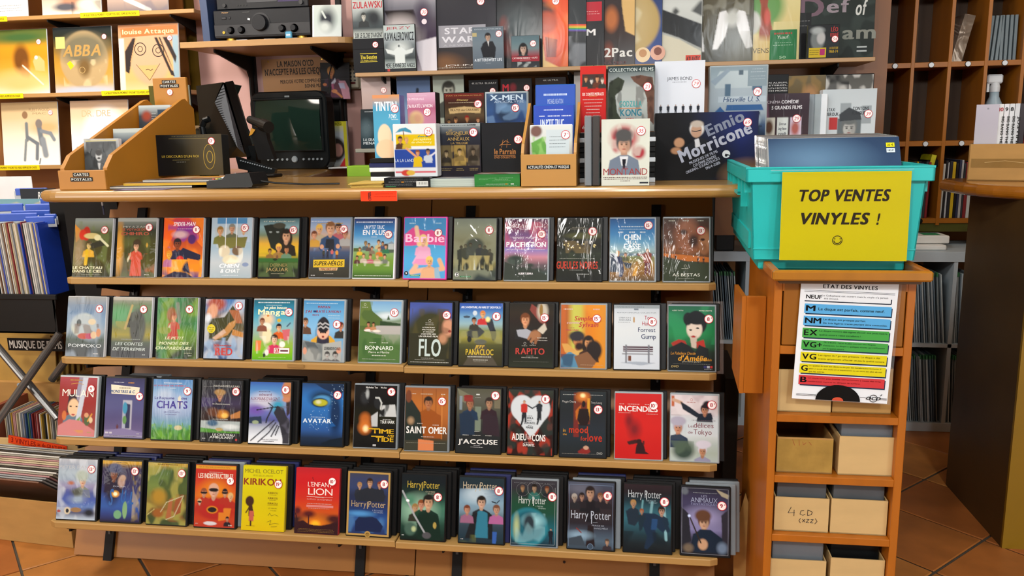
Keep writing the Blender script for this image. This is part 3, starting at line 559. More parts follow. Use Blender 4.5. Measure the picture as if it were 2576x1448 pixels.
 'g 1c5a6a 2a7a98 4a9ab0 78a8b4 8aa890 88a848 78b020 58a018;e .34 .32 .16 .10 e0c098 .5;e .36 .26 .03 .02 c07838;e .64 .34 .05 .03 c0a030;e .24 .5 .10 .16 b0a890 .2;e .32 .46 .14 .08 e0dcc8 .15;e .35 .6 .12 .12 dcd0a8 .2;B .22 .36 .05 b08060 6a3a24 7a4a38;B .64 .46 .055 d8a880 20181c c85a20;p c06068 .72 .5 .92 .48 .9 .66 .78 .68;l 3a4a60 .01 .84 .44 .92 .38;B .54 .66 .07 dcb090 3a2418 c03058;p c03058 .4 .76 .68 .76 .64 .86 .44 .86;e .74 .74 .07 .05 e8e4d8;p d8783c .08 .68 .22 .68 .2 .84 .08 .86;e .36 .88 .05 .05 d8d8d0;e .3 .92 .03 .04 2c2c2c;m e8e8e0 .3 10 .1 .6 .9 .9;t .5 .04 .8 .026 d0e0e4;t .5 .085 .4 .014 d0e0e4;W .54 .125 .58 .045 e8e8c8 les plus beaux;U .50 .20 .78 .085 e8e4b4 Mangas;R .53 .795 .93 .895 b02c30;R .54 .80 .92 .89 e8e4e4;R .56 .81 .67 .88 b02c30;U .615 .845 .09 .04 f0e8e8 RTL;R .70 .83 .89 .86 6a4048;t .5 .96 .7 .01 c8d890'),
(757,'c',1,('11€',.84,.39),'light blue dvd with a surprised boy in a bobble hat reading a newspaper, 11 euro sticker',
 'g 3c80b0 5a98c4 70a8d0 7cb0d4 6a9cc0 88a4b4 8a9498;m 5a90b8 .4 12 .1 .5 .95 .6;p 5a8cb0 .3 .6 .3 .5 .33 .42 .36 .5 .36 .6;B .05 .36 .06 c09070 4a3424 5a4030;B .93 .42 .06 c08868 5a3020 30302c;p c89a30 .2 .66 .36 .58 .68 .58 .8 .66 .8 .72 .2 .72;p 282838 .36 .56 .64 .56 .66 .72 .34 .72;e .5 .52 .15 .12 dca88c .1;e .5 .41 .15 .13 1c1c20 .08;l a8a8a8 .012 .36 .4 .42 .37 .48 .4 .54 .37 .64 .4;l a8a8a8 .012 .36 .46 .44 .43 .5 .46 .56 .43 .64 .46;e .5 .31 .07 .04 26262c;e .44 .53 .02 .012 2a2420;e .56 .53 .02 .012 2a2420;e .5 .6 .03 .02 7a3028;p 7c8484 0 .66 .5 .72 .5 1 0 1;p a0a4a0 .5 .72 .96 .66 .96 1 .5 1;p 50585c .04 .68 .3 .7 .4 .8 .14 .8;e .24 .9 .2 .12 989c98 .2;m 4a5054 .5 12 0 .7 .5 1;B .62 .9 .05 a8a8a4 3c3c3c 6a6a6a;B .82 .9 .055 a0a09c 30302c 5a5a5a;e .06 .84 .05 .06 c89078;e .9 .82 .06 .05 c89078;t .45 .045 .8 .02 b8d8ec;U .5 .105 .30 .04 883848 MAMAN;U .12 .18 .16 .04 8a3c50 J\'AI;R .24 .165 .32 .195 203868;U .62 .18 .60 .04 8a3c50 RATÉ L\'AVION !;U .3 .235 .16 .03 8a3c50 encore;t .76 .245 .3 .02 a8cce4;t .76 .285 .3 .02 a8cce4;U .74 .79 .40 .045 3a3c3c LES RINGARDS EN CAVALE !'),
(898,'c',0,('15€',.84,.18),'white bordered dvd with two bathers on a green river bank, 15 euro sticker',
 'g 6a98c0 88b0c8 5a7a50 a0a0a0 7a8a70 4a6a38 3c5c30 2c4a24;e .7 .24 .3 .06 c8d4d8 .5;p 4a6030 0 0 .24 0 .3 .16 .56 .3 .5 .4 0 .5;m 6a7c3a .5 9 0 0 .3 .4;p 2c4028 .5 .32 1 .36 1 .4 .5 .4;p 3a5030 .66 .3 .7 .22 .74 .3;r .4 .40 1 .54 a8a4a0 .9;p 4a6a38 0 .46 .3 .52 .6 .56 .7 .7 1 .8 1 1 0 1;m 8a907a .5 12 .55 .5 1 .7;B .22 .38 .035 b0785a 2c1c14 a86c50;e .22 .48 .1 .02 d8d4cc;B .34 .38 .03 b8845c 2c1c14 b08058;e .42 .49 .1 .02 d8d0c4;m 2c5228 .5 7 0 .6 1 1;O .12 .055 .02 .004 d8dcd0;t .12 .1 .14 .012 c8ccc0;t .34 .68 .16 .02 d0d8c8;t .64 .68 .16 .02 d0d8c8;T .50 .765 .68 .065 ecf0e4 BONNARD;T .50 .835 .50 .032 e4e8dc Pierre et Marthe;t .5 .89 .34 .022 d8dccc;t .5 .95 .8 .012 a8b0a0'),
(1024,'k',1,('15€',.88,.20),'dvd with wild hair blown before a blue sky and three tall white letters, 15 euro sticker',
 'g 3c4c90 46569a 3a4a80 30352c 28281c 24261c 28281c 202018;e .5 .45 .5 .35 34351c .25;m 4a4424 .6 7 .05 .1 .95 .9;e .92 .4 .14 .14 c08a6c .25;e .96 .46 .04 .02 8a3028;e .8 .58 .1 .08 b08060 .4;m 5a3c2c .5 9 .7 .15 1 .5;e .04 .8 .1 .1 3a5088 .4;p 2c2c1c .4 .5 .7 .6 .9 .8 .9 1 0 1 0 .5;O .48 .29 .022 .004 c8c8c0;t .48 .33 .2 .012 b8b8b0;t .48 .36 .2 .012 b8b8b0;W .46 .405 .30 .02 d8d8d0 LE PORTRAIT;W .46 .44 .32 .02 d8d8d0 SPECTACULAIRE;W .46 .475 .26 .02 d8d8d0 ET TOUCHANT;W .46 .51 .36 .02 d8d8d0 D\'UNE FEMME LIBRE.;W .46 .548 .46 .024 d8d8d0 UN GRAND FILM.;U .50 .73 .52 .27 b8c8c4 FLO;t .45 .90 .3 .012 c8c8c0;t .5 .925 .7 .01 b8b8b0;t .5 .965 .9 .016 c0c0b8'),
(1151,'k',1,('11€',.86,.21),'dvd with a motorcycle and sidecar jumping over a field, yellow title, 11 euro sticker',
 'g 28489c 3a68a8 6a98b8 88a8b0 7a8048 8a8438 4a4c28 38381c 34321c 2c2a18;B .54 .18 .05 d0a070 c87838 b83030;p 2c3038 .62 .3 .76 .24 .86 .5 .82 .58 .74 .5;e .8 .5 .06 .1 24282c .15;p 3c4040 .16 .46 .46 .38 .6 .46 .44 .56 .2 .56;e .24 .58 .05 .05 202224;B .34 .28 .045 b88060 1c1814 34342c;e .66 .26 .05 .04 e8dc90 .4;e .36 .16 .05 .04 c0ccd4;e .17 .22 .08 .02 3a4858;m 909060 .5 8 0 .45 1 .65;e .5 .62 .14 .04 5a5c50;p 4a4438 .4 .66 .6 .66 .9 1 .1 1;W .50 .065 .92 .03 e8ecf4 DE L\'AVENTURE, DU RIRE ET DES POILS !;W .48 .70 .24 .05 c8a83c JEFF;U .48 .785 .64 .09 c8ac34 PANACLOC;t .48 .86 .56 .02 d0d0c0;t .5 .91 .34 .02 c8c8bc;t .5 .94 .3 .01 a8a89c'),
(1277,'k',1,('15€',.80,.22),'dvd with a young boy and an old hand on dark robes, red spaced title, 15 euro sticker',
 'g 1c1a14 2a2218 241c18 22201c 1e1a18 1c1c14 1c2018 262c20;p 7c3c34 .5 .0 .7 .1 .85 .34 .7 .3 .46 .1;e .75 .12 .12 .14 b8b0a0 .3;e .72 .1 .04 .1 8a6a34;B .36 .26 .09 d0946c 6a3c20 202020;p 9ca0a8 .16 .42 .4 .4 .5 .44 .42 .56 .2 .52;e .6 .5 .12 .08 9a6a48 .2;l 9a6a48 .02 .52 .46 .44 .56;l 9a6a48 .02 .56 .54 .5 .6;l 8a5a3c .02 .62 .56 .6 .62;p c0b8a8 .64 .42 .8 .3 .86 .4 .76 .48;t .76 .54 .24 .016 c8c8c0;t .76 .58 .22 .016 c8c8c0;O .36 .63 .02 .004 c8c8c0;t .36 .67 .14 .012 a8a8a0;O .54 .625 .018 .004 c8c8c0;t .54 .66 .14 .012 a8a8a0;U .48 .755 .66 .095 b03c34 RAPITO;T .48 .855 .38 .018 c8c4bc MARCO BELLOCCHIO;t .48 .83 .16 .01 a8a8a0;t .5 .92 .8 .008 707068'),
(1408,'g',0,('15€',.80,.22),'dvd with a couple kissing before orange and green stripes, 15 euro sticker',
 'h 8a4c30 a85c28 b8b850 b8b44c c87824 d07c18 d08420 c88428;p b05c28 0 0 .1 0 .14 1 0 1;m d8942c .3 4 .5 0 1 .6;B .38 .56 .11 b87848 2c2824 c8a058;e .36 .50 .18 .08 2c2a30 .2;e .42 .66 .1 .06 2c1c18 .3;B .62 .60 .09 c08858 241c18 3a241c L;e .74 .72 .18 .16 241c1a .15;p 50809c 0 .84 .2 .74 .44 .84 .4 1 0 1;m 20304c .7 9 0 .78 .4 1;p c8964c .02 .62 .16 .62 .34 .74 .1 .76;p 7a5438 .3 .82 .6 .74 .8 .9 .7 1 .4 1;t .16 .07 .2 .03 d8b8a0;t .8 .07 .16 .03 d8b0a0;W .50 .215 .40 .07 b04030 Simple;W .28 .285 .30 .035 c8a0a0 comme;W .62 .315 .44 .07 b04034 Sylvain;t .26 .37 .14 .014 a06050;W .26 .40 .3 .026 b0484c Monia Chokri;t .7 .95 .5 .01 c8a888'),
(1542,'k',0,('8€',.84,.26),'plain white dvd with a park bench and small dark blue title, 8 euro sticker',
 'g b4bcc4 c8ced2 ccd2d4 c8d0d4 c4ccd4 c0c8d0;r 0 0 1 .055 8a9498;r .44 .05 .54 .08 707a84;p 9aa4b0 .14 .9 .5 .88 .92 .9 .6 .94;r .20 .645 .86 .668 48303a;r .20 .68 .86 .70 48303a;r .20 .71 .86 .728 48303a;r .18 .755 .86 .772 3c3034;r .25 .62 .285 .90 6a6c74;r .75 .62 .785 .90 6a6c74;r .31 .79 .38 .87 6a4030;T .36 .03 .6 .02 6a7278 WIDESCREEN;T .50 .12 .86 .016 5a626a EDITION SPECIALE COLLECTOR;T .24 .20 .26 .022 4a5260 LE FILM AUX 6;T .24 .235 .26 .024 4a5260 OSCARS;t .22 .27 .26 .01 8a9298;e .44 .23 .02 .045 a87c3c;T .76 .195 .18 .06 a83c48 Tom;T .74 .285 .24 .06 a83c48 Hanks;T .72 .385 .38 .07 2c3458 Forrest;T .76 .49 .32 .07 2c3458 Gump'),
(1680,'g',0,('8€',.87,.20),'dvd with a bobbed dark haired woman in a red top on emerald green, 8 euro sticker',
 'g 1c5a40 1c6c48 187848 1c7c44 1a6038 1c2c20 181c18 141814;m 2a9058 .5 5 0 0 1 .6;e .60 .26 .23 .19 0c1014 .06;e .56 .36 .17 .15 d8c8b8 .1;p c0b0a0 .46 .46 .62 .46 .6 .66 .5 .64;e .48 .37 .035 .012 14100c;e .63 .345 .035 .012 14100c;e .54 .475 .05 .014 a02420;e .42 .2 .1 .1 0e1216;e .62 .2 .22 .09 0c1014 .1;p 9c2c20 .06 .58 .22 .52 .36 .54 .4 .6 .12 .66;p a82c20 .6 .56 .76 .52 .8 .64 .62 .66;p 14181a 0 .66 .28 .56 .46 .62 .58 .72 .66 .6 .86 .66 .9 1 0 1;T .20 .07 .24 .02 d8dcd0 AUDREY TAUTOU;T .8 .07 .28 .02 d8dcd0 MATHIEU KASSOVITZ;V .32 .735 .54 .045 c88c24 Le Fabuleux Destin;W .52 .81 .62 .08 d09428 d\'Amélie;V .84 .83 .18 .04 c88c24 Poulain;T .5 .865 .4 .018 b8b4a0 JEAN-PIERRE JEUNET;t .5 .9 .8 .006 888880;W .14 .94 .16 .03 b8a060 DVD;R .76 .925 .82 .96 2c2c60;R .83 .925 .89 .96 a8a8b0;R .90 .925 .95 .96 b02c2c;t .86 .975 .18 .01 c8c8c8'),
]]
DV += [[
(143,'c',0,('9€',.86,.19),'red dvd in a clear case with a dark-haired woman and a pale blade, 9 euro sticker',
 'g 9a4048 8c2824 8a2420 882c24 8c3a30 a0604c;p 8c8ca0 .52 0 .62 0 .42 .9 .3 .9;B .40 .50 .11 dcb088 241820 5a7080;p 2c1c24 .26 .3 .46 .28 .5 .5 .3 .62 .22 .6;e .40 .52 .15 .15 e0b890 .1;e .32 .5 .03 .012 241c1c;e .48 .5 .03 .012 241c1c;e .4 .64 .05 .014 a03838;p b8c0cc .62 0 .76 0 .56 .9 .44 .9;p 6a9048 .5 .72 .6 .66 .56 .84 .5 .86;p c07878 0 .84 .3 .72 .6 .74 1 .9 1 1 0 1;m c8942c .6 7 .2 .9 .7 1;e .16 .66 .06 .08 c06a34;e .78 .72 .08 .10 4a5a38;e .76 .64 .06 .04 c89068;l c89030 .012 .8 .74 .9 .62;e .88 .72 .05 .05 d0b890;t .44 .05 .34 .03 b88a38;D b88a38 .008 .3 .12 .46 .1 .64 .12;T .50 .27 .84 .12 e8e4d8 MULAN;t .86 .93 .12 .03 c0a070'),
(260,'k',0,('9€',.89,.30),'blue lilac dvd slipcase with a half-open door of light and a cream title plate, 9 euro sticker',
 'g 2c2c50 3c3c68 484a78 4c4c7a 4a4470 584e78 6c6490;p a8a8b4 .46 .37 .70 .37 .70 .86 .46 .86;p 26284c .54 .42 .66 .44 .66 .84 .54 .84;p 98a0b4 .48 .38 .54 .42 .54 .86 .48 .86;e .52 .5 .06 .1 3a88a8 .15;e .52 .7 .05 .07 5a8848 .15;F .34 .90 .13 5a2c34 5a2c34 4a3028 2c1c1c;p 7a7098 0 .88 .5 .84 1 .9 1 .96 0 .96;Z dcd4bc .13 .11 .88 .15 .86 .28 .15 .265;t .34 .07 .28 .018 c8c8d0;t .66 .075 .16 .03 c88a3c;t .5 .165 .3 .022 6a6048;W .44 .225 .64 .045 204878 MONSTRES & C;R .03 .905 .12 .935 b8b4c0;R .14 .905 .21 .935 b8b4c0;t .88 .925 .08 .02 b8b4c0;R 0 .955 1 .985 8c88a0;t .5 .97 .7 .01 3c3858'),
(378,'k',1,('9€',.88,.19),'light blue dvd with tall green grass and purple capital title, 9 euro sticker',
 'g 4c7cb0 6a94bc 7ca0c8 7a98c0 708cb0 6a94a8 4c8c38 387020;e .3 .26 .2 .1 a8b8cc .6;e .5 .45 .44 .16 a0b0cc .6;m 6aa038 .8 12 0 .75 1 1;m 3c7028 .7 14 0 .8 1 1;e .68 .8 .1 .04 b8b088;p d0ccb8 .64 .3 .70 .26 .74 .4 .68 .5;l 60903c .006 .2 .9 .3 .7;l 60903c .006 .85 .9 .78 .72;l 60903c .006 .14 .9 .08 .74;l 70a048 .006 .38 .9 .44 .76;t .5 .06 .46 .018 d8e0e8;U .42 .105 .80 .022 a84858 LE VOYAGE DE CHIHIRO;t .5 .145 .16 .018 d8e0e8;U .30 .31 .50 .04 403c80 Le Royaume;U .80 .31 .14 .04 403c80 des;U .50 .42 .78 .12 3c3488 CHATS;t .5 .52 .14 .012 5a5c90;T .50 .545 .40 .022 6a6c98 HIROYUKI MORITA;t .5 .585 .3 .014 6a6c98'),
(500,'k',1,('10€',.87,.17),'dark wrapped dvd with a blonde head, a glowing bird and green meadow, 10 euro sticker',
 'g 26282c 24242a 2c2838 38304a 2a2024 2c1c18 34201c 24241c 202020;p 3c3458 0 .28 .5 .3 .56 .4 0 .44;B .46 .24 .07 a87858 8a6a44 242034;e .46 .19 .14 .05 9a7848 .2;p a8703c .74 .56 1 .48 1 .6 .76 .62;e .54 .55 .16 .07 b07028 .3;e .6 .57 .08 .04 e8b858 .4;e .3 .52 .14 .07 5a3420 .3;p 9ca8a8 0 .66 1 .66 1 .82 0 .82;e .3 .7 .14 .05 3c5c78 .3;e .75 .75 .2 .04 c8d0d0 .4;p 4a8830 0 .78 .4 .8 .7 .83 1 .82 1 .86 0 .86;e .48 .8 .1 .025 a89460;p 1c1e20 0 .855 1 .855 1 1 0 1;D 8a8a8a .003 .04 .1 .96 .1;U .62 .085 .64 .028 a8a8a0 HAYAO MIYAZAKI;W .5 .385 .46 .016 b8b8b0 APRÈS PRINCESSE MONONOKE;W .5 .635 .38 .016 b8b8b0 ET LE VOYAGE DE CHIHIRO;U .60 .888 .56 .035 c8ccc8 LE CHÂTEAU;U .55 .93 .60 .035 c8ccc8 AMBULANT;t .1 .955 .08 .02 b8b8b8;C .92 .96 .02 a83030'),
(622,'k',0,('8€',.88,.12),'dvd with a long-bladed hand over white snow and purple sky, 8 euro sticker',
 'g 3458a0 4c80b8 7aa0c8 8c8cb8 6068a8 4a5088 a8b0bc d0d8e0 dce0e4;e .36 .3 .3 .12 b8b8c8 .5;e .16 .46 .2 .08 6850a0 .5;e .7 .4 .16 .12 3890b0 .5;p 342c30 .86 0 1 0 1 .5 .92 .56;e .92 .13 .14 .16 b07850 .15;e .9 .28 .1 .04 b87c5c .3;p 26344c 0 .58 .3 .56 .32 .68 0 .68;p 2c2c34 .68 .38 .84 .42 .92 .56 1 .62 1 .9 .84 .92 .74 .66 .6 .5;m 5c5c6c .5 10 .5 .38 1 .95;l 1c1c24 .008 .7 .4 .5 .42 .18 .46;l 24242c .012 .56 .42 .44 .6 .42 .66;l 2a2a34 .010 .62 .62 .42 .74 .06 .96;l 2a2a34 .010 .66 .66 .5 .82 .24 .98;l 2a2a34 .010 .7 .7 .56 .88;l 2a2a34 .010 .74 .72 .66 .86;l 2a2a34 .008 .58 .4 .46 .34;e .16 .66 .08 .03 8c9c7c;p 34343c .84 .86 1 .82 1 1 .84 1;t .36 .155 .28 .012 48384c;T .38 .205 .30 .045 6a3c54 edward;T .38 .275 .72 .05 7a4458 AUX MAINS D\'ARGENT;D 8a5a6c .003 .02 .315 .76 .315;T .52 .935 .42 .02 3c3c48 Noces de Composition;t .5 .965 .28 .016 3c3c48'),
(753,'k',0,('7€',.86,.18),'deep blue dvd with a yellow-green lens shape and wide white title, 7 euro sticker',
 'g 24406c 2a5c98 2c6cb0 2c68ac 2860a0 285c9c 28508c 1c2c44 101c2c;p 1a2c48 .3 0 1 0 1 .12 .9 .2 .5 .08;e .5 .24 .3 .12 18304c .4;e .5 .28 .22 .09 4a88b8 .2;e .44 .31 .20 .075 142434 .12;e .45 .31 .17 .055 a8a828 .15;e .40 .30 .06 .03 c8c8a0 .5;e .82 .5 .14 .34 142c50 .4;p 1c508c .64 .3 .72 .6 .84 .68 .7 .7;s a8c8e0 44 .0045 .2 .4 .9 .75;s a8c8e0 30 .0045 .7 .02 1 .4;p 101c28 .5 .96 .7 .9 1 .86 1 1 .5 1;t .40 .545 .34 .014 a8c0d8;U .38 .605 .68 .065 d0dce4 AVATAR'),
(886,'g',0,('9€',.87,.10),'black dvd with two dark heads, an orange burst and blocky yellow title, 9 euro sticker',
 'g 141414 141414 101010 18180f 1c1c12 141414 141412 101010;e .24 .2 .1 .1 282a2c .3;e .3 .14 .04 .07 9aa0a0 .4;m a8aca8 .7 12 .15 .12 .34 .28;e .56 .28 .1 .1 202224;l b8bcb8 .012 .5 .2 .58 .2 .64 .28 .62 .38;p b0b4b4 .4 .5 .56 .42 .56 .66 .42 .66;p b8bcbc .66 .32 .96 .3 1 .5 .6 .5;m 202424 .8 9 .62 .3 1 .5;p 1c1c1c .58 .44 .72 .36 .7 .5;e .26 .55 .12 .1 a85c24 .4;e .26 .68 .14 .1 c06c28 .4;e .28 .7 .06 .05 f0d8a0 .5;t .78 .545 .2 .012 d0d0d0;U .40 .035 .28 .028 d0d0cc Nicholas Tse;U .68 .035 .14 .026 d0d0cc Wu Bai;U .79 .585 .34 .045 d8dcd8 TSUI HARK;U .69 .735 .52 .07 c8a020 TIME;R .34 .690 .62 .705 c8a020;U .88 .80 .15 .03 c8a020 AND;U .74 .865 .42 .07 c8a020 TIDE;R .42 .81 .72 .825 c8a020;R .46 .945 .54 .975 a8a8a8'),
(1014,'g',0,('15€',.86,.21),'orange brown dvd with a short-haired person in a courtroom and wide white title, 15 euro sticker',
 'g 8c5430 a0602c a8642c a4602c 985828 684020 3c3828 30302a;l 7c4420 .006 .4 .02 .4 .5;l 7c4420 .006 .72 .02 .72 .5;l b87438 .01 .86 .1 .86 .8;B .54 .24 .085 a46c48 28201c 8c4c1c;p 8c4a1c .36 .44 .5 .38 .66 .38 .84 .44 .86 .8 .34 .8;p 242c28 0 .1 .16 .2 .36 .4 .44 .8 .36 1 0 1;e .08 .14 .07 .1 6a3c28;p 38382e 0 .84 1 .84 1 1 0 1;p c8784c .32 .82 .68 .84 .68 1 .32 1;e .14 .53 .07 .055 9c8060 .5;t .2 .1 .1 .02 d0c0b0;t .88 .1 .1 .02 d0c0b0;t .5 .1 .28 .02 c8b8a0;t .36 .57 .14 .016 d8d0c8;t .72 .59 .14 .016 d8d0c8;U .51 .675 .94 .105 dcdcd8 SAINT OMER;t .54 .78 .3 .016 c8c0b8;t .5 .88 .9 .008 a8a898'),
(1143,'k',1,('9€',.88,.10),'dvd with two uniformed men facing each other in a dim corridor, 9 euro sticker',
 'g 4c4c3c 54544a 4a4a3e 3c4038 2c2e2c 202426 1a1e20 1c2020;p 6c6c58 0 .0 .3 .1 .4 .3 .1 .2;r .86 .1 1 .3 6a6450;r .42 .28 .56 .66 6c7868;r .06 .12 .12 .34 7a8890;B .30 .24 .075 98684c 5a3428 1c3048;r .16 .12 .36 .2 84302c;e .26 .12 .11 .02 7c2c28;B .74 .22 .075 a0785c 2c2420 2c1c24;p 1c2c40 .06 .4 .3 .36 .42 .5 .42 .72 .1 .74;p 2c2028 .6 .42 .74 .38 .94 .44 1 .74 .6 .7;O .49 .1 .001 .001 ccc;R .44 .08 .52 .10 c0c4c0;t .48 .14 .12 .012 a8aca8;t .48 .67 .12 .014 c8c8c0;t .22 .73 .14 .014 c8c8c0;t .48 .73 .2 .014 c8c8c0;t .74 .73 .14 .014 c8c8c0;U .50 .83 .90 .07 d8d8d4 J\'ACCUSE;t .48 .89 .14 .01 b8b8b8;t .48 .915 .28 .012 b8b8b8'),
(1273,'k',1,('11€',.84,.13),'dvd with two runners inside a white heart amid red debris, 11 euro sticker',
 'g 2c342c 28221c 2a1c1a 2a1a16 241412 2c1412 24100e;m a03424 .8 12;m 24302c .8 8;e .32 .28 .26 .2 c4ccd0 .06;e .68 .28 .26 .2 c4ccd0 .06;p c4ccd0 .1 .38 .5 .2 .92 .36 .6 .68 .5 .72;F .36 .50 .34 b02c24 20242a c0906c 7a4a34;F .70 .46 .30 242a30 202428 a0785c 24201c;l 242a30 .01 .44 .24 .54 .28 .64 .24;l 202428 .014 .36 .4 .3 .54;l 202428 .014 .72 .36 .66 .52;t .5 .4 .12 .012 303438;U .50 .435 .14 .032 2c3034 EFIRA;t .48 .475 .1 .012 303438;U .49 .51 .26 .032 2c3034 DUPONTEL;t .5 .55 .1 .012 303438;U .49 .58 .16 .032 2c3034 MARIE;U .26 .73 .33 .10 e0e0dc ADIEU;U .49 .735 .08 .05 e0e0dc LES;U .70 .735 .30 .10 e0e0dc CONS;t .48 .81 .2 .014 c8a8a0;U .48 .85 .26 .04 dcdcd8 DUPONTEL'),
(1405,'k',1,('13€',.84,.27),'dark dvd with a silhouette in a lit doorway and red lower-case title, 13 euro sticker',
 'g 20282c 1c2428 1c2226 1e242a 202830 1e2830 1c2428 1c2024;r .30 .02 .66 .5 6a2c1c .9;p b06020 .34 .3 .46 .2 .46 .5 .36 .5;p c89028 .6 .1 .66 .1 .66 .44 .6 .4;e .5 .08 .13 .07 c8742c .5;e .5 .06 .05 .03 f8e0a0 .5;p 6a2420 .3 .5 .4 .4 .42 .7 .3 .7;e .52 .19 .04 .05 1c1414;p 1e1414 .42 .26 .62 .26 .66 .42 .6 .52 .44 .52 .38 .42;p 7c2420 .4 .92 .5 .87 .64 .86 .68 .92 .6 .96 .42 .95;e .58 .86 .06 .03 b89078;t .2 .05 .28 .014 a8aca8;t .8 .05 .28 .014 a8aca8;T .20 .155 .30 .03 b0b0ac Maggie Cheung;T .8 .165 .24 .03 b0b0ac Tony Leung;U .10 .60 .06 .05 a87c2c in;U .11 .66 .09 .03 a87c2c the;U .41 .585 .42 .10 a8341c mood;U .53 .72 .14 .06 a8341c for;U .77 .70 .32 .12 a82c1c love;t .5 .955 .9 .008 888880;T .88 .94 .12 .03 b8bcb8 DVD'),
(1545,'c',0,('10€',.83,.18),'plain scarlet dvd with a small crouching figure at the bottom, 10 euro sticker',
 'g b82424 bc2420 bc201c c0201c bc201c b81c1a b41c1a;e .30 .42 .08 .1 7c1c20 .6;e .42 .55 .12 .12 781c20 .7;p 2c1418 .44 .92 .46 .8 .52 .72 .62 .76 .66 .88 .74 .92;p 3a1c1c .26 .74 .46 .70 .5 .76 .3 .79;e .52 .73 .06 .035 2c1818;r .6 .72 .64 .78 4a1c1c;t .14 .165 .1 .014 d8b0a8;t .4 .165 .26 .014 d8b0a8;t .72 .165 .16 .014 d8b0a8;U .50 .235 .84 .08 e4dcd8 INCENDIES;t .2 .3 .26 .014 d8a8a0;t .8 .31 .24 .014 d8a8a0'),
(1685,'c',0,('8€',.87,.14),'pale dvd of three portraits in white head scarves among blossoms, 8 euro sticker',
 'g c8bcc0 d0c4c8 c8c0c4 c0c8cc b8c4c8 c0c8c8 a8b4b0 a0aca0 a8b4b0;m a89498 .5 9 0 0 1 .32;m d8d0d0 .6 7 0 0 1 .3;r .02 .02 .08 .18 b05a34;l c09a80 .025 .06 .08 .22 .12;p 1c2430 .2 .1 .4 .18 .6 .28 .86 .26 .9 .36 .56 .34 .26 .22;B .72 .22 .07 b07c60 241c20 1c2430;e .78 .14 .1 .06 241c20 .2;B .16 .50 .09 b88468 a8a4b0 28344c;e .16 .40 .17 .07 a4a0b0 .15;r .34 .4 1 .62 c4ccd0 .8;p 303c4c 0 .62 .22 .6 .3 .68 0 .68;e .28 .84 .22 .14 34443c .3;m 5a6c58 .5 6 0 .7 .5 1;B .68 .84 .075 b08060 c4c0cc 8c8ca4;e .7 .74 .16 .06 c8c4d0 .15;O .44 .07 .02 .004 b05a50;t .44 .11 .2 .012 b06a60;T .44 .47 .13 .04 784850 Les;T .70 .455 .42 .07 784850 délices;T .42 .565 .10 .04 784850 de;T .68 .555 .38 .075 784850 Tokyo;t .7 .38 .5 .01 70606c'),
],[
(144,'k',1,('13€',.86,.16),'wrapped pale blue and violet dvd with a soft pale face, 13 euro sticker',
 'g a0a4ac 8c98a8 98a8b4 90a0b0 8c88a8 4c5890 4458a0 5c78b0 4a4c68 b0c0d0;m c0c8d0 .6 6;B .64 .36 .08 c8a488 90a098 788078;e .62 .27 .16 .09 a0aca0 .3;e .34 .4 .08 .03 a86850 .5;e .52 .66 .22 .06 8ca0b4 .5;e .48 .55 .14 .06 4c5048 .5;m 404c98 .4 8 0 .5 1 .8;e .28 .86 .08 .06 c8bca0;e .28 .86 .04 .035 20242c;e .5 .84 .14 .04 90704c;e .84 .88 .12 .06 20242c .5;e .06 .87 .05 .02 984848;T .40 .135 .76 .055 a8acb0 PETER PAN'),
(253,'k',1,('13€',.84,.16),'wrapped dark blue dvd with a hatted man and a cat, yellow top strip, 13 euro sticker',
 'g a88428 2c2440 302848 2c2850 2c3468 2c4c90 305498 2c3c78 241c30;r 0 0 1 .055 b8902c;e .28 .4 .2 .3 201c30 .3;B .30 .22 .09 7a4c38 241c24 241c30;e .32 .12 .18 .08 3a4060 .2;e .34 .17 .20 .02 343858 .3;e .5 .34 .09 .10 a08478 .2;e .54 .28 .07 .05 a88870 .2;m 8a7838 .5 14 .78 .1 1 .98;m c0b080 .4 9 .8 .2 1 .95;e .36 .545 .10 .055 c89038 .2;e .36 .545 .05 .03 fff0c8 .3;e .44 .88 .10 .07 6a9c74;e .62 .8 .06 .14 78a070;t .5 .03 .3 .02 8a6c20;T .46 .42 .32 .02 a8b0c0 PIXAR;W .26 .60 .12 .26 305c9c S;W .58 .58 .13 .2 2c5c9c U;W .78 .60 .11 .2 2c5c9c L;'),
(367,'k',1,('13€',.86,.16),'wrapped dvd of tangled green and gold jungle foliage, 13 euro sticker',
 'g a08434 4c6434 5a7038 6a7c3c 6a7434 7a6c30 7a5c2c 4c5028 54603c;r 0 .01 1 .05 a88830;m 2c3c20 .7 6;m a8a04c .6 7;m 8a3c1c .4 8 .3 .5 1 .95;e .3 .55 .18 .12 a07c28 .4;e .3 .82 .14 .07 8c5424 .3;p 9c5c38 .5 .9 .56 .6 .66 .56 .62 .9;p 8c4c2c .72 .6 .9 .5 .86 .8 .7 .85;l b8b490 .006 .36 .8 .5 .64 .92 .52 .7 .86 .5 .92;l b0a868 .006 .02 .86 .2 .76;t .5 .025 .5 .02 7a5c1c'),
(487,'k',0,('9€',.87,.245),'red and orange dvd with a family of round pale faces in masks, 9 euro sticker',
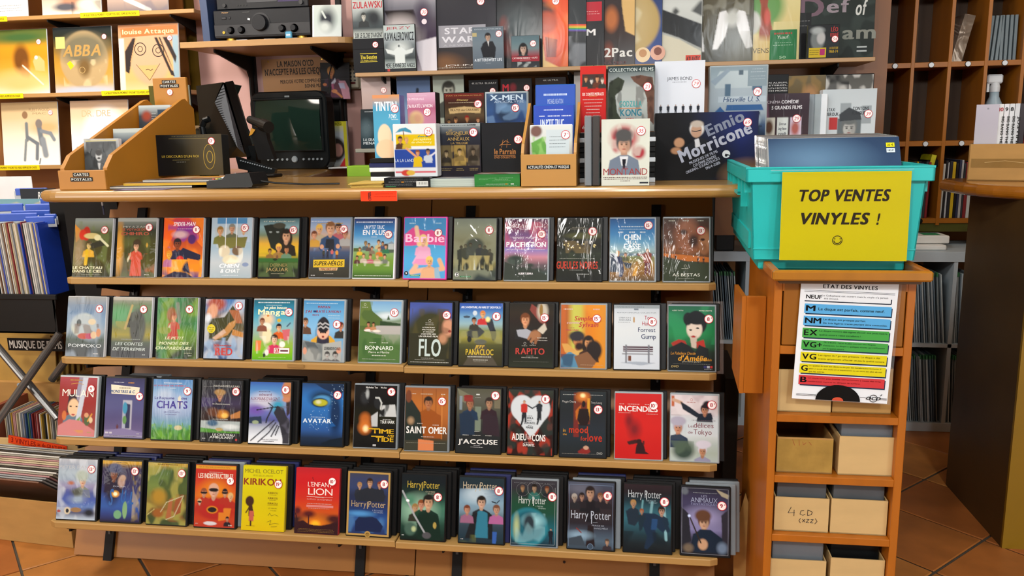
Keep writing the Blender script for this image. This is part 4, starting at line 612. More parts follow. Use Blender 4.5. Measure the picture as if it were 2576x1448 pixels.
 'g b02820 b02c20 b43420 c04c1c c4641c b83c1c a82c1c b03c20 a83424;r 0 .01 1 .06 c8942c;e .5 .42 .3 .16 d07c1c .6;e .5 .70 .42 .18 a02420 .15;p c87424 .6 .76 .94 .58 .86 .86 .6 .9;B .46 .42 .1 c89c84 c89c84 a42420;e .46 .4 .12 .03 201818;B .22 .45 .06 b88468 84482c a02c20;e .22 .45 .09 .018 201818;B .74 .44 .055 b88868 1c1820 a02c20;e .74 .44 .08 .016 201818;B .88 .5 .055 c8a078 c8a468 a02c20;B .12 .60 .04 c8a088 c8a070 a02c20;e .12 .6 .06 .014 201818;e .44 .72 .14 .06 c87c20 .1;e .44 .72 .11 .042 241c1c .1;e .4 .94 .16 .03 c8c4c8;B .82 .86 .035 a8745c 2c1c1c 241c24;T .46 .035 .78 .02 8c3c18 PAR LES CRÉATEURS DU MONDE DE NEMO;t .5 .115 .34 .014 c8a8a0;U .50 .175 .86 .075 dcd4c4 LES INDESTRUCTIBLES;t .08 .95 .08 .02 c8a8a0;t .9 .96 .1 .03 d0c8c0'),
(606,'yel',0,('19€',.84,.27),'bright yellow boxed set with a small brown figure and red-brown title, 19 euro sticker',
 'g c4bc0c c8c00a c4b80a c4b40a c8b40a c8ac0c;e .18 .55 .10 .08 3c2418;p 3c2418 .16 .62 .24 .6 .3 .78 .16 .78;l 3c2418 .01 .18 .64 .1 .73;p b05848 .18 .70 .29 .70 .28 .86 .17 .86;l 3c2418 .014 .22 .86 .22 .92;T .49 .08 .90 .06 70681c MICHEL OCELOT;T .47 .15 .46 .024 70601c FÊTE LES 20 ANS DE;U .46 .245 .88 .10 84381c KIRIKOU;U .72 .41 .23 .028 7a5c14 KIRIKOU;U .72 .49 .23 .028 7a5c14 KIRIKOU;U .72 .57 .23 .028 7a5c14 KIRIKOU;t .72 .44 .16 .008 7a6c18;t .72 .52 .16 .008 7a6c18;D 7a5c14 .004 .6 .6 .84 .6;T .72 .645 .2 .016 847818 LES TRÉSORS;T .74 .68 .14 .016 847818 CACHÉS;D 6a641c .005 .62 .76 .66 .72 .7 .76 .78 .74 .86 .76;D 6a641c .005 .6 .86 .7 .83 .66 .9 .78 .87 .88 .88;D 6a641c .005 .7 .93 .84 .92;D 6a3c18 .005 .12 .925 .32 .93'),
(739,'red',0,('10€',.84,.19),'scarlet boxed set with an acacia sunset silhouette and thin white title, 10 euro sticker',
 'g a82028 b82024 b81c20 bc2420 b82c20 bc3c1c b84c1c 342020 28181c 2c2428;e .5 .84 .3 .12 c86c1c .5;e .48 .85 .1 .05 f0b028 .5;p 30181c 0 .84 .2 .8 .34 .86 .6 .87 .8 .84 1 .78 1 1 0 1;e .32 .70 .14 .05 501c1c .5;l 401a1c .01 .32 .86 .32 .72;e .9 .76 .14 .05 401a1c .5;e .06 .66 .08 .06 501c20 .5;l 30181c .01 .02 .7 .06 .82;l 30181c .004 .38 .14 .4 .18;T .56 .245 .56 .07 e4d8d0 L\'ENFANT;T .57 .355 .56 .10 e4d8d0 LION;D d8c0b8 .005 .26 .435 .86 .435;t .56 .445 .2 .01 d8c0b8;T .56 .475 .58 .022 d0908c PATRICK GRANDPERRET;t .56 .54 .56 .016 d8a098;R .26 .56 .88 .595 c87874;t .56 .61 .5 .012 d8a098;t .5 .93 .8 .008 8a6c38;t .5 .95 .84 .008 8a6c38;t .5 .97 .84 .008 8a6c38;t .5 .12 .001 .001 fff'),
(868,'k',0,('8€',.86,.18),'dvd with a gold frame and a group of robed youngsters on midnight blue, 8 euro sticker',
 'g 3c3c48 343c5c 303c60 242c48 242c4c 20386c 284c88 243c70 242c50;B .52 .17 .06 b89070 2c201c 242830;B .28 .22 .045 b08c70 9a7444 282c34;B .75 .20 .045 b08468 7c3c24 242830;p 242830 .16 .36 .4 .26 .66 .26 .9 .36 .86 .46 .2 .46;m 4a78a8 .6 5 0 .7 1 .95;p 1a2444 .2 .78 .3 .7 .5 .68 .7 .72 .86 .84 .8 .94 .2 .94;e .3 .66 .28 .04 4a88c0 .6;T .50 .505 .80 .095 a8926c Harry Potter;R .47 .47 .49 .58 a8926c;T .72 .60 .24 .022 8c98b0 L\'ÉCOLE;T .74 .63 .22 .02 8c98b0 DES SORCIERS;R 0 0 1 .03 a8884c;R 0 .97 1 1 a8884c;R 0 0 .045 1 a8884c;R .955 0 1 1 a8884c;C .5 .975 .05 a8884c;C .5 .98 .034 8a6c34;t .5 .965 .06 .016 5a4420'),
(1004,'k',0,('8€',.84,.33),'dvd with three youngsters and a silver sword on green glow, gold title, 8 euro sticker',
 'g 161c20 141c20 182824 204038 3c6c58 3c6858 244438 183028 14201c;e .4 .55 .34 .2 8ab098 .6;e .2 .4 .12 .08 4a7c64 .6;B .32 .52 .06 b08c6c 8c6c40 2c2c24;B .46 .46 .065 b8846c 7c4424 1c3c2c;B .62 .42 .10 c09878 1c1a18 142c24;p 142820 .36 .64 .6 .58 .86 .62 .94 1 .4 1;l 989ca0 .014 .02 .26 .3 .62 .58 .92;e .6 .93 .1 .05 4c4c50;e .22 .84 .13 .10 405c50 .2;e .3 .84 .05 .04 a8b888 .4;e .78 .77 .04 .05 a08c48;s fff 2 .018 .12 .4 .18 .46;T .50 .15 .74 .105 b8a03c Harry Potter;R .46 .11 .48 .24 b8a03c;T .66 .255 .22 .022 a8a48c CHAMBRE;T .7 .285 .2 .02 a8a48c SECRETS;t .06 .94 .06 .02 c8c8c8'),
(1150,'k',1,('8€',.89,.19),'dvd with three youngsters under a cloudy moonlit sky, one in a teal shirt, 8 euro sticker',
 'g 1c2428 304458 5c7c94 7898ac 708c9c 3c5460 2c3c48 203440 1c2c34;e .4 .26 .3 .12 a8bcc8 .5;p 1c2c34 0 0 1 0 1 .14 0 .18;l 14181c .008 .74 .36 .84 .38 .9 .34;B .50 .38 .085 c09c84 1c1814 1c2024;p 2c7088 .36 .56 .46 .5 .58 .52 .7 .56 .68 .92 .34 .92;p 181c20 .14 .94 .3 .58 .42 .52 .36 .94;p 181c20 .64 .52 .74 .56 .78 .94 .66 .94;B .18 .50 .06 b08068 6a3824 8c5c78;B .84 .48 .065 b08870 6a4430 a05c8c;p 3058a0 .76 .82 .86 .82 .84 1 .76 1;m 6a7038 .4 9 0 .88 .4 1;T .46 .125 .76 .11 b0a48c Harry Potter;R .45 .10 .47 .2 b0a48c;T .68 .245 .24 .02 8cA0b0 PRISONNIER;T .74 .285 .22 .02 8ca0b0 D\'AZKABAN;t .08 .95 .06 .016 c8c8c8'),
(1282,'g',0,('8€',.90,.24),'dvd with a big turquoise glass ball below a green band, 8 euro sticker',
 'g 343238 2c2a30 243c30 1c4430 1c4434 1c4c50 1c5c68 1c4858 1c2c38;B .24 .13 .04 907050 604838 202428;B .50 .12 .05 907860 1c1814 2c6058;B .78 .13 .04 90684c 60341c 202428;e .38 .72 .42 .29 2c8090 .08;e .38 .70 .36 .25 1c5868 .2;e .5 .62 .2 .09 8cc0c8 .6;e .12 .72 .06 .16 a0b080 .6;e .4 .66 .12 .14 28343c .3;m 88b8c0 .4 8 .1 .5 .75 .95;F .88 .96 .24 1c2028 1c2028 b09080;O .24 .15 .10 .004 6a6c6c;O .50 .13 .11 .004 8a8c8c;O .78 .15 .10 .004 6a6c6c;T .50 .045 .9 .012 707478 EDITION SPECIALE 2 DVD;T .46 .305 .60 .11 b8c0bc Harry Potter;R .48 .27 .5 .39 b8c0bc;T .62 .395 .16 .02 9cb0a8 L\'ORDRE;T .68 .425 .16 .02 9cb0a8 PHENIX;D a8b0b0 .004 .02 .97 .96 .97 .96 .1'),
(1424,'k',0,('8€',.86,.19),'dark slate dvd with four small faces above misty hills and white title, 8 euro sticker',
 'g 40485a 3c3c48 342c34 2c2428 2c2628 28242a 3c4654 4a5c6c 34404c;e .3 .1 .3 .08 5a5c6a .6;B .48 .16 .085 a8846c 241c1c 1c1c20;B .30 .22 .05 987460 241c1c 242024;B .70 .21 .05 a8806a 6a442c 242024;B .14 .24 .05 8c7c70 9a948c 242428;B .84 .24 .045 906c5c 7c3c2c 242024;p 1c1a1e .4 .3 .58 .3 .62 .6 .4 .6;p 241c1e .44 .64 .56 .64 .6 .96 .4 .96;e .26 .8 .24 .06 7c98ac .6;p 38424c 0 .86 .3 .8 .4 .96 0 .96;l 7a3028 .008 .2 .7 .3 .76;B .86 .88 .04 a08068 4a3c34 342c30;T .50 .49 .86 .12 a8b0bc Harry Potter;R .51 .46 .53 .62 a8b0bc;t .6 .6 .1 .012 98a0ac;T .66 .645 .26 .022 98a0ac PRINCE DE;T .72 .685 .3 .022 98a0ac SANG-MÊLÉ;D 6a7c94 .006 .03 .97 .03 .04 .97 .04 .97 .97;C .5 .96 .045 384858;O .5 .96 .045 .006 6a7c94'),
(1566,'k',0,('8€',.86,.24),'dark blue green dvd with three people running through a forest, 8 euro sticker',
 'g 2c2024 201c20 1c3038 2c5460 30606c 284c58 20343c 1c2428 14181c;l 7ca8b0 .02 .84 .2 .9 .8;l 6c98a0 .02 .6 .26 .56 .5;l 5c8c94 .014 .4 .24 .36 .6;l 5c8c94 .01 .2 .3 .16 .5;B .80 .38 .06 a88470 2a1c18 1c2c3c;p 1c2c40 .4 .42 .66 .42 .84 .48 .92 .62 .84 .7 .66 .6 .7 .8 .5 .96 .44 .94 .5 .76 .4 .6;p 24446c .6 .5 .72 .5 .7 .66 .58 .66;l 1c2c3c .03 .86 .52 .94 .66;B .20 .29 .05 9c7c60 9c7848 202c38;p 202c38 .04 .4 .26 .36 .34 .52 .24 .62 .1 .6;B .38 .40 .035 98745c 8c4c2c 202c34;p 1c2c38 .3 .5 .46 .46 .4 .66 .34 .7;m 141c22 .6 6 0 .7 1 1;T .44 .14 .70 .11 b0b8bc Harry Potter;R .47 .11 .49 .22 b0b8bc;T .58 .235 .2 .02 88a0a8 RELIQUES;T .62 .265 .18 .02 88a0a8 DE LA MORT'),
(1711,'k',0,('9€',.85,.26),'dvd with a tousle-haired man in a navy coat holding a thin stick, 9 euro sticker',
 'g 24242c 343048 3c3854 38344c 4c4868 74709a 3c3c54 2c2c34 1c1c20;e .5 .45 .4 .14 8c88b0 .6;p 24242c 0 .3 .16 .4 .22 .8 0 .9;p 2c2a34 .84 .4 1 .3 1 .9 .86 .8;B .48 .52 .10 b89478 5a3c2c 18202c;e .46 .42 .17 .09 5a3c2a .2;p 182434 .24 .96 .26 .72 .4 .62 .62 .62 .86 .74 .9 .96;e .46 .84 .1 .08 b89070 .2;l 2c241c .010 .18 .44 .42 .82;s c8d8ff 1 .02 .16 .42 .18 .44;p a09880 .72 .02 1 .1 .98 .16 .84 .12;e .08 .07 .07 .05 5a6068 .3;e .16 .9 .1 .06 6a5c4c .4;e .86 .88 .1 .08 6a7c94 .4;t .5 .085 .5 .01 98a0a0;T .48 .13 .12 .03 8c90a8 LES;T .48 .19 .56 .07 9098b0 ANIMAUX;T .48 .25 .54 .035 7c80a0 FANTASTIQUES;D 7c8088 .006 .02 .98 .02 .02 .98 .02 .98 .98 .02 .98'),
]]
CASEM['yel'] = mat('yellow_box', 'b8a410', .5, .04); CASEM['red'] = mat('red_box', 'a02028', .5, .06)
ROWN = ['top shelf', 'second shelf', 'third shelf', 'bottom shelf']
NB = [[1]*13, [1]*13, [1]*13, [3]*13]
for r, row in enumerate(DV):
    for i, (px, case, wrap, st, lab, prog) in enumerate(row):
        y = ROWY[r]; x = UY(px, [699, 900, 1110, 1340][r], y).x
        d = .0145; lean = LEAN+random.uniform(-.012, .012)
        whole = case in ('yel', 'red') or case == 'w' and r < 2 and i < 6
        ins = (.001,)*4 if whole else ((.0025, .0045, .004, .004) if case in 'kp' else (.002, .005, .005, .004))
        T = item('dvd_case', 'dvd', 'dvd', (x+.0675, y, ROWZ[r]-(.003 if x > -.66 else 0)), (.135, .190, d), prog, lean, random.uniform(-.02, .02),
                 case, ins, st, bool(wrap), 'dvds facing out on the '+ROWN[r], cell=.0019, seed=r*20+i+1)
        T['label'] = lab if len(lab.replace(',', '').split()) < 17 else lab[:lab.rindex(',')]
        if r == 1 and i == 12: MB().box(-.069, .088, .0155, .0165, -.004, .2, M_CLEAR).build('clear_sleeve', parent=T)
        n = NB[r][i]; 
        for k in range(1, n+1):
            dd = .0155*k; xx = x+.0675+(.0125+random.uniform(-.004, .004) if k == 1 else .02+.004*k*random.uniform(.2, 1))
            mm = random.choice(['k', 'k', 'k', 'g', 'u', 'k']) if r == 3 else 'k'
            if r == 3 and i in (8, 10): mm = 'u' if k == 1 and i == 8 else mm
            o = link('dvd_case', case_mesh(.135, .190, d, CASEM[mm], .002)); o.location = (xx, y+dd, ROWZ[r]-(.003 if x > -.66 else 0)+(.001*k if r == 3 else -.0002)); o.rotation_euler = (-LEAN, 0, random.uniform(-.01, .01))
            w0 = {'k': 'black', 'g': 'grey', 'u': 'navy'}[mm]; q = lab.split(',')[0].replace('wrapped ', '').replace('boxed ', '').split()
            while len(q) > 8: q = q[:8]
            while q[-1] in ('with', 'a', 'the', 'of', 'and', 'in', 'over', 'on', 'an', 'above', 'before', 'two', 'each', 'behind', 'dark', 'pale', 'white', 'three', 'under', 'from'): q.pop()
            tag(o, [w0+' case edge directly behind the ', w0+' case second behind the ', w0+' case last behind the '][k-1]+' '.join(q), 'dvd', 'dvd cases behind the fronts on the '+ROWN[r])
for (x0, x1, yt, r, m, lab) in ((320, 420, 936, 2, 'g', 'grey plastic case poking up behind the slipcase with the open door'), (660, 765, 941, 2, 'k', 'black plastic case poking up behind the blue sky and snow dvd')):
    p = UY((x0+x1)/2, yt+10, ROWY[r]+.09)
    tag(MB().box(-.067, .067, 0, .03, 0, p.z-ROWZ[r], CASEM[m], c=.002).build('dvd_case'), lab, 'dvd').location = (p.x, ROWY[r]+.088, ROWZ[r]+.001)
# ------------------------------------------------------------------ placing helper: left/right pixel edges and top pixel on the vertical plane y, standing at height z0
def spot(xl, xr, yt, y, z0=None, yb=None, lean=0.0):
    yb_ = yb if yb is not None else 400
    a = UY(xl, yb_, y); b = UY(xr, yb_, y); xm = (xl+xr)/2
    z = UY(xm, yb_, y).z if z0 is None else z0
    if yb is None:
        for _ in range(4):
            yb_ = PX((a.x+b.x)/2, y, z)[1]; a = UY(xl, yb_, y); b = UY(xr, yb_, y)
    h = UY(xm, yt, y).z-z
    for _ in range(3): h = (UY(xm, yt, y+h*math.sin(lean)).z-z)/math.cos(lean)
    return ((a.x+b.x)/2, y, z), b.x-a.x, h
def put(name, label, cat, px, y, z0, d, prog, yb=None, lean=0.0, **k):
    loc, w, h = spot(px[0], px[1], px[2], y, z0, yb, lean)
    if 'size' in k: w, h = k.pop('size')
    return item(name, label, cat, loc, (w, h, d), prog, lean, **k)
def stack_cases(name, label, n, loc, size, cols, group, spine=None):
    w, d, t = size
    for i in range(n):
        m = cols[i % len(cols)]; c = CASEM[m] if m in CASEM else MATS[m]
        o = link(name, case_mesh(w, t*.94, d, c, .0015)); o.location = (loc[0]+random.uniform(-.003, .003), loc[1]+random.uniform(-.003, .003), loc[2]+t*i); o.rotation_euler = (0, 0, random.uniform(-.02, .02))
        tag(o, label, 'dvd', group)

# ------------------------------------------------------------------ wall panels and the wall shelf unit over the counter
BROWNM = mat('brown_metal_panel', '7a4a1e', .4, .08, 3)
PINKW = mat('pinkish_wall_paint', 'b8908a', .7, .04, 3)
def wallrect(xl, xr, yt, yb, y, m, name, lab=None, th=.01):
    a = UY(xl, yb, y); b = UY(xr, yt, y)
    o = MB().box(a.x, b.x, y, y+th, a.z, b.z, m).build(name); return o
pw = wallrect(528, 893, -60, 470, 3.975, PINKW, 'trim_1', th=.012); struct(pw, 'pinkish painted wall panel behind the television')
ws = thing('wall_shelving', 'brown metal wall shelving with two long shelves of records behind the counter', 'shelving', (0.1, 3.6, 1.2))
def part(mb, name, T): 
    o = mb.build(name, parent=T); o.location = -T.location; return o
zA = UY(1550, 163, 3.35).z; zB = 1.30
xa = UY(893, 180, 3.35).x; xb = UY(2203, 140, 3.35).x
part(MB().box(xa, xb+.12, 3.62, 3.64, .9, 2.3, BROWNM), 'back_panel', ws)
SHM = mat('upper_shelf_edge', 'a5825a', .45, .06, 8, (.3, 6, 6), .05)
xm_ = UY(1493, 163, 3.35).x
for k, (x0, x1) in enumerate(((xa, xm_), (xm_+.002, xb))): part(MB().box(x0, x1, 3.35, 3.62, zA-.016, zA, SHM, c=.002), 'shelf', ws)
part(MB().box(xa-.01, xb, 3.33, 3.62, zB-.016, zB, mat('lower_shelf_edge', '8c8c80', .5, .06, 8), c=.002), 'shelf', ws)
for x in (UY(1000, 200, 3.6).x, UY(1440, 190, 3.6).x, UY(2075, 170, 3.6).x):
    part(MB().box(x-.014, x+.014, 3.60, 3.62, .9, 2.3, BLACKM), 'upright', ws)
    for z in (zA, zB): part(MB().prism([(3.37, z-.017), (3.37, z-.03), (3.60, z-.09), (3.60, z-.017)], x-.003, x+.003, 'x', BLACKM), 'bracket', ws)
def lp(xr, yb, y, z, prog, label, wrap=True, xl=None, name='vinyl_record', body='k', lean=.06, st=None, hand=True, seed=3, w=.315, group='records on the wall shelf', cell=.004, inset=(.001,)*4, sr=.0155, rz=0):
    b = UY(xr, yb, y)
    x = b.x-w/2 if xl is None else UY(xl, yb, y).x+w/2
    return item(name, label, 'record', (x, y, z), (w, w, .006), prog, lean, rz=rz, body=body, inset=inset, sticker=st, mt=M_WRAPL if wrap else M_PRINT, bodyname='sleeve', cell=cell, seed=seed, group=group, hand=hand, sr=sr)
S1 = 'records on the wall shelf'
LPS = [
(1100, 172, 'g 9a98a0 6a6a74 4a4450 382c40 3a2c44 6a606c a8a0a8;p 1c1418 .3 .2 .7 .2 .8 .5 .5 .6;e .5 .5 .3 .22 a8a0a0 .3;p c8c4cc .7 .62 1 .56 1 1 .8 1;e .82 .3 .1 .2 3a3044 .5;C .84 .36 .035 d8c8d0', 'dark lilac record sleeve with a sleeping face, leaning behind the white cloaked figure dvd', ('30', .84, .24)),
(1250, 170, 'g 1c1c24 24242c 26262e 24242a 2a2628 3a2c24;e .3 .9 .2 .1 6a4a30 .6;R .23 .42 .86 .70 8c8c94;U .52 .49 .42 .075 c8c8d0 STAR;U .54 .60 .54 .075 c8c8d0 WARS;T .54 .675 .50 .025 a8a8b0 A NEW HOPE;T .60 .93 .6 .02 c8c4c0 JOHN W;t .55 .96 .8 .012 a8a8a0', 'black record box with a silver title plate on the wall shelf', ('99', .8, .13)),
(1365, 166, 'g 141418 1a1c20 16181c 141416 1a1416;e .5 .5 .26 .3 2c3034 .4;e .5 .46 .06 .12 7a3a34 .4;e .6 .7 .12 .12 8c3830 .5;e .7 .5 .2 .25 303c40 .6', 'near-black record sleeve with a hooded red shape behind the small portrait cd box', None),
(1430, 163, 'g c83c1c d04c1c d8541c c84418 a83410;e .62 .3 .2 .16 2c1410 .2;e .72 .42 .14 .14 a8401c .2;p d8b068 .55 .4 .64 .5 .7 .9 .9 1 .62 1 .56 .7;p 7c2414 .7 .6 .86 .64 .84 .86 .72 .86;m e07830 .4 5', 'bright orange record sleeve with a profile wearing a dark cap', ('49', .84, .16)),
(1475, 160, 'g 202428 22282c 242a2e 24282c 20262a;m 8a9098 .5 8 .7 .6 1 1;Z c84030 .5 .44 1 .46 1 .475 .5 .455;Z c88428 .5 .455 1 .475 1 .49 .5 .47;Z c8b830 .5 .47 1 .49 1 .505 .5 .485;Z 4c9040 .5 .485 1 .505 1 .52 .5 .5;Z 3870a0 .5 .5 1 .52 1 .535 .5 .515;Z 60408c .5 .515 1 .535 1 .55 .5 .53', 'black record sleeve crossed by a thin band of rainbow stripes', None),
(1520, 157, 'g 1c1c20 1c1e22 1a1c20 1c1c1e;R .66 .18 .97 .42 a81c2c;t .84 .3 .16 .01 e0a0a0;t .84 .33 .2 .01 e0a0a0;U .83 .56 .12 .08 d8d8d8 M', 'black record sleeve with a red square label and a white letter', None),
(1597, 152, 'g 241a18 2c2020 301c18 281814 1c1414 1c1418;e .7 .4 .08 .14 a86030 .4;p c8a468 .82 .1 1 .1 1 .62 .88 .56 .84 .3;e .66 .8 .06 .1 6a3020 .5;U .79 .82 .36 .11 c8c8c4 2Pac;T .70 .95 .4 .03 5a2c30 GREATEST', 'brown and gold record sleeve with a white slanting name low down', None),
(1665, 150, 'g 24345a 2a3c6c 2c4478 28407c 243868;e .55 .45 .42 .40 a89058 .05;e .5 .4 .3 .3 b8a478 .5;m d0c8a8 .5 6 .3 .1 .9 .8;C .76 .86 .095 d0b890;C .95 .84 .095 c89884;C .76 .84 .05 a87848;C .95 .82 .05 703c30', 'blue record sleeve with a golden disc and two round portraits', None),
(1765, 155, 'g a8aca8 c0c4c0 b0b4b0 8c908c b8b8a8;p 1c1e20 .5 .3 1 .5 1 .8 .72 .66 .5 .58;m 141618 .9 9 .6 .1 1 .6;p c0bca8 .48 .6 .72 .68 1 .84 .9 1 .48 1;R .80 .88 .99 .98 c03c24;U .895 .93 .17 .06 1c1414 ATLANTIC', 'black and white torn paper record sleeve with a small red label', None),
(1893, 148, 'g 3c3820 443c20 40381c 3c3418 34301c 2c2818;m 8a8878 .5 14 .3 .05 .95 .4;p d0d0d0 .58 .36 .66 .34 .71 .42 .66 .66 .56 .82 .5 .82 .54 .6;p d0d0d0 .90 .36 .82 .34 .77 .42 .82 .6 .92 .82 1 .8 .94 .5;e .74 .44 .08 .1 a8a8a0 .4;p d0d0d0 .30 .5 .37 .6 .4 .84 .33 .84;m 5c5434 .4 5 0 .6 1 1', 'olive black record sleeve with a pair of white wings', None),
(2010, 143, 'g c8bc84 ccc088 c8b87c c8b474 c4b070;e .5 .30 .3 .3 5c8c48 .2;p 8c3c24 .44 .0 .62 .0 .6 .3 .7 .74 .5 .74 .52 .3;e .42 .5 .1 .14 b8b8b0 .15;e .6 .44 .04 .1 b84c3c .3;e .46 .1 .1 .08 a0442c .3;e .5 .85 .35 .16 c0a868 .3;R .68 .5 1 1 c8bc84;T .46 .85 .34 .06 4a4020 STEVENS;R .64 .60 .97 .98 1c6a38;t .80 .645 .22 .03 b04030;V .80 .69 .14 .04 c8d0c0 Yusuf;t .8 .76 .2 .012 90b898;t .8 .79 .24 .012 90b898;T .8 .94 .08 .03 a8c8a8 50', 'cream record sleeve with a red tree and green corner label', None),
(2197, 140, 'g 1c2420 202824 222a28 202826 1c2422;m 3c4844 .4 10;W .55 .14 .8 .10 b8bcb8 The Women;U .24 .34 .30 .22 6a5460 D;U .56 .33 .28 .16 8a8088 ef;W .84 .36 .14 .18 c0c4c0 of;U .82 .66 .40 .16 7c8078 am;R .0 .4 .24 .95 16181a;t .12 .5 .2 .01 7c7c7c;t .12 .56 .2 .01 7c7c7c;R .8 .83 .92 .90 a8b0b0;R .8 .85 .92 .88 20282a', 'dark green record sleeve with brushed white lettering at the shelf end', None),
]
for i, (xr, yb, prog, lab, st) in enumerate(LPS):
    lp(xr, yb, 3.40+.0085*i, zA, prog, lab, st=st, seed=40+i, cell=.0035)
put('dvd_case', 'pale grey dvd with a gaunt man and red capital name, standing on the black box', 'dvd', (889, 968, -14), 3.395, zA+.128, .014,
    'g a8b0ac b0b8b4 a8b0b0 8c9494 50585c 3c4448 b0b8b4 a8b0ac;e .5 .5 .3 .16 4a5254 .4;e .7 .5 .2 .16 2c3034 .5;B .36 .46 .07 b8b8b0 3c4040 34383a;U .50 .21 .96 .14 a8343c ZULAWSKI;t .5 .09 .6 .03 202428;U .5 .875 .9 .10 202428 SUR LE GLOBE D\'ARGENT;R 0 .94 1 1 2a2c30', inset=(.002,)*4, group='dvds on the wall shelf')
put('box_set', 'black lidded cd box with yellow lettering beside the white cloaked figure dvd', 'box', (891, 968, 97), 3.385, zA, .125,
    'g 1c1e22 1e2024 1c1e22 1a1c20;R 0 .29 1 .31 0c0d10;R .22 .42 .78 .44 c8b83c;U .5 .53 .54 .10 c8b83c The Beatles;T .5 .62 .52 .035 c8b83c CD Singles Collection;R .22 .66 .78 .68 c8b83c', sticker=('40', .74, .18), hand=True, group='boxes on the wall shelf', inset=(.0,)*4)
put('dvd_case', 'pale dvd with a white cloaked figure and bold condensed black title', 'dvd', (968, 1048, 61), 3.375, zA, .014,
    'g a8b4b4 a8b4b4 9aa4a8 6a7478 50585c 3c4446 a0acac a8b4b0;e .5 .5 .3 .14 b8c0c0 .5;p c8d0d0 .3 .55 .46 .46 .54 .46 .7 .55 .96 .5 .9 .6 .66 .64 .66 .82 .34 .82 .34 .64 .1 .6 .04 .5;e .5 .44 .07 .05 b8c0c0;e .48 .45 .03 .025 50585c;T .48 .065 .8 .055 a03c44 JERZY;U .50 .245 .94 .17 202428 KAWALEROWICZ;U .5 .865 .94 .09 202428 MERE JEANNE DES ANGES;R 0 .93 1 1 2a2c30;R .08 .94 .16 .99 a83c3c', inset=(.002,)*4, group='dvds on the wall shelf')
put('dvd_case', 'slate grey dvd with a smoking man in a suit, handwritten 25 sticker', 'dvd', (1190, 1268, 67), 3.372, zA, .014,
    'g 5a646e 60707c 66747e 606c78 586470 505c68;B .50 .24 .085 a88c78 1c1a1c 1c1e24;p 1a1c22 .26 .5 .4 .34 .66 .34 .76 .5 .72 .74 .34 .74;p c8c8c8 .48 .34 .54 .34 .52 .46;T .5 .05 .86 .03 a8b4bc EDITION COLLECTOR LIMITEE;U .50 .78 .90 .065 c8d0d8 A BITTERSWEET LIFE;t .5 .72 .3 .014 a8b4bc;t .5 .86 .16 .016 a8b4bc;R 0 .13 .14 .22 a89c70', inset=(.001,)*4, sticker=('25', .86, .17), hand=True, group='dvds on the wall shelf', body='g')
put('cd_case', 'small cd box with a dark haired portrait over a red stripe, handwritten 59 sticker', 'cd', (1287, 1358, 89), 3.372, zA, .02,
    'g 50646c 587078 6c7c80 8c3038 282c30 30343a;r 0 0 1 .62 587078 .2;B .42 .40 .14 b89c8c 16181a 2c3034 L;R 0 .64 1 .80 8c2834;U .48 .69 .9 .05 d0c0c0 CATHERINE RIBEIRO + ALPES;t .5 .755 .4 .02 c8a8a8;m a8b0b0 .7 12 .2 .82 .9 .98', inset=(.001,)*4, sticker=('59', .78, .25), hand=True, wrap=True)
put('cd_case', 'cd box with a white haired man in profile and a yellow label', 'cd', (2029, 2109, 62), 3.40, zA, .02,
    'g 1c1e20 1c2022 22262a 202426 181a1c;e .32 .42 .22 .32 6a7070 .15;e .42 .38 .13 .18 a8a8a8 .2;e .3 .16 .2 .1 9aa0a0 .4;U .84 .14 .22 .12 a83430 LÉO;U .84 .30 .26 .10 a83430 FERRÉ;U .84 .68 .28 .06 a88c20 LA SOLITUDE;U .84 .78 .28 .08 a88c20 1968-74;R .05 .66 .6 .95 b8a020;R .4 .7 .56 .88 a02860;t .22 .74 .3 .02 4a4010;t .22 .8 .3 .02 4a4010;t .22 .86 .3 .02 4a4010', inset=(.001,)*4, sticker=('54', .86, .42), hand=True)
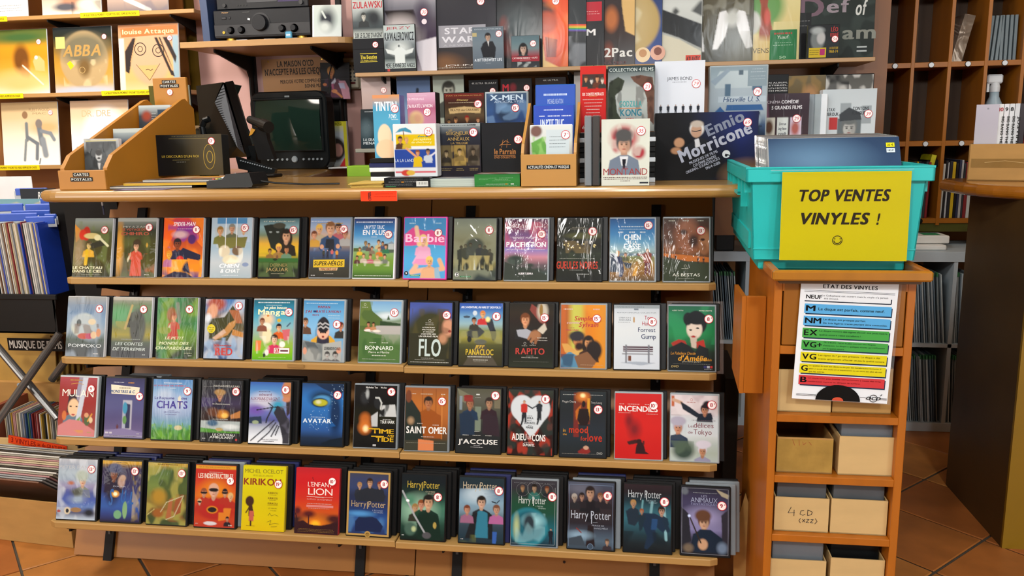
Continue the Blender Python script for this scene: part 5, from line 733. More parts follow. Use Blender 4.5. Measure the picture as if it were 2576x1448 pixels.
# lower wall shelf, tops showing over the counter displays
LOW = [
((916, 990, 194), 'pinkish white boxed record with a handwritten 29 sticker over a dark cover', 'g b0a0a0 b09c98 a89490 a08880 987c70', .018, ('29', .76, .18)),
((1004, 1088, 187), 'boxed film with a blue dusk sky and a tiny figure', 'g 3c4c68 54688c 7088a8 8898a8 3c4048;l 1c2430 .02 .62 .2 .6 .3', .018, None),
((1094, 1172, 187), 'boxed film with a grey portrait of a dark haired person', 'g 8c948c a0a89c 8c9488 7c8478;B .5 .22 .11 9c9c90 2c2c28 3c403c', .018, None),
((1183, 1256, 200), 'black boxed film with pale small print along its top, handwritten 35 sticker', 'g 141418 1a1a1e 1c1a1c 1c1416;U .3 .05 .4 .025 a8a8a8 4K ULTRA;U .76 .05 .4 .025 a8a8a8 BLU-RAY', .016, ('35', .82, .17)),
((1262, 1340, 197), 'black boxed film with a red letter M, handwritten 59 sticker', 'g 141416 1c1416 201418 1c1416;U .16 .13 .2 .1 a82430 M;e .4 .13 .1 .06 6a1c24 .4', .016, ('59', .84, .14)),
((1348, 1425, 194), 'dark red-brown boxed film with pale small print along its top', 'g 1c1414 2c1a18 3c201c;U .5 .04 .5 .022 a8a8a0 4K ULTRA', .016, ('35', .8, .16)),
((1444, 1500, 180), 'grey white cardboard box edge by the red six portrait box', 'g a8a4a0 989490 8c8884', .02, None),
((1925, 1978, 187), 'black boxed record with small white lines of print', 'g 181a1c 1a1c1e 1c1c1e;U .5 .12 .9 .02 b8b8b8 N ALBUM,;U .5 .16 .9 .02 b8b8b8 STERED,;U .5 .20 .9 .02 b8b8b8 LPs+DVDs;U .5 .24 .9 .02 b8b8b8 CH MORE!', .02, None),
((1976, 2070, 189), 'boxed record with curly brown hair on its cover', 'g 6a6048 584828 4a3418 3c2814;m 8c7040 .6 9 0 0 1 .4;e .6 .3 .2 .14 a07850 .4', .02, None),
((2068, 2190, 186), 'black bordered record box with black and white faces and hands', 'g 50504c 686864 5a5a58;m c0c0bc .8 10;m 16181a .8 8 0 0 .5 .5', .02, None),
]
for i, (px, lab, prog, d, st) in enumerate(LOW):
    put('box_set', lab, 'box', px, 3.42 if i < 7 else 3.40, zB, d, prog, inset=(.003,)*4 if i == 9 else (.001,)*4, sticker=st, hand=True, group='boxes on the lower wall shelf', seed=70+i, cell=.003, wrap=i in (1, 2), bodyname='box')
put('dvd_case', 'dark teal dvd with two running figures and white title on the lower wall shelf', 'dvd', (908, 975, 274), 3.345, zB, .014,
    'g 1c2428 1c2c34 243840 20343c 18242c;F .3 .68 .3 3c4c54 2c3c44 6a7c80;e .2 .5 .2 .2 4a5c64 .6;t .4 .06 .5 .03 a8b0b4;U .42 .775 .66 .07 b8c0c4 LA GRANDE;U .42 .865 .66 .07 b8c0c4 MENACE', lean=.12, inset=(.001,)*4)

# ------------------------------------------------------------------ displays standing on the counter
def front(px): return px
T = CT+.0005
# lying boxes at the front edge
def lying(name, lab, px, yt, y, d, m, prog, topprog=None, st=None, z=T, rz=0):
    loc, w, h = spot(px[0], px[1], yt, y, z); loc = (loc[0], loc[1], z)
    o = item(name, lab, 'box', loc, (w, h, d), prog, 0, rz=rz, body=m, inset=(0,)*4, bodyname='box', cell=.003)
    if topprog:
        q = sheet('top_print', w-.004, d-.004, topprog, o, cell=.004); q.rotation_euler = (-PI/2, 0, 0); q.location = (0, .002, h+.0006)
    return o, h
b1, h1 = lying('box_set', 'black film box lying flat showing small print and a white barcode label', (967, 1081), 447, 2.30, .19, 'k',
    'g 16181a 1c1e20;t .5 .14 .7 .05 7c8080;t .5 .24 .5 .05 7c8080;t .4 .42 .6 .08 a8acac;R .38 .38 .44 .5 b87c2c;t .33 .62 .6 .03 888c8c;t .33 .7 .6 .03 888c8c;t .33 .78 .6 .03 888c8c;R .03 .87 .26 .93 3a7a50;R .71 .36 .97 .9 c8ccc8;'+';'.join(f'D 202020 {.012+.012*(i%3)} {.745+.02*i} .44 {.745+.02*i} .72' for i in range(11)), 'g 1c1e20 26282a;m 4a4c50 .4 6')
b2, h2 = lying('book', 'thick pale green paperback lying flat between the black and the green box', (1084, 1194), 449, 2.315, .17, 'w', 'g b0bcb4 a8b4ac b0bcb4 a4b0a8;D 8c9890 .02 0 .3 1 .3;D 8c9890 .02 0 .55 1 .56;D 98a49c .02 0 .78 1 .78', 'g 8c98a0 b8a8a0 7c8c90;m 5c6c78 .6 5', rz=.04)
b3, h3 = lying('box_set', 'green film box lying flat with fine white print in cellophane', (1194, 1308), 438, 2.30, .19, 'k', 'g 2c6c34 307838 2c6c34;t .3 .3 .4 .04 90b890;t .7 .3 .3 .04 90b890;t .2 .42 .2 .03 90b890;t .6 .42 .3 .03 90b890;t .6 .54 .4 .03 90b890;t .5 .8 .5 .06 c8d8c8;R .68 .76 .73 .84 b87c2c;R .8 .76 .87 .84 d0d8d0;t .5 .93 .9 .03 90b890', 'g 3c6c48 8c8c70 a86c60 4c6c58;m b0b8b0 .5 5')
put('box_set', 'white box set with an umbrella couple on yellow above a couple dancing on blue', 'box', (993, 1101, 311), 2.345, T+h1+.0005, .05,
    'g ccd4d4 d0d4d4 d0d4d4 ccd0d0 c8ccd0;r .06 .19 .97 .42 c8ac10;p 3c84a0 .05 .16 .16 .08 .3 .06 .42 .12 .44 .17 .24 .13;l 6a4020 .008 .24 .12 .26 .3;B .16 .29 .055 b88460 3c2c20 4c3424;B .31 .30 .05 c89a74 b89048 b8a030;r .02 .48 .97 .83 24408c;B .56 .55 .05 c89068 7a4424 c8a818;p c8a818 .48 .64 .62 .62 .66 .82 .44 .82;l c89068 .02 .52 .62 .3 .46;B .80 .53 .05 b88868 2c2420 b0b8c4;p b0b8c4 .7 .62 .88 .58 .9 .74 .74 .74;l c8c8d0 .015 .88 .6 .98 .54;r .02 .90 .97 .93 c04c58;e .28 .93 .12 .06 b83c34;e .38 .93 .1 .05 c8a040;W .70 .235 .26 .03 3a7c78 les;W .68 .285 .42 .045 e0d488 parapluies;W .66 .345 .48 .04 e0d488 de cherbourg;T .24 .69 .44 .06 c0ccdc LA LA LAND', inset=(.001,)*4, sticker=('25', .83, .15), hand=True, body='w', cell=.0017, bodyname='box')
put('box_set', 'dark box set with three bronze panels and a gold serif title, 17 euro sticker', 'box', (1105, 1212, 309), 2.40, T+.02, .06,
    'g 7c8488 242830 1c1e28 20202c 201c24 1c1820;r 0 0 1 .06 909898;r .03 .40 .33 .78 5c5034;r .37 .40 .65 .78 8c743c;r .68 .40 .97 .78 50483c;B .18 .55 .05 a08c68 2c2418 2c2820;B .5 .52 .05 b09468 2c2418 2c2820;B .82 .52 .05 a08c70 2c2418 2c2820;m 241c14 .6 10 0 .4 1 .78;m c8a458 .3 12 .3 .4 .7 .78;t .5 .035 .8 .02 4c5458;U .8 .035 .2 .03 202428 6 DVD;T .30 .12 .08 .03 a88c4c LE;T .46 .18 .54 .06 a88c4c SEIGNEUR;T .46 .225 .14 .025 a88c4c DES;T .48 .285 .52 .06 a88c4c ANNEAUX;T .50 .36 .40 .035 a88c4c LA TRILOGIE;t .18 .83 .26 .014 9c8858;t .18 .86 .22 .014 9c8858;t .5 .83 .16 .014 9c8858;t .5 .86 .2 .014 9c8858;t .83 .83 .2 .014 9c8858;t .83 .86 .2 .014 9c8858', inset=(.001,)*4, sticker=('17€', .84, .17), wrap=True, cell=.0017, bodyname='box')
put('box_set', 'plain black box set with a small copper emblem title, handwritten 23 sticker', 'box', (1213, 1322, 308), 2.40, T+h3+.0005, .06,
    'g 1c1d20 1e1f22 1c1e20 1c1d1f;U .54 .58 .50 .11 a06c3c le Parrain;D a06c3c .012 .28 .66 .78 .66;U .54 .70 .50 .04 a06c3c DVD COLLECTOR;D a06c3c .012 .42 .46 .56 .36 .64 .40;D a06c3c .008 .46 .5 .5 .34;D a06c3c .008 .58 .5 .6 .33;D a06c3c .012 .44 .44 .68 .44', inset=(.001,)*4, sticker=('23', .85, .34), hand=True, bodyname='box')
# second row on risers
Z2 = 1.385
rb = MB().box(UY(1035, 400, 2.58).x, UY(1330, 400, 2.58).x, 2.60, 2.76, CT, Z2-.002, CARD, c=.002).build('cardboard_box'); tag(rb, 'plain brown box behind the box sets holding up the upper row of films', 'box')
put('dvd_case', 'pink box set with a blonde portrait and white title, handwritten 29 sticker', 'box', (1026, 1098, 232), 2.61, Z2, .06,
    'g c8a0b4 c08ca4 a85c78 b87890 b87c94;e .3 .84 .26 .26 c8a47c .2;e .36 .8 .12 .14 c8987c .3;T .3 .2 .6 .06 ecd8e0 L\'INTÉGRALE;U .44 .42 .9 .10 e8d8dc J\'AI RATÉ L\'AVION;t .4 .1 .6 .02 e0c8d4', sticker=('29', .70, .62), hand=True, inset=(.001,)*4, bodyname='box', wrap=True)
put('dvd_case', 'brown dvd with four bandanna faces and a curled parchment title, 17 euro sticker', 'dvd', (1119, 1222, 232), 2.61, Z2-.045, .02,
    'g 6a2018 3a1c14 3c2c1c 50402c 302018 2a1c18 2c1c14;p b89c6c .1 .34 .5 .30 .92 .34 .9 .46 .5 .44 .12 .46;B .27 .60 .06 a87850 2c1c14 3a2418;B .56 .58 .06 a07048 7c1c18 3a2418;B .84 .62 .05 b88460 5a3420 3a2418;B .1 .64 .05 8c6844 1c1814 3a2418;T .5 .05 .9 .02 b89858 PAR LE PRODUCTEUR;W .46 .15 .3 .035 b8a060 Disney;t .5 .21 .8 .02 c8b898;T .5 .38 .72 .05 3a2418 PIRATES des CARAÏBES', sticker=('17€', .85, .25), inset=(.003,)*4)
put('dvd_case', 'blue dvd with a giant face in mist and silver title, 15 euro sticker', 'dvd', (1222, 1330, 230), 2.60, Z2-.045, .02,
    'g 3c5068 2c4468 304c78 28406c 2c4478 1c2c4c;e .5 .42 .28 .3 24344c .3;e .5 .36 .2 .1 5a7898 .4;m 7c9cc0 .4 7;B .3 .80 .04 9c8878 3c2c28 20304c;B .5 .78 .045 8c8490 2c2c34 20304c;B .7 .8 .04 9c8878 3c2c28 20304c;U .5 .10 .82 .12 b8c8d4 X-MEN;T .56 .20 .74 .05 a8b8c8 APOCALYPSE', sticker=('15€', .72, .35), inset=(.005,)*4, body='c')
# tall light blue box on a pile of cases
loc, w_, h_ = spot(934, 1000, 385, 2.40, T)
for i, m in enumerate(('w', 'w', 'k', 'w', 'u', 'k')):
    o = link('dvd_case', case_mesh(.088, .0128, .13, CASEM[m], .0015)); o.location = (loc[0]+random.uniform(-.002, .002), 2.40, T+.0135*i)
    tag(o, ['white dvd case lying at the bottom of the pile under the tall light blue box', 'white dvd case second from the bottom of the pile under the light blue box', 'black dvd case third in the pile under the tall light blue box', 'pale dvd case fourth in the pile under the tall light blue box', 'violet dvd case fifth in the pile under the tall light blue box', 'black dvd case topmost of the pile carrying the tall light blue box'][i], 'dvd', 'dvds piled flat on the counter')
tb = put('box_set', 'tall light blue box set with a big white title, standing on a pile of cases', 'box', (944, 1011, 238), 2.405, T+.082, .055,
    'g c88c54 4890b0 4c98b8 4c98b8 4c98b8 4a94b4;r 0 0 .6 .05 c8885c;e .4 .66 .26 .2 e0c8a8 .06;e .45 .86 .4 .16 dcbc98 .06;r .3 .76 .7 .82 dcbc98;U .48 .18 .82 .14 e4ecec TINTIN;W .72 .34 .28 .06 e4ecec 7 DVD;t .8 .39 .24 .02 d0e4e8', sticker=('69', .82, .22), hand=True, inset=(.0,)*4, body='b', rz=.0, cell=.0017)
sp = MB().box(0, .0005, .003, .052, .003, .17, MATS['grey_case_plastic']).build('spine_print', parent=tb); sp.location = (.0365, 0, 0)
for i in range(5):
    o = link('envelope', case_mesh(.10, .0022, .14, mat('yellow_envelope', 'c8a850', .7, .06), .0005)); p = UZ(930, 470, CT); o.location = (p.x+random.uniform(-.004, .006), 2.31+random.uniform(-.003, .006), T+.0028*i); o.rotation_euler = (0, 0, random.uniform(-.05, .05))
    tag(o, 'yellow padded paper sleeve in the small pile by the black lying box', 'sleeve', 'yellow sleeves piled on the counter edge')
# wooden card holder
def holder(name, label, loc, w, d, hf, hb, hs, th=.008, rz=0, mw=None, label_txt=(), lab_z=.1, tab=None):
    T_ = thing(name, label, 'holder', loc, (0, 0, rz)); m = mw or mat('holder_board', 'b0803c', .5, .05, 6)
    MB().box(-w/2, w/2, 0, th, 0, hf, m, c=.001).build('front_panel', parent=T_)
    for sx in (-1, 1):
        x0 = sx*w/2; x1 = x0-sx*th
        MB().prism([(th, 0), (th, hf+.004), (d*.12, hf+.03), (d*.93, hs), (d, hs-.01), (d, 0)], min(x0, x1), max(x0, x1), 'x', m).build('side_panel', parent=T_)
    MB().box(-w/2+th, w/2-th, d-th, d, 0, hb, m, c=.001).build('back_panel', parent=T_)
    MB().box(-w/2+th, w/2-th, th, d-th, 0, .006, m).build('base', parent=T_)
    return T_
loc, w_, h_ = spot(1311, 1450, 388, 2.285, T)
hd = holder('card_holder', 'wooden stepped card holder with a black film and music news strip', loc, w_, .20, h_, .05, .235)
s_ = sheet('label_strip', .122, .0115, 'g 101112;U .5 .5 .94 .62 c8ccc8 ACTUALITÉS CINÉMA ET MUSIQUE', hd, y=-.0008, z0=.048)
for (px, y, prog, st, lab) in (((1347, 1447, 212), 2.44, 'g 2448a0 2850a8 203c80 1c3468;e .5 .74 .4 .2 6a88a8 .5;B .34 .66 .06 9cacb8 7c8cA0 4a6890;B .54 .68 .06 a0b0b8 b8c4c8 4a6890;B .72 .66 .06 8c9ca8 3c4c68 4a6890;t .5 .1 .6 .03 c8d8f0;T .5 .17 .4 .05 a8b8d0 MICHAEL KEATON;U .50 .28 .72 .12 4cb858 BEETLEJUICE', ('11€', .82, .35), 'blue film case with a green title at the back of the wooden holder'),
                              ((1342, 1444, 263), 2.39, 'g 2440a0 2448a8 2850b0 3468b8;t .5 .06 .5 .02 c8d8f0;t .2 .14 .14 .02 e0e8f8;t .5 .14 .3 .02 e0e8f8;t .82 .14 .24 .02 e0e8f8;U .46 .23 .6 .09 d8e4f0 UN P\'TIT TRUC;U .46 .36 .66 .12 d8e4f0 EN PLUS', ('17€', .84, .36), 'blue film case with a white title in the middle of the wooden holder'),
                              ((1333, 1440, 313), 2.315, 'g c8ccc8 c0c4c0 a8a49c 6a4c44 5a3c38;e .14 .1 .14 .1 6a4c44 .2;p 5c9440 .02 .3 .3 .2 .42 .4 .5 .7 .1 .9;m 8cb868 .6 12 0 .2 .45 .9;R .38 .08 .94 .52 b8c4c8;t .66 .2 .4 .014 7c888c;t .66 .26 .4 .014 7c888c;t .66 .32 .4 .014 7c888c;t .66 .38 .4 .014 7c888c;e .7 .8 .3 .14 7a504c .4', ('7€', .85, .17), 'pale card with a green feathered shape in the front of the wooden holder')):
    put('film_card', lab, 'card', px, y, T+.007, .012, prog, inset=(.002,)*4, sticker=st, body='b' if y > 2.35 else 'w', lean=.1, cell=.002)
# white portrait box with cases in film beside it
put('box_set', 'white box set with a man in a loose tie on red splashes, handwritten 35 sticker', 'box', (1513, 1633, 299), 2.29, T, .045,
    'g c8ccc0 ccd0c4 ccd0c4 c8ccc0;e .46 .28 .28 .18 a8343c .3;e .34 .4 .12 .1 a8343c .3;e .78 .5 .13 .1 a03840 .3;m ccd0c4 .5 8 .1 .05 .95 .55;B .47 .38 .135 c09880 4c4c4c 6c7888;e .46 .24 .19 .10 4c4c4c .25;p 6c7888 .22 .6 .4 .54 .56 .54 .74 .62 .7 .74 .3 .74;p d0d4d8 .38 .56 .56 .56 .52 .7 .42 .7;p 1c1c24 .43 .60 .52 .60 .49 .74 .45 .74;t .5 .72 .1 .01 a04848;T .5 .79 .92 .10 943c3c MONTAND;t .5 .875 .92 .014 6a5450;t .5 .9 .9 .014 6a5450;t .5 .93 .2 .014 6a5450;R .8 .945 .98 .97 30343a', inset=(.0,)*4, sticker=('35', .82, .18), hand=True, body='w', cell=.0017, bodyname='box')
for i, x in enumerate((1480, 1500)):
    p = spot(x-10, x+9, 306, 2.285, T)[0]
    o = link('dvd_case', case_mesh(.019, .19, .135, CASEM['k' if i else 'g'], .002)); o.location = p
    tag(o, ['grey dvd case standing spine out next to the wooden holder', 'black dvd case standing spine out against the white portrait box'][i], 'dvd')
    fl_ = link('film_wrap', case_mesh(.0205, .193, .1365, M_CLEAR, .003), o); fl_.location = (0, -.0008, -.0002)
nm = put('box_set', 'wide black box set with an elderly conductor and slanting grey letters, handwritten 69 sticker', 'box', (1646, 1903, 282), 2.52, T, .04,
    'h 141416 141416 16181c 1c2038 1c2448 1c2454 1c2444;h 121214 131315 15171c 181e38 1a2450 1a2660 1a2040;e .4 .8 .5 .4 121214 .5;e .9 .95 .2 .2 8c6c50 .5;p 1c1e24 .3 .5 .44 .36 .52 .42 .56 .5 .4 .64 .28 .62;e .41 .24 .07 .11 c8c8c8 .12;e .405 .27 .055 .10 b08c74 .1;e .41 .17 .06 .05 b0a498 .2;p c8c8cc .39 .4 .43 .38 .45 .5 .4 .52;e .24 .44 .05 .07 b08464 .15;e .21 .56 .05 .05 a87c5c .2;D 2a2a30 .012 .36 .27 .4 .28 .45 .26;C .70 .62 .058 c8ccd0;C .70 .64 .02 1c1e24;D 1c1e24 .014 .69 .62 .735 .64', inset=(.0,)*4, sticker=('69', .895, .16), hand=True, cell=.002, bodyname='box')
def slant(txt, x, y, wd, h, ang, c, parent, st='b', yy=-.0016):
    V, F, L = text_mesh(txt, st, 0); V = V.copy(); F = [t if (V[t[1]][0]-V[t[0]][0])*(V[t[2]][1]-V[t[0]][1])-(V[t[2]][0]-V[t[0]][0])*(V[t[1]][1]-V[t[0]][1]) > 0 else (t[0], t[2], t[1]) for t in F]; V[:, 0] = (V[:, 0]-V[:, 0].min())/(V[:, 0].max()-V[:, 0].min())*wd; V[:, 1] = V[:, 1]/CAP*h
    ca, sa = math.cos(ang), math.sin(ang); P = [(x+a*ca-b*sa, yy-.00003*k_, y+a*sa+b*ca) for a, b, k_ in V]
    me = bpy.data.meshes.new('lettering'); me.from_pydata(P, [], [tuple(t) for t in F]); m = mat('ink_'+c, c, .5, .02, 5); me.materials.append(m)
    return link('lettering', me, parent)
slant('Ennio', .006, .128, .115, .032, .41, '6c7488', nm, 'h'); slant('Morricone', -.070, .052, .222, .036, .40, 'a0a4b4', nm, 'h')
for tx_, x_, z_, w_ in (('MUSIQUES DE FILMS', -.045, .046, .088), ('COLONNE SONORE', -.034, .038, .072), ('ORIGINAL SOUNDTRACKS', -.055, .018, .106), ('1964-2015', .003, .030, .045)): slant(tx_, x_, z_, w_, .008, .41, '989cac', nm)
# risers of lying cases behind, and the upper row of tall boxes
xr1 = UY(1520, 400, 2.62).x
for kx, (xc, nn) in enumerate(((UY(1500, 400, 2.5).x, 10), (UY(1590, 400, 2.5).x, 10), (UY(1680, 400, 2.62).x+.02, 10))):
    for i in range(nn):
        o = link('dvd_case', case_mesh(.135, .0136, .19, CASEM['k' if i % 4 else 'w'], .0015)); o.location = (xc+(.02 if kx == 2 else 0), 2.43 if kx < 2 else 2.58, T+.0146*i); o.rotation_euler = (0, 0, random.uniform(-.015, .015))
        o.scale = (1 if kx < 2 else 1, 1, 1)
        tag(o, 'black dvd case lying flat in the piles that raise the tall boxes behind', 'dvd', 'dvds piled flat behind the counter displays')
Z3 = T+.0146*10
put('box_set', 'tall narrow red box set with six portraits and white lines of titles', 'box', (1460, 1524, 166), 2.47, Z3, .04,
    'g b82420 b82820 b4201c b02020 ac1c1c;r .08 .12 .92 .30 3c2c28;B .22 .19 .035 b8845c 5a3020 30302c;B .44 .22 .035 c8c0b8 3c3c3c 30302c;B .66 .19 .04 b88460 3a2018 5a3020;B .86 .22 .035 c8b8a8 6c5c50 30302c;U .50 .42 .84 .045 e0d0c8 SIX CONTES MORAUX;t .5 .45 .3 .01 c8a858;t .5 .50 .8 .018 d8b0a8;t .5 .55 .7 .018 d8b0a8;t .5 .60 .66 .018 d8b0a8;t .5 .65 .5 .018 d8b0a8;t .5 .70 .56 .018 d8b0a8;t .5 .75 .6 .018 d8b0a8;U .12 .92 .1 .05 e8d8d8 é', inset=(.0,)*4, body='red', cell=.0017)
put('box_set', 'grey box set with two rough dark shapes and a turquoise title, handwritten 23 sticker', 'box', (1528, 1646, 165), 2.49, Z3, .04,
    'g 2c3c3c 7c8484 a0a4a0 a4a8a4 9aa09c 888c88 6c6c68;r 0 0 1 .09 2c3a3c;p 30362a .03 .24 .22 .16 .36 .22 .3 .36 .16 .44 .2 .7 .3 .82 .3 1 0 1 0 .4;p 5c4034 .48 .16 .7 .14 .96 .18 1 .4 1 .9 .86 .8 .84 .5 .76 .34 .56 .24;m 1c1c18 .5 12 0 .2 .3 1;m 2c1c18 .5 12 .6 .15 1 .9;U .5 .055 .94 .05 b0b8b4 COLLECTION 4 FILMS;U .49 .575 .48 .085 3c8c8c GODZILLA;D b07048 .012 .25 .645 .72 .645;U .50 .71 .46 .10 2c6c7c KONG;t .48 .8 .16 .016 a83c34;t .48 .87 .34 .016 6c3c34', inset=(.001,)*4, sticker=('23', .85, .32), hand=True, cell=.0017)
put('box_set', 'plain white box set with a row of six tiny suited figures, handwritten 79 sticker', 'box', (1645, 1770, 153), 2.53, Z3, .08,
    'g c8ccd4 ccd0d8 ccd0d8 c4c8d0;T .50 .25 .50 .045 3c4048 JAMES BOND;t .5 .3 .28 .012 6c7078;'+';'.join(f'F {.13+.15*i} .76 .14 20242c 20242c b09080' for i in range(6)), inset=(.0,)*4, sticker=('79', .83, .33), hand=True, body='w', cell=.0013)
put('box_set', 'wrapped box showing a white house with blue doors, handwritten 79 sticker', 'box', (1781, 1927, 164), 2.60, T+.12, .05,
    'g 7c8c94 8c9ca4 98a4ac 98a4ac 8c98a0 3c5474 20304c;p a8b4b8 .06 .2 .16 .06 .8 .06 .8 .3 .08 .3;p 8494a0 0 .2 .3 .02 .34 .06 .08 .26;r .5 .05 .58 .12 4c5c68;r .26 .24 .36 .42 4c6478;r .74 .24 .92 .34 4c6478;r .14 .42 1 .5 a8b4bc;p 2c5484 .06 .66 .18 .56 .3 .66;r .1 .66 .26 1 2c5c90;p 2c5484 .3 .54 .92 .54 .96 .62 .28 .62;r .32 .64 .9 .95 28384c;r .44 .66 .72 .8 c0c4c0;e .8 .76 .1 .08 a8bcc8 .4;m 182430 .6 12 .3 .84 .95 .96;R .66 0 1 .28 7c8c94;t .84 .04 .2 .014 b0bcc4;t .84 .08 .26 .014 b0bcc4;t .84 .14 .26 .01 b0bcc4;t .84 .18 .26 .01 b0bcc4;V .56 .46 .66 .07 2c4468 Hitsville U. S.;U .58 .73 .24 .07 20303c MOTOWN', inset=(.004,)*4, sticker=('79', .84, .36), hand=True, body='c', wrap=True, cell=.002)
put('box_set', 'dark plum box set picturing three film cases, handwritten 29 sticker', 'box', (1903, 2029, 235), 2.68, T+.04, .05,
    'g 3c3038 342830 3c2c30 3c2c34 402c34;e 0 .5 .16 .5 c888a8 .5;r .1 .34 .34 .66 c8c4b8;r .38 .34 .60 .66 ccd0cc;r .64 .34 .86 .66 c8b8c8;e .22 .48 .08 .1 5a3c2c .3;e .74 .5 .08 .1 a85c54 .4;W .49 .43 .14 .04 4c4c58 Livre un;W .49 .5 .16 .04 4c4c58 long fleuve;W .49 .57 .16 .04 4c4c58 tranquille;r .08 .80 .4 1 b8982c;r .46 .80 .72 1 b84c24;T .30 .12 .26 .04 c0b8c0 CINÉMA;U .62 .12 .34 .045 d8d4d8 COMÉDIE;U .56 .2 .6 .05 d8d4d8 5 GRANDS FILMS;U .24 .86 .26 .06 3a2c14 BRICE', inset=(.0,)*4, sticker=('29', .76, .36), hand=True, wrap=True, cell=.002)
for i in range(3):
    o = link('dvd_case', case_mesh(.02, .19, .13, CASEM[('g', 'c', 'w')[i]], .002)); p = UY(2038+16*i, 330, 2.72); o.location = (p.x, 2.72, T+.06)
    tag(o, ['grey dvd case standing spine out beside the dark plum box', 'clear grey dvd case standing spine out between the plum and the pale portrait box', 'white dvd case standing spine out against the pale portrait box'][i], 'dvd')
put('box_set', 'pale grey box set with a capped man amid red squares, handwritten 39 sticker', 'box', (2062, 2196, 224), 2.74, T+.05, .05,
    'g b0b8bc b8c0c4 b8c0c4 b0b8bc;r .34 .2 .54 .4 8c9498;r .14 .4 .3 .58 a83434;r .74 .24 .92 .5 8c9498;r .68 .78 .86 1 a83434;r .3 .42 .74 .84 5c6468;B .52 .56 .13 a8a8a4 606464 50545c;p 383c40 .32 .36 .5 .26 .72 .34 .74 .44 .34 .46;p 50565c .2 1 .3 .84 .52 .88 .72 .84 .8 1;U .14 .29 .2 .045 303438 UN TAXI;U .17 .355 .28 .045 303438 TOBROUK;U .72 .28 .3 .045 303438 TONTONS;U .74 .345 .36 .045 303438 FLINGUEURS;U .17 .70 .3 .045 303438 DOLLARS;U .17 .765 .32 .045 303438 AU SOLEIL;U .84 .755 .22 .045 303438 PACHA', inset=(.0,)*4, sticker=('39', .86, .36), hand=True, body='w', cell=.002)
tag(MB().box(UY(1900, 400, 2.64).x, UY(2200, 400, 2.7).x, 2.64, 2.86, CT, CT+.039, CARD, c=.002).build('cardboard_box'), 'low brown box carrying the plum and pale box sets behind the teal crate', 'box')
for z_, x_, o_ in ((T, 0, 0),): tag(MB().box(UY(1785, 400, 2.62).x, UY(1925, 400, 2.62).x, 2.60, 2.72, CT, CT+.119, BLACK, c=.002).build('storage_box'), 'black box under the white house box set behind the wide conductor box', 'box')
# red shelf label on the counter nose
lt = thing('shelf_label', 'small bright orange-red paper tag hanging on the counter edge', 'label', UY(908, 506, 2.2635)-Vector((0, 0, 0)))
sheet('tag_paper', .108, .029, 'g e83c20 ec4424;W .5 .3 .6 .02 a82c14 I;t .66 .3 .5 .08 c03018;t .66 .55 .6 .06 c03018;D 401010 .06 .22 .2 .22 .8', lt, cell=.005).location.x = .054
MB().box(0, .108, .0003, .0012, 0, .029, WHITE).build('backing', parent=lt)
slant('CONSEIL', .031, .002, .025, .0075, PI/2, '301010', lt, 'b', -.0008)
# ------------------------------------------------------------------ orange wooden cabinet with drawers and cd boxes
YF = 1.92
cx0 = UY(1949, 720, YF).x; cx1 = UY(2306, 720, YF).x; cw_ = cx1-cx0
cb = thing('storage_cabinet', 'tall narrow orange wood cabinet with a drawer and open compartments of cd boxes', 'cabinet', ((cx0+cx1)/2, YF, 0))
W2 = cw_/2; DP = .42
zt = 1.012
def zat(py, y=YF, x=2120): return UY(x, py, y).z
s1, s2, s3, s4 = zat(895), zat(1060), zat(1210), zat(1364)      # tops of the open bays are measured from the photo: rail below drawer, then shelves
MB().box(-W2, -W2+.018, 0, DP, 0, zt, ORANGE, c=.0015).build('side_panel', parent=cb)
MB().box(W2-.018, W2, 0, DP, 0, zt, ORANGE, c=.0015).build('side_panel', parent=cb)
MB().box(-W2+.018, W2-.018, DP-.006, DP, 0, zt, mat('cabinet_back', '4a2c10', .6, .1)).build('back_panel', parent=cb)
MB().box(-W2+.018, W2-.018, 0, DP, zt-.03, zt-.012, ORANGE).build('top', parent=cb)
dr_t, dr_b = zat(712), zat(870)
dr = MB().box(-W2+.021, W2-.021, -.001, .018, dr_b, dr_t, mat('drawer_front_wood', '8c5410', .35, .1, 4, (4, 4, .6), .05, coat=.2), c=.002).build('drawer', parent=cb)
MB().box(-W2+.018, W2-.018, 0, DP-.01, zat(893), zat(872), ORANGE, c=.001).build('rail', parent=cb)
SHZ = []
for py in (1047, 1202, 1352, 1500):
    z = zat(py); SHZ.append(z); MB().box(-W2+.018, W2-.018, .0, DP-.01, z-.018, z, ORANGE, c=.001).build('shelf', parent=cb)
MB().box(-W2+.018, W2-.018, .01, DP-.01, .02, .04, ORANGE).build('shelf', parent=cb)
# raised rim tray on top
ty = -.055; TR = mat('tray_rim_wood', 'a0660f', .36, .09, 5, (4, 4, 1), .05, coat=.2)
rt = 1.038
MB().box(-W2-.014, W2+.016, ty, ty+.018, 1.0145, rt, TR, c=.004).build('tray_rim', parent=cb)
MB().box(-W2-.014, -W2+.004, ty+.018, DP, 1.0145, rt, ORANGE, c=.003).build('tray_rim', parent=cb)
MB().box(W2-.002, W2+.016, ty+.018, DP, 1.0145, rt, ORANGE, c=.003).build('tray_rim', parent=cb)
MB().box(-W2+.004, W2-.002, ty+.018, DP, zt-.006, zt+.004, mat('tray_floor', '5a3c14', .5, .1)).build('tray_floor', parent=cb)
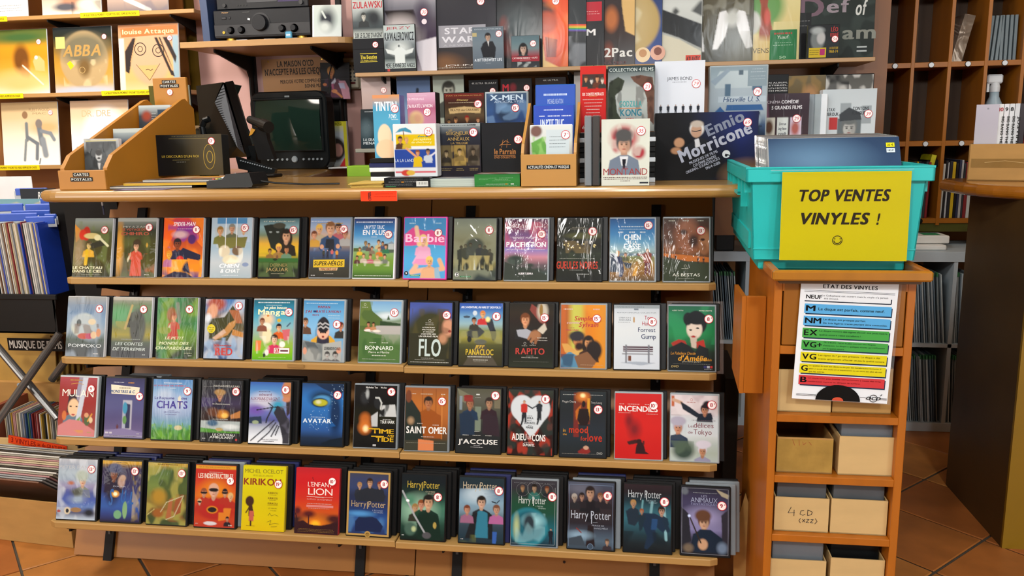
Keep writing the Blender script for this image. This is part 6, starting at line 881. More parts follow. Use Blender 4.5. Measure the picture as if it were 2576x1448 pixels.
# pocket of two boards on the side
a = UY(1880, 745, 2.02); b = UY(1921, 990, 2.02); px_ = cx0-.001-cb.location.x
pz1, pz0 = a.z, b.z; yy = .10
MB().box(px_-.048, px_, yy, yy+.012, pz0, pz1, ORANGE, c=.0015).build('side_pocket', parent=cb)
MB().prism([(yy, pz0), (yy, pz1), (yy+.16, pz1+.0), (yy+.16, pz0+.02)], px_-.058, px_-.048, 'x', ORANGE).build('side_pocket', parent=cb)
# notice sheet taped on the drawer
NT = 'g e4e8ec;U .51 .052 .56 .030 14181c ETAT DES VINYLES;D 14181c .003 .04 .09 .97 .09;D 14181c .003 .04 .1 .97 .1;U .145 .142 .165 .031 101214 NEUF;T .565 .128 .68 .014 404448 Le Cellophane est ouvert mais le vinyle n\'a jamais;T .325 .152 .15 .014 404448 été écouté.;D 182030 .008 .05 .178 .94 .178 .94 .14'
for k, (v, c, code, wc, l1, l2, l3) in enumerate(((.20, '5aa8dc', 'M', .10, '', '', ''), (.30, '5aa8dc', 'NM', .17, '', '', ''), (.40, '48a048', 'EX', .14, '', '', ''), (.50, '48a048', 'VG+', .20, '', '', ''), (.60, 'd8cc20', 'VG', .15, '', '', ''), (.698, 'd8cc20', 'G', .07, '', '', ''), (.795, 'c83c40', 'B', .07, '', '', ''))):
    NT += f';Z 203048 .07 {v+.012} .96 {v+.012} .96 {v+.088} .07 {v+.088};Z {c} .055 {v} .95 {v} .95 {v+.078} .055 {v+.078};U {.07+wc/2} {v+.037} {wc} .045 101214 {code}'
def ln(x0, x1, v, h, txt, c='20343c'): return f';T {(x0+x1)/2} {v} {x1-x0} {h} {c} {txt}'
NT += ln(.20, .88, .238, .022, 'Le disque est parfait, comme neuf.')+ln(.26, .70, .322, .014, 'Le disque est presque parfait.')+ln(.26, .92, .352, .014, 'De très légères traces peuvent être constatées.')
NT += ln(.23, .93, .418, .013, 'Le disque montre des signes d\'avoir été joué mais la', '1c5030')+ln(.23, .66, .45, .013, 'qualité sonore reste excellente !', '1c5030')
NT += ln(.28, .82, .513, .011, 'TRÈS BON - l\'état le plus courant des disques', '1c5030')+ln(.28, .92, .538, .011, 'd\'occasion. Le disque a quelques traces qui n\'affectent', '1c5030')+ln(.28, .5, .563, .011, 'pas la qualité sonore', '1c5030')
NT += ln(.24, .88, .62, .013, 'Les signes de l\'âge sont présents. Le disque a des', '5a5410')+ln(.24, .93, .65, .013, 'traces qui peuvent affecter un peu la qualité sonore.', '5a5410')
NT += ln(.15, .90, .711, .011, 'La qualité du son est détériorée par les nombreuses lectures, il', '5a5410')+ln(.15, .91, .736, .011, 'peut y avoir des sauts et craquements ou un titre est plus abîmé', '5a5410')+ln(.15, .32, .76, .011, 'que les autres.', '5a5410')
NT += ln(.15, .91, .815, .011, 'Le vinyle n\'est plus jouable correctement à cause des trop', '7c1c20')+ln(.15, .70, .843, .011, 'nombreuses rayures et défauts de surface.', '7c1c20')
NT += ';D 14181c .003 .04 .955 .25 .955;D 14181c .003 .04 .965 .25 .965;D 14181c .003 .71 .955 .77 .955;D 14181c .003 .92 .955 .99 .955;D 14181c .003 .92 .965 .99 .965'
vin = [(.48+.235*math.cos(t)*1.0, .995-.235*.71*math.sin(t)*.8) for t in [PI*i/16 for i in range(17)]]
NT += ';Z 141414 '+' '.join(f'{x:.3f} {y:.3f}' for x, y in vin)+';Z c85038 '+' '.join(f'{.48+.06*math.cos(PI*i/10):.3f} {.995-.03*math.sin(PI*i/10):.3f}' for i in range(11))
NT += ';O .85 .958 .032 .005 14181c;W .85 .958 .15 .026 14181c OCD;D 14181c .006 .92 .935 .935 .92'
a = UY(2010, 706, 1.905); b = UY(2240, 714, 1.905)
sg = thing('price_guide_sheet', 'laminated white sheet of coloured grading bands hanging on the cabinet drawer', 'sign', ((a.x+b.x)/2+.004, 1.908, UY(2000, 1006, 1.905).z), (-.02, .035, 0))
shh = a.z-sg.location.z
sheet('printed_sheet', .212, shh, NT, sg, y=-.0006, mt=print_mat('laminated_sheet', .3), cell=.004)
MB().box(-.106, .106, 0, .0008, 0, shh, WHITE).build('backing', parent=sg)
lamn = MB().box(-.106, .113, .0005, .001, -.002, shh+.002, M_CLEAR).build('laminate_edge', parent=sg)
# cardboard cd boxes inside
def cdbox(xl, xr, yt, yb, y, z, depth, label, m=CARDL, top=None, text='', hback=None, cds=None):
    a = UY(xl, yb, y); b = UY(xr, yb, y); w = b.x-a.x; h = UY((xl+xr)/2, yt, y).z-z
    T_ = thing('cd_box', label, 'box', ((a.x+b.x)/2, y, z+.0005), (0, 0, random.uniform(-.01, .01)), 'cardboard cd boxes in the cabinet')
    M_ = MB(); t = .003
    M_.box(-w/2, w/2, 0, t, 0, h, m).box(-w/2, -w/2+t, t, depth, 0, h, m).box(w/2-t, w/2, t, depth, 0, h, m).box(-w/2, w/2, depth-t, depth, 0, h, m).box(-w/2, w/2, 0, depth, 0, t, m)
    M_.build('carton', parent=T_)
    if text == '4cd':
        sheet('handwriting', w*.9, h*.9, 'g 1;', T_) if 0 else None
        pts = [[(-.028, .072), (-.036, .054), (-.018, .056)], [(-.02, .064), (-.02, .046)], [(.006, .064), (-.002, .062), (-.004, .052), (.004, .049), (.010, .053)], [(.016, .066), (.016, .049), (.026, .052), (.028, .06), (.016, .066)],
               [(-.002, .040), (-.006, .033), (-.002, .026)], [(.003, .038), (.010, .029)], [(.010, .038), (.003, .029)], [(.014, .038), (.021, .038), (.013, .028), (.021, .028)], [(.025, .038), (.032, .038), (.024, .028), (.032, .028)], [(.037, .041), (.042, .033), (.036, .025)]]
        k = h/.1; M2 = MB(); ink = mat('marker_ink', '2c1c18', .5, .05)
        for P in pts: M2.tube([(x*k, -.0006, z*k) for x, z in P], .0007, ink, 5)
        M2.build('handwriting', parent=T_)
    if text == 'tape':
        M2 = MB()
        for P in ([(-.03, .085), (-.024, .07)], [(-.015, .085), (-.013, .07)], [(-.006, .08), (-.004, .072), (.002, .078)], [(.008, .08), (.015, .072)]): M2.tube([(x, -.0006, z) for x, z in P], .0005, mat('red_ink', '9c3c28', .5, .05), 5)
        M2.build('handwriting', parent=T_)
        MB().box(-w/2, w/2, -.0006, 0, .004, h-.004, mat('packing_tape', 'a08040', .15, .15, 30, bump=.4)).build('tape', parent=T_)
    return T_, w, h
bx = [(1949, 2089, 930, 1042, SHZ[0], .022, 'pale cardboard box half hidden under the notice sheet in the top bay', CARDL, ''),
      (2093, 2240, 926, 1040, SHZ[0], .025, 'taped brown cardboard box poking out from under the notice sheet', CARD, ''),
      (1952, 2092, 1101, 1191, SHZ[1], .02, 'tape covered brown cardboard box with faint red handwriting', CARD, 'tape'),
      (2107, 2249, 1099, 1193, SHZ[1], .02, 'plain pale cardboard box beside the tape covered box', CARDL, ''),
      (1946, 2082, 1252, 1343, SHZ[2], .02, 'pale cardboard box marked 4 CD in black pen', CARDL, '4cd'),
      (2087, 2228, 1257, 1348, SHZ[2], .02, 'plain pale cardboard box beside the one marked in black pen', CARDL, ''),
      (1934, 2074, 1408, 1500, SHZ[3], .015, 'pale cardboard box of clear cases in the lowest bay seen', CARDL, ''),
      (2085, 2220, 1406, 1500, SHZ[3], .015, 'pale cardboard box of dark cases in the lowest bay seen', CARDL, '')]
CDC = clear_mat('clear_cd_case', .35, .12, '8c949c', .15, diff=.4)
for k, (xl, xr, yt, yb, z, dy, lab, m, tx) in enumerate(bx):
    T_, w, h = cdbox(xl, xr, yt, yb, YF+dy, z, .30, lab, m, text=tx)
    if k in (0, 1, 2): continue
    dark = k == 7
    for q in range(7 if not dark else 10):
        o = link('cd_case', case_mesh(w-.010, .0104, .125, BLACK if dark else (MATS['grey_case_plastic'] if k in (4, 5) else CDC), .001)); o.rotation_euler = (PI/2-.0, 0, 0) if 0 else (0, 0, 0)
        o.data = case_mesh(w-.012, .125, .010, BLACK if dark else (GREY if k in (4, 5) else CDC), .001)
        o.location = (T_.location.x, YF+dy+.012+.0125*q+(.02 if dark else 0), z+.0045)
        wd = 'dark' if dark else 'clear'
        tag(o, ('dark cd case filed in the ' if dark else 'clear cd case filed in the ')+lab.replace('pale cardboard ', '').replace('cardboard ', '').replace('of clear cases ', '').replace('of dark cases ', ''), 'cd', 'cd cases filed in cardboard boxes')
# ------------------------------------------------------------------ turquoise crate of new records on the cabinet
TQ = mat('turquoise_plastic', '1cb2ae', .38, .03, 6)
cr = thing('plastic_crate', 'turquoise plastic crate of new records standing on the orange cabinet', 'crate', (.462, 1.975, 1.0165), (0, 0, -.03))
zb_, zr_ = .028, 1.262-1.0165; bw, tw, dd = .180, .193, .56
def hexa(M_, a, b, m, y0, y1, w0, w1, z0, z1): pass
def wallq(M_, p, q, r, s, n, t=.003):   # slab from 4 corners with thickness along n
    A = [Vector(v) for v in (p, q, r, s)]; B = [v+Vector(n)*t for v in A]
    M_.add(A+B, [(0, 1, 2, 3), (7, 6, 5, 4), (0, 4, 5, 1), (1, 5, 6, 2), (2, 6, 7, 3), (3, 7, 4, 0)], TQ)
M_ = MB()
wallq(M_, (-bw, .012, zb_), (bw, .012, zb_), (tw, 0, zr_), (-tw, 0, zr_), (0, 1, 0))
wallq(M_, (-bw, dd-.012, zb_), (bw, dd-.012, zb_), (tw, dd, zr_), (-tw, dd, zr_), (0, -1, 0))
wallq(M_, (-bw, .012, zb_), (-bw, dd-.012, zb_), (-tw, dd, zr_), (-tw, 0, zr_), (1, 0, 0))
wallq(M_, (bw, .012, zb_), (bw, dd-.012, zb_), (tw, dd, zr_), (tw, 0, zr_), (-1, 0, 0))
M_.box(-bw, bw, .012, dd-.012, zb_, zb_+.004, TQ)
M_.build('body', parent=cr)
MB().box(-bw+.015, bw-.015, .03, dd-.03, .0, zb_, TQ, c=.004).build('foot_ring', parent=cr)
M_ = MB()
for (x0, x1, y0, y1) in ((-tw-.012, tw+.012, -.012, -.004), (-tw-.012, tw+.012, dd+.004, dd+.012), (-tw-.012, -tw-.004, -.012, dd+.012), (tw+.004, tw+.012, -.012, dd+.012)):
    M_.box(x0, x1, y0, y1, zr_-.034, zr_, TQ, c=.002)
M_.box(-tw-.012, tw+.012, -.012, .002, zr_-.004, zr_+.001, TQ).box(-tw-.012, tw+.012, dd-.002, dd+.012, zr_-.004, zr_+.001, TQ)
M_.box(-tw-.012, -tw+.002, 0, dd, zr_-.004, zr_+.001, TQ).box(tw-.002, tw+.012, 0, dd, zr_-.004, zr_+.001, TQ)
M_.build('rim', parent=cr)
for sx in (-1, 1):
    for y0, hh in ((.03, .06), (.11, .10), (.20, .075), (.36, .075), (.45, .10), (.53, .06)):
        MB().box(sx*(tw-.006), sx*(tw+.010), y0, y0+.008, zr_-hh, zr_-.002, TQ).build('rib', parent=cr)
    MB().box(sx*(tw+.0), sx*(tw+.010), .2, .37, zr_-.078, zr_-.07, TQ).build('handle_bar', parent=cr)
    MB().prism([(.05, .09), (.05, .05), (.53, .05), (.53, .09)], sx*(bw+.002), sx*(bw+.008), 'x', TQ).build('rib', parent=cr)
MB().box(-bw-.0005, bw+.0005, .008, .012, zb_+.024, zb_+.028, TQ).build('rib', parent=cr)
# yellow sign in a clear pouch, hung on the crate front
a = UY(1970, 436, 1.955); b = UY(2296, 441, 1.955); c = UY(1956, 652, 1.955)
ys = thing('yellow_sign', 'bright yellow sign with black slanted capitals in a clear pouch on the crate', 'sign', ((a.x+b.x)/2-.003, 1.946, c.z-.001), (-.035, 0, -.03))
sh_ = a.z-c.z+.004; wy = b.x-a.x-.003
YS = 'g c0b202 bcae02 c0b202 c0b202;Y .495 .265 .71 .125 241c10 TOP VENTES;Y .43 .525 .54 .125 241c10 VINYLES;Y .765 .53 .028 .12 241c10 !;O .455 .77 .055 .008 241c10;C .435 .752 .007 241c10;C .477 .752 .007 241c10;'+'D 241c10 .009 '+' '.join(f'{.455+.026*math.cos(t):.3f} {.772+.034*math.sin(t):.3f}' for t in [PI*i/10 for i in range(11)])
sheet('sign_sheet', wy, sh_, YS, ys, y=-.001, mt=print_mat('yellow_sheet', .45), cell=.006)
MB().box(-wy/2, wy/2, 0, .0006, 0, sh_, WHITE).build('backing', parent=ys)
M_ = MB().box(-wy/2-.026, wy/2+.003, -.0045, -.0035, -.002, sh_+.004, M_POUCH); M_.build('clear_pouch', parent=ys)
MB().box(-wy/2-.026, wy/2+.003, -.0055, -.0035, sh_+.003, sh_+.005, M_CLEARBOX).build('pouch_edge', parent=ys)
# records in the crate
p = UY(1945, 400, 2.19)
fx = (UY(1937, 400, 2.19).x+UY(2247, 400, 2.19).x)/2
RC = mat('sleeve_white', 'c8ccd0', .4, .04)
for i in range(13):
    y = 2.04+.0135*i; z = 1.047
    prog = 'g 283c58 304868 2c4464 283c58;e .35 .2 .3 .14 5c7c98 .8' if i == 0 else random.choice(['g a8acb0 b8b8b8', 'g 788088 8c9498', 'g c8c8c4 b8b8b0', 'g 30343c 3c4048'])
    T_ = item('vinyl_record', 'new record', 'record', (fx-.0008*i, y, z), (.315, .315, .005), prog, .49-.004*i, body=RC, inset=(0,)*4, mt=M_WRAPL, cell=.01 if i == 0 else .04, bodyname='sleeve', seed=i,
              group='records in the turquoise crate', rz=random.uniform(-.01, .01))
    T_['label'] = 'steel blue record in cellophane at the front of the turquoise crate, 25 euro label' if i == 0 else ('wrapped record number %s behind the steel blue one in the crate' % ['two', 'three', 'four', 'five', 'six', 'seven', 'eight', 'nine', 'ten', 'eleven', 'twelve', 'thirteen', 'fourteen'][i-1]).replace('record number', 'record')
    T_.children[0].name = 'sleeve'
    if i == 0:
        q = sheet('price_label', .020, .012, 'g d8d020;U .5 .5 .7 .42 2c2c10 25 €', T_, y=-.002, z0=.286, cell=.004); q.location.x = .135
        q = sheet('price_label', .020, .012, 'g d0dce0;U .5 .5 .7 .4 3c4448 NEUF', T_, y=-.002, z0=.271, cell=.004); q.location.x = .135
    T_.scale = (1, 1, 1)
    if i: fw = link('film_wrap', case_mesh(.322, .317, .007, M_CLEAR, .001), T_); fw.location = (0, -.001, 0)
# ------------------------------------------------------------------ white record shelving against the back wall
WL = mat('white_laminate', 'b8c4cc', .45, .03, 4)
wx0 = UY(1700, 700, 3.715).x; wx1 = 1.95; wz = .815
wk = thing('record_shelving', 'white square-bay shelving full of second-hand records along the back wall', 'shelving', ((wx0+wx1)/2, 3.715, 0))
def wp(M_, n): o = M_.build(n, parent=wk); o.location = (-wk.location.x, 0, 0); return o
wp(MB().box(wx0, wx1, 0, .39, wz-.045, wz, WL, c=.001), 'top')
wp(MB().box(wx0, wx1, 0, .39, 0, .04, WL, c=.001), 'base')
zm = UY(2385, 870, 3.715).z
dv = [wx0, UY(1880, 700, 3.715).x+.0, UY(2150, 700, 3.715).x, UY(2403, 700, 3.715).x, 1.93]
for x in dv: wp(MB().box(x-.008, x+.008, .002, .38, .04, wz-.045, WL), 'divider')
wp(MB().box(wx0, wx1, .002, .38, zm-.008, zm+.008, WL), 'shelf')
SLC = [mat('inner_sleeve_'+n, c, .55, .06, 12) for n, c in (('white', 'a8b4bc'), ('grey', '7c888c'), ('blue', '6c8090'), ('pale', 'bcc8cc'))]
GRN = mat('green_card_edge', '3c7c50', .5, .1)
def spine_copy(m, g):
    k = (m.name, g)
    if k not in _CASE:
        b_ = MB().box(-.0022, .0022, 0, .31, 0, .31, m); 
        if g: b_.box(-.0026, .0026, -.002, .02, .298, .316, GRN)
        o = b_.build('r'); _CASE[k] = o.data; bpy.data.objects.remove(o)
    return _CASE[k]
cells = [(UY(1700, 700, 3.715).x, dv[1], 1), (dv[2], dv[3], 1), (dv[3], UY(2470, 700, 3.715).x, 1), (dv[2], dv[3], 0), (dv[3], UY(2470, 900, 3.715).x, 0)]
cnames = ['upper white bay beside the black boxes', 'upper white bay beside the crate', 'upper white bay by the brown counter', 'lower white bay beside the orange cabinet', 'lower white bay by the brown counter']
for (x0, x1, up), cn_ in zip(cells, cnames):
    x = x0+.016; z = (zm+.0085) if up else .0405
    i = 0
    while x < x1-.02:
        m = random.choice(SLC); o = link('vinyl_record', spine_copy(m, random.random() < .75)); tilt = .10 if (x-x0)/(x1-x0) > .3 else .05
        tilt = min(tilt, (x1-x0)*.3); o.location = (x, 3.725+random.uniform(0, .012), z); o.rotation_euler = (0, -tilt+random.uniform(-.01, .01), random.uniform(-.02, .02))
        if o.rotation_euler[1] < 0: o.location.x += .0
        o.scale = (1, 1, .98 if not up else 1)
        tag(o, 'used record in a grey sleeve filed in the '+cn_, 'record', 'records in the '+cn_)
        x += random.uniform(.0075, .0115); i += 1
# black boxes left of it
for (a_, b_, yt, yb, y, m, lab, nm_) in ((1712, 1800, 495, 640, 3.4, BLACKM, 'tall black case standing in shadow behind the rack end', 'storage_box'), (1800, 1851, 505, 630, 3.73, BLACK, 'black box standing on the white shelving top behind the rack', 'storage_box')):
    p0 = UY(a_, yb, y); p1 = UY(b_, yt, y); z0 = wz+.001 if y > 3.7 else .0
    tag(MB().box(0, p1.x-p0.x, 0, .2, 0, p1.z-z0, m, c=.004).build(nm_), lab, 'box').location = (p0.x, y, z0)
# dark loudspeaker-like cabinet and cardboard between the rack and the orange cabinet
p0 = UY(1808, 1440, 2.62); p1 = UY(1862, 900, 2.62)
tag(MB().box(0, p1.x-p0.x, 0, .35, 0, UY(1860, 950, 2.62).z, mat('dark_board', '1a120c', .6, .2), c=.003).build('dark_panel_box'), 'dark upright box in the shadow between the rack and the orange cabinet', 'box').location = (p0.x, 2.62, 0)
fq = [UY(1845, 1448, 2.2), UY(1878, 1448, 2.2), UY(1905, 1345, 2.2), UY(1876, 1240, 2.2), UY(1846, 1335, 2.2)]
fb = MB().prism([(q.x, q.z) for q in fq], 2.20, 2.205, 'y', CARD).build('carton_flap'); tag(fb, 'torn brown cardboard flap leaning beside the orange cabinet foot', 'cardboard')
# ------------------------------------------------------------------ pigeonhole unit
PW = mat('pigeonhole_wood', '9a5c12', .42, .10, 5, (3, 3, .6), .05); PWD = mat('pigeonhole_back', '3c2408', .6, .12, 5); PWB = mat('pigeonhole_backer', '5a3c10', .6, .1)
py_ = 3.90; X = [UY(2211, 100, py_).x, UY(2308, 0, py_).x, UY(2402, 0, py_).x, UY(2495, 0, py_).x]; st_ = X[3]-X[2]; X += [X[3]+st_, X[3]+2*st_]
pg = thing('pigeonhole_shelving', 'tall orange wood pigeonhole shelving with small white round labels', 'shelving', (X[0], py_, .93))
def pp(M_, n): o = M_.build(n, parent=pg); o.location = (-X[0], -py_, -.93); return o
zs = [UY(2402, 555, py_).z, UY(2402, 360, py_).z, UY(2402, 161, py_).z, UY(2402, 161, py_).z+.33]
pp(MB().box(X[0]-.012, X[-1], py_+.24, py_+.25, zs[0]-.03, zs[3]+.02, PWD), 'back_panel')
for i, x in enumerate(X): pp(MB().box(x-.0075-(.006 if i == 0 else 0), x+.0075, py_, py_+.24, zs[0]-.02, zs[3]+.3, PW, c=.001), 'divider')
for z in zs: pp(MB().box(X[0]+.0075, X[-1], py_+.002, py_+.24, z-.011, z+.011, PW, c=.001), 'shelf')
pp(MB().box(X[0]-.012, X[-1], py_+.01, py_+.26, zs[0]-.05, zs[0]-.012, mat('unit_base', '4a4a10', .5, .1)), 'base')
for i in range(5):
    for z in zs[:3]:
        if z == zs[0] and i != 1: continue
        xm2 = (X[i]+X[i+1])/2
        o = MB().cyl((xm2, py_+.003, z-.001), (xm2, py_-.003, z-.001), .0105, MATS['white_case_plastic'] if z > zs[0] else BLACK, 16).cyl((xm2, py_+.0, z-.001), (xm2, py_-.0015, z-.001), .0125, BLACKM, 16); pp(o, 'round_label')
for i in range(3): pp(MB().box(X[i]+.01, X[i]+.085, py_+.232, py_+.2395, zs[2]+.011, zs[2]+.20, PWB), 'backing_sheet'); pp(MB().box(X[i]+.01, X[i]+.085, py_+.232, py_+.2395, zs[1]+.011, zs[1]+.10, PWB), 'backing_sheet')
def placed(n, lab, cat, mb, loc, rot=(0, 0, 0), group=None): o = mb.build(n); o.location = loc; o.rotation_euler = rot; return tag(o, lab, cat, group)
CLC = clear_mat('translucent_case', .55, .15, '94a4ac', .1, diff=.6)
placed('acetate_sleeve', 'translucent grey plastic sleeve leaning alone in a pigeonhole', 'sleeve', MB().box(0, .045, 0, .13, 0, .205, clear_mat('smoky_film', .5, .12, 'a89888', .4, 12, diff=.3)), (X[2]+.012, py_+.03, zs[2]+.012), (0, .22, 0))
for i in range(7):
    placed('clear_case', 'translucent empty case standing upright in the last pigeonhole', 'case', MB().box(0, .0125, 0, .13, 0, .19, CLC, c=.001), (X[3]+.012+.018*i, py_+.04, zs[2]+.0115), (0, .05 if i < 3 else -.02, 0), 'empty cases in the pigeonhole')
# spray bottle
xs_ = UY(2500, 250, 3.98).x; sb = thing('spray_bottle', 'white spray bottle with pale blue body in a pigeonhole', 'bottle', (xs_, 3.98, zs[1]+.012))
MB().lathe([(0, 0), (.036, 0), (.038, .01), (.038, .06), (.028, .11), (.016, .135), (.015, .15), (0, .15)], m=mat('pale_blue_plastic', '9cb0bc', .35, .03)).build('body', parent=sb, smooth=True)
MB().lathe([(.016, .15), (.017, .165), (.012, .18), (0, .18)], m=MATS['white_case_plastic']).box(-.03, .022, -.012, .012, .176, .205, MATS['white_case_plastic'], c=.005).box(-.028, -.02, -.005, .005, .15, .18, MATS['white_case_plastic']).build('spray_head', parent=sb)
placed('red_box', 'small red box next to the spray bottle', 'box', MB().box(0, .035, 0, .08, 0, .07, CASEM['red'], c=.002), (xs_+.045, 3.99, zs[1]+.012))
sb.scale = (1.25, 1.25, 1.38)
# crumpled film in the lower pigeonhole
b_ = bmesh.new(); bmesh.ops.create_icosphere(b_, subdivisions=3, radius=.05)
for v in b_.verts: v.co *= 1+.35*math.sin(v.co.x*90+v.co.z*70)*math.cos(v.co.y*80)
me = bpy.data.meshes.new('film_ball'); b_.to_mesh(me); b_.free(); me.materials.append(M_CLEARBOX)
o = link('film_ball', me); o.location = (UY(2258, 400, 3.95).x, 3.96, 1.12); tag(o, 'crumpled ball of clear film in a pigeonhole behind the crate', 'film')
pb = placed('cardboard_box', 'small brown carton in the pigeonhole under the ball of film', 'box', MB().box(-.05, .05, 0, .12, 0, 1.07-(zs[0]+.012), CARD, c=.002), (UY(2262, 400, 3.95).x, 3.92, zs[0]+.012))
# magazines and comics in the lower bays
MG = [('magazine', c) for c in ('1c1c20', 'b8bcc0', '24242c', 'c8a820', '141418', '2c3048', 'a8a8a8', '303438', '7c2428', 'c0c4c0')]
xx = UY(2375, 500, 3.93).x; words_ = ['black', 'grey', 'charcoal', 'yellow', 'black', 'navy', 'silver', 'slate', 'dark red', 'white']
i = 0
for xs0, n in ((X[1]+.012, 9), (X[1]+.155, 12)):
    x = xs0
    for k in range(n):
        c = MG[i % 10][1]; t = random.choice([.007, .010, .013])
        placed('magazine', f'{words_[i % 10]} spined magazine standing in the lower pigeonhole '+('behind the crate rim' if xs0 < X[1]+.1 else 'by the brown counter')+(' , one of the last' if k > n-3 else ''), 'magazine', MB().box(0, t, 0, .2, 0, random.uniform(.235, .26), mat('mag_'+c, c, .4, .1), c=.0008), (x, py_+.012, zs[0]+.0115), (0, random.uniform(0, .02), 0), 'magazines in the lower pigeonholes')['label'] = f'{words_[i % 10]} spined magazine standing upright in the lower pigeonhole '+('behind the crate rim' if xs0 < X[1]+.1 else 'by the brown counter')
        x += t+.001; i += 1
placed('magazine', 'yellow and black comic leaning out of a pigeonhole above the crate rim', 'magazine', MB().box(0, .02, 0, .14, 0, .05, mat('yellow_print', 'b8b010', .5, .2, 60)), (UY(2335, 420, 3.93).x, 3.92, 1.175), (0, .2, 0))
pc = placed('magazine', 'dark stack of magazines under the yellow and black comic', 'magazine', MB().box(0, .05, 0, .12, 0, 1.17-(zs[0]+.27), BLACK, c=.002), (UY(2330, 420, 3.93).x, 3.925, zs[0]+.27))
# paper packs on the white top
for (a_, b_, yt, y, h_, lab) in ((2310, 2388, 575, 3.80, .035, 'white paper pack with a green patch on the white shelving'), (2300, 2382, 608, 3.76, .022, 'flat white envelope with crinkled corner on the white shelving')):
    p0 = UY(a_, 620, y); p1 = UY(b_, 620, y); T_ = thing('paper_pack', lab, 'paper', (p0.x, y, wz+.0005+(.0235 if h_ > .03 else 0)))
    MB().box(-.12, p1.x-p0.x, 0, .14 if h_ > .03 else .2, 0, h_, WHITE, c=.006).build('paper', parent=T_)
    if h_ > .03: MB().box(.03, .10, .03, .10, h_-.0005, h_+.001, mat('green_print', '1c8c58', .5, .05)).build('green_patch', parent=T_)
# ------------------------------------------------------------------ brown counter with round-edged top, carton of discs on it
RCM = mat('dark_counter_wood', '4a3414', .45, .16, 5, (1, 1, 1), .08); RCF = mat('mustard_counter_wood', '8c6a08', .4, .08, 4)
rx, ry0, ry1 = 1.19, 2.655, 3.135; rtz = UY(2576, 470, 2.5).z
rc = thing('shop_counter', 'dark brown counter with a curved glossy wooden top at the shop side', 'counter', (rx+.4, 2.9, 0))
def rp(M_, n): o = M_.build(n, parent=rc); o.location = -rc.location; return o
rp(MB().prism([(ry0, 0), (ry1, 0), (ry1, 1.12), (ry0, 1.12)], rx, rx+.02, 'x', RCM), 'side_panel')
rp(MB().box(rx+.0, 2.3, ry0-.012, ry0, 0, 1.12, RCF), 'front_panel')
tp = [(1.12, 3.22), (1.085, 3.14), (1.085, 3.0)]+[(1.085+(.35)*(i/8)**2, 3.0-.5*(i/8)) for i in range(1, 9)]+[(2.3, 2.40), (2.3, 3.22)]
outline(tp, 1.118, 1.16, mat('counter_top_glossy', '9a5c14', .25, .1, 5, (.6, 5, 5), .05, coat=.8), 'worktop', rc, .018, tuple(rc.location))
# carton: open cardboard tray tilted to the view
ct = thing('cardboard_tray', 'open brown cardboard carton of discs on the curved counter', 'box', (1.145, 3.06, 1.1605), (0, 0, -.42))
M_ = MB(); L_, D_, H_ = .9, .30, .125
M_.box(0, L_, 0, .004, 0, H_, CARD).box(0, .004, 0, D_, 0, H_, CARD).box(0, L_, D_-.004, D_, 0, H_, CARD).box(L_-.004, L_, 0, D_, 0, H_, CARD).box(0, L_, 0, D_, 0, .004, CARD)
M_.build('carton', parent=ct)
MB().box(.006, L_-.006, .006, D_-.006, .004, .066, CARDL).build('inner_tray', parent=ct)
MB().box(.01, L_-.01, -.0012, 0, .045, .075, mat('brown_tape', '8c6a38', .2, .1)).build('tape', parent=ct)
M2 = MB(); M2.tube([(.05+.06*i, -.0015, .062+.006*math.sin(i*1.7)) for i in range(12)], .0008, CARDL, 5); M2.build('crease', parent=ct)
x = .085; cols = ['d8d8d8', 'd8d8dc', 'd0d4d8', 'c8ccd0', '241c24', '8c2020', '1c1c20', '20242c', 'd87830', '2c50a0', '2050a0', '1c1c1c', 'b8c4c0', '141414', '202020', '2c2420', '5c3c34', '1c1c20', 'a8a8a0', '242428', '6c3430', '1c2024', 'b0a8a0', '2c2c34', '181818', '3c3c40', 'c8c8c8', '301c1c']
wr = ['white', 'white', 'pale', 'silver', 'plum', 'dark red', 'black', 'navy black', 'orange', 'blue', 'royal blue', 'black', 'pale green', 'black', 'charcoal', 'brown', 'maroon', 'black', 'beige', 'charcoal', 'brick', 'dark green', 'cream', 'slate', 'black', 'grey', 'white', 'wine']
ca_, sa_ = math.cos(-.42), math.sin(-.42)
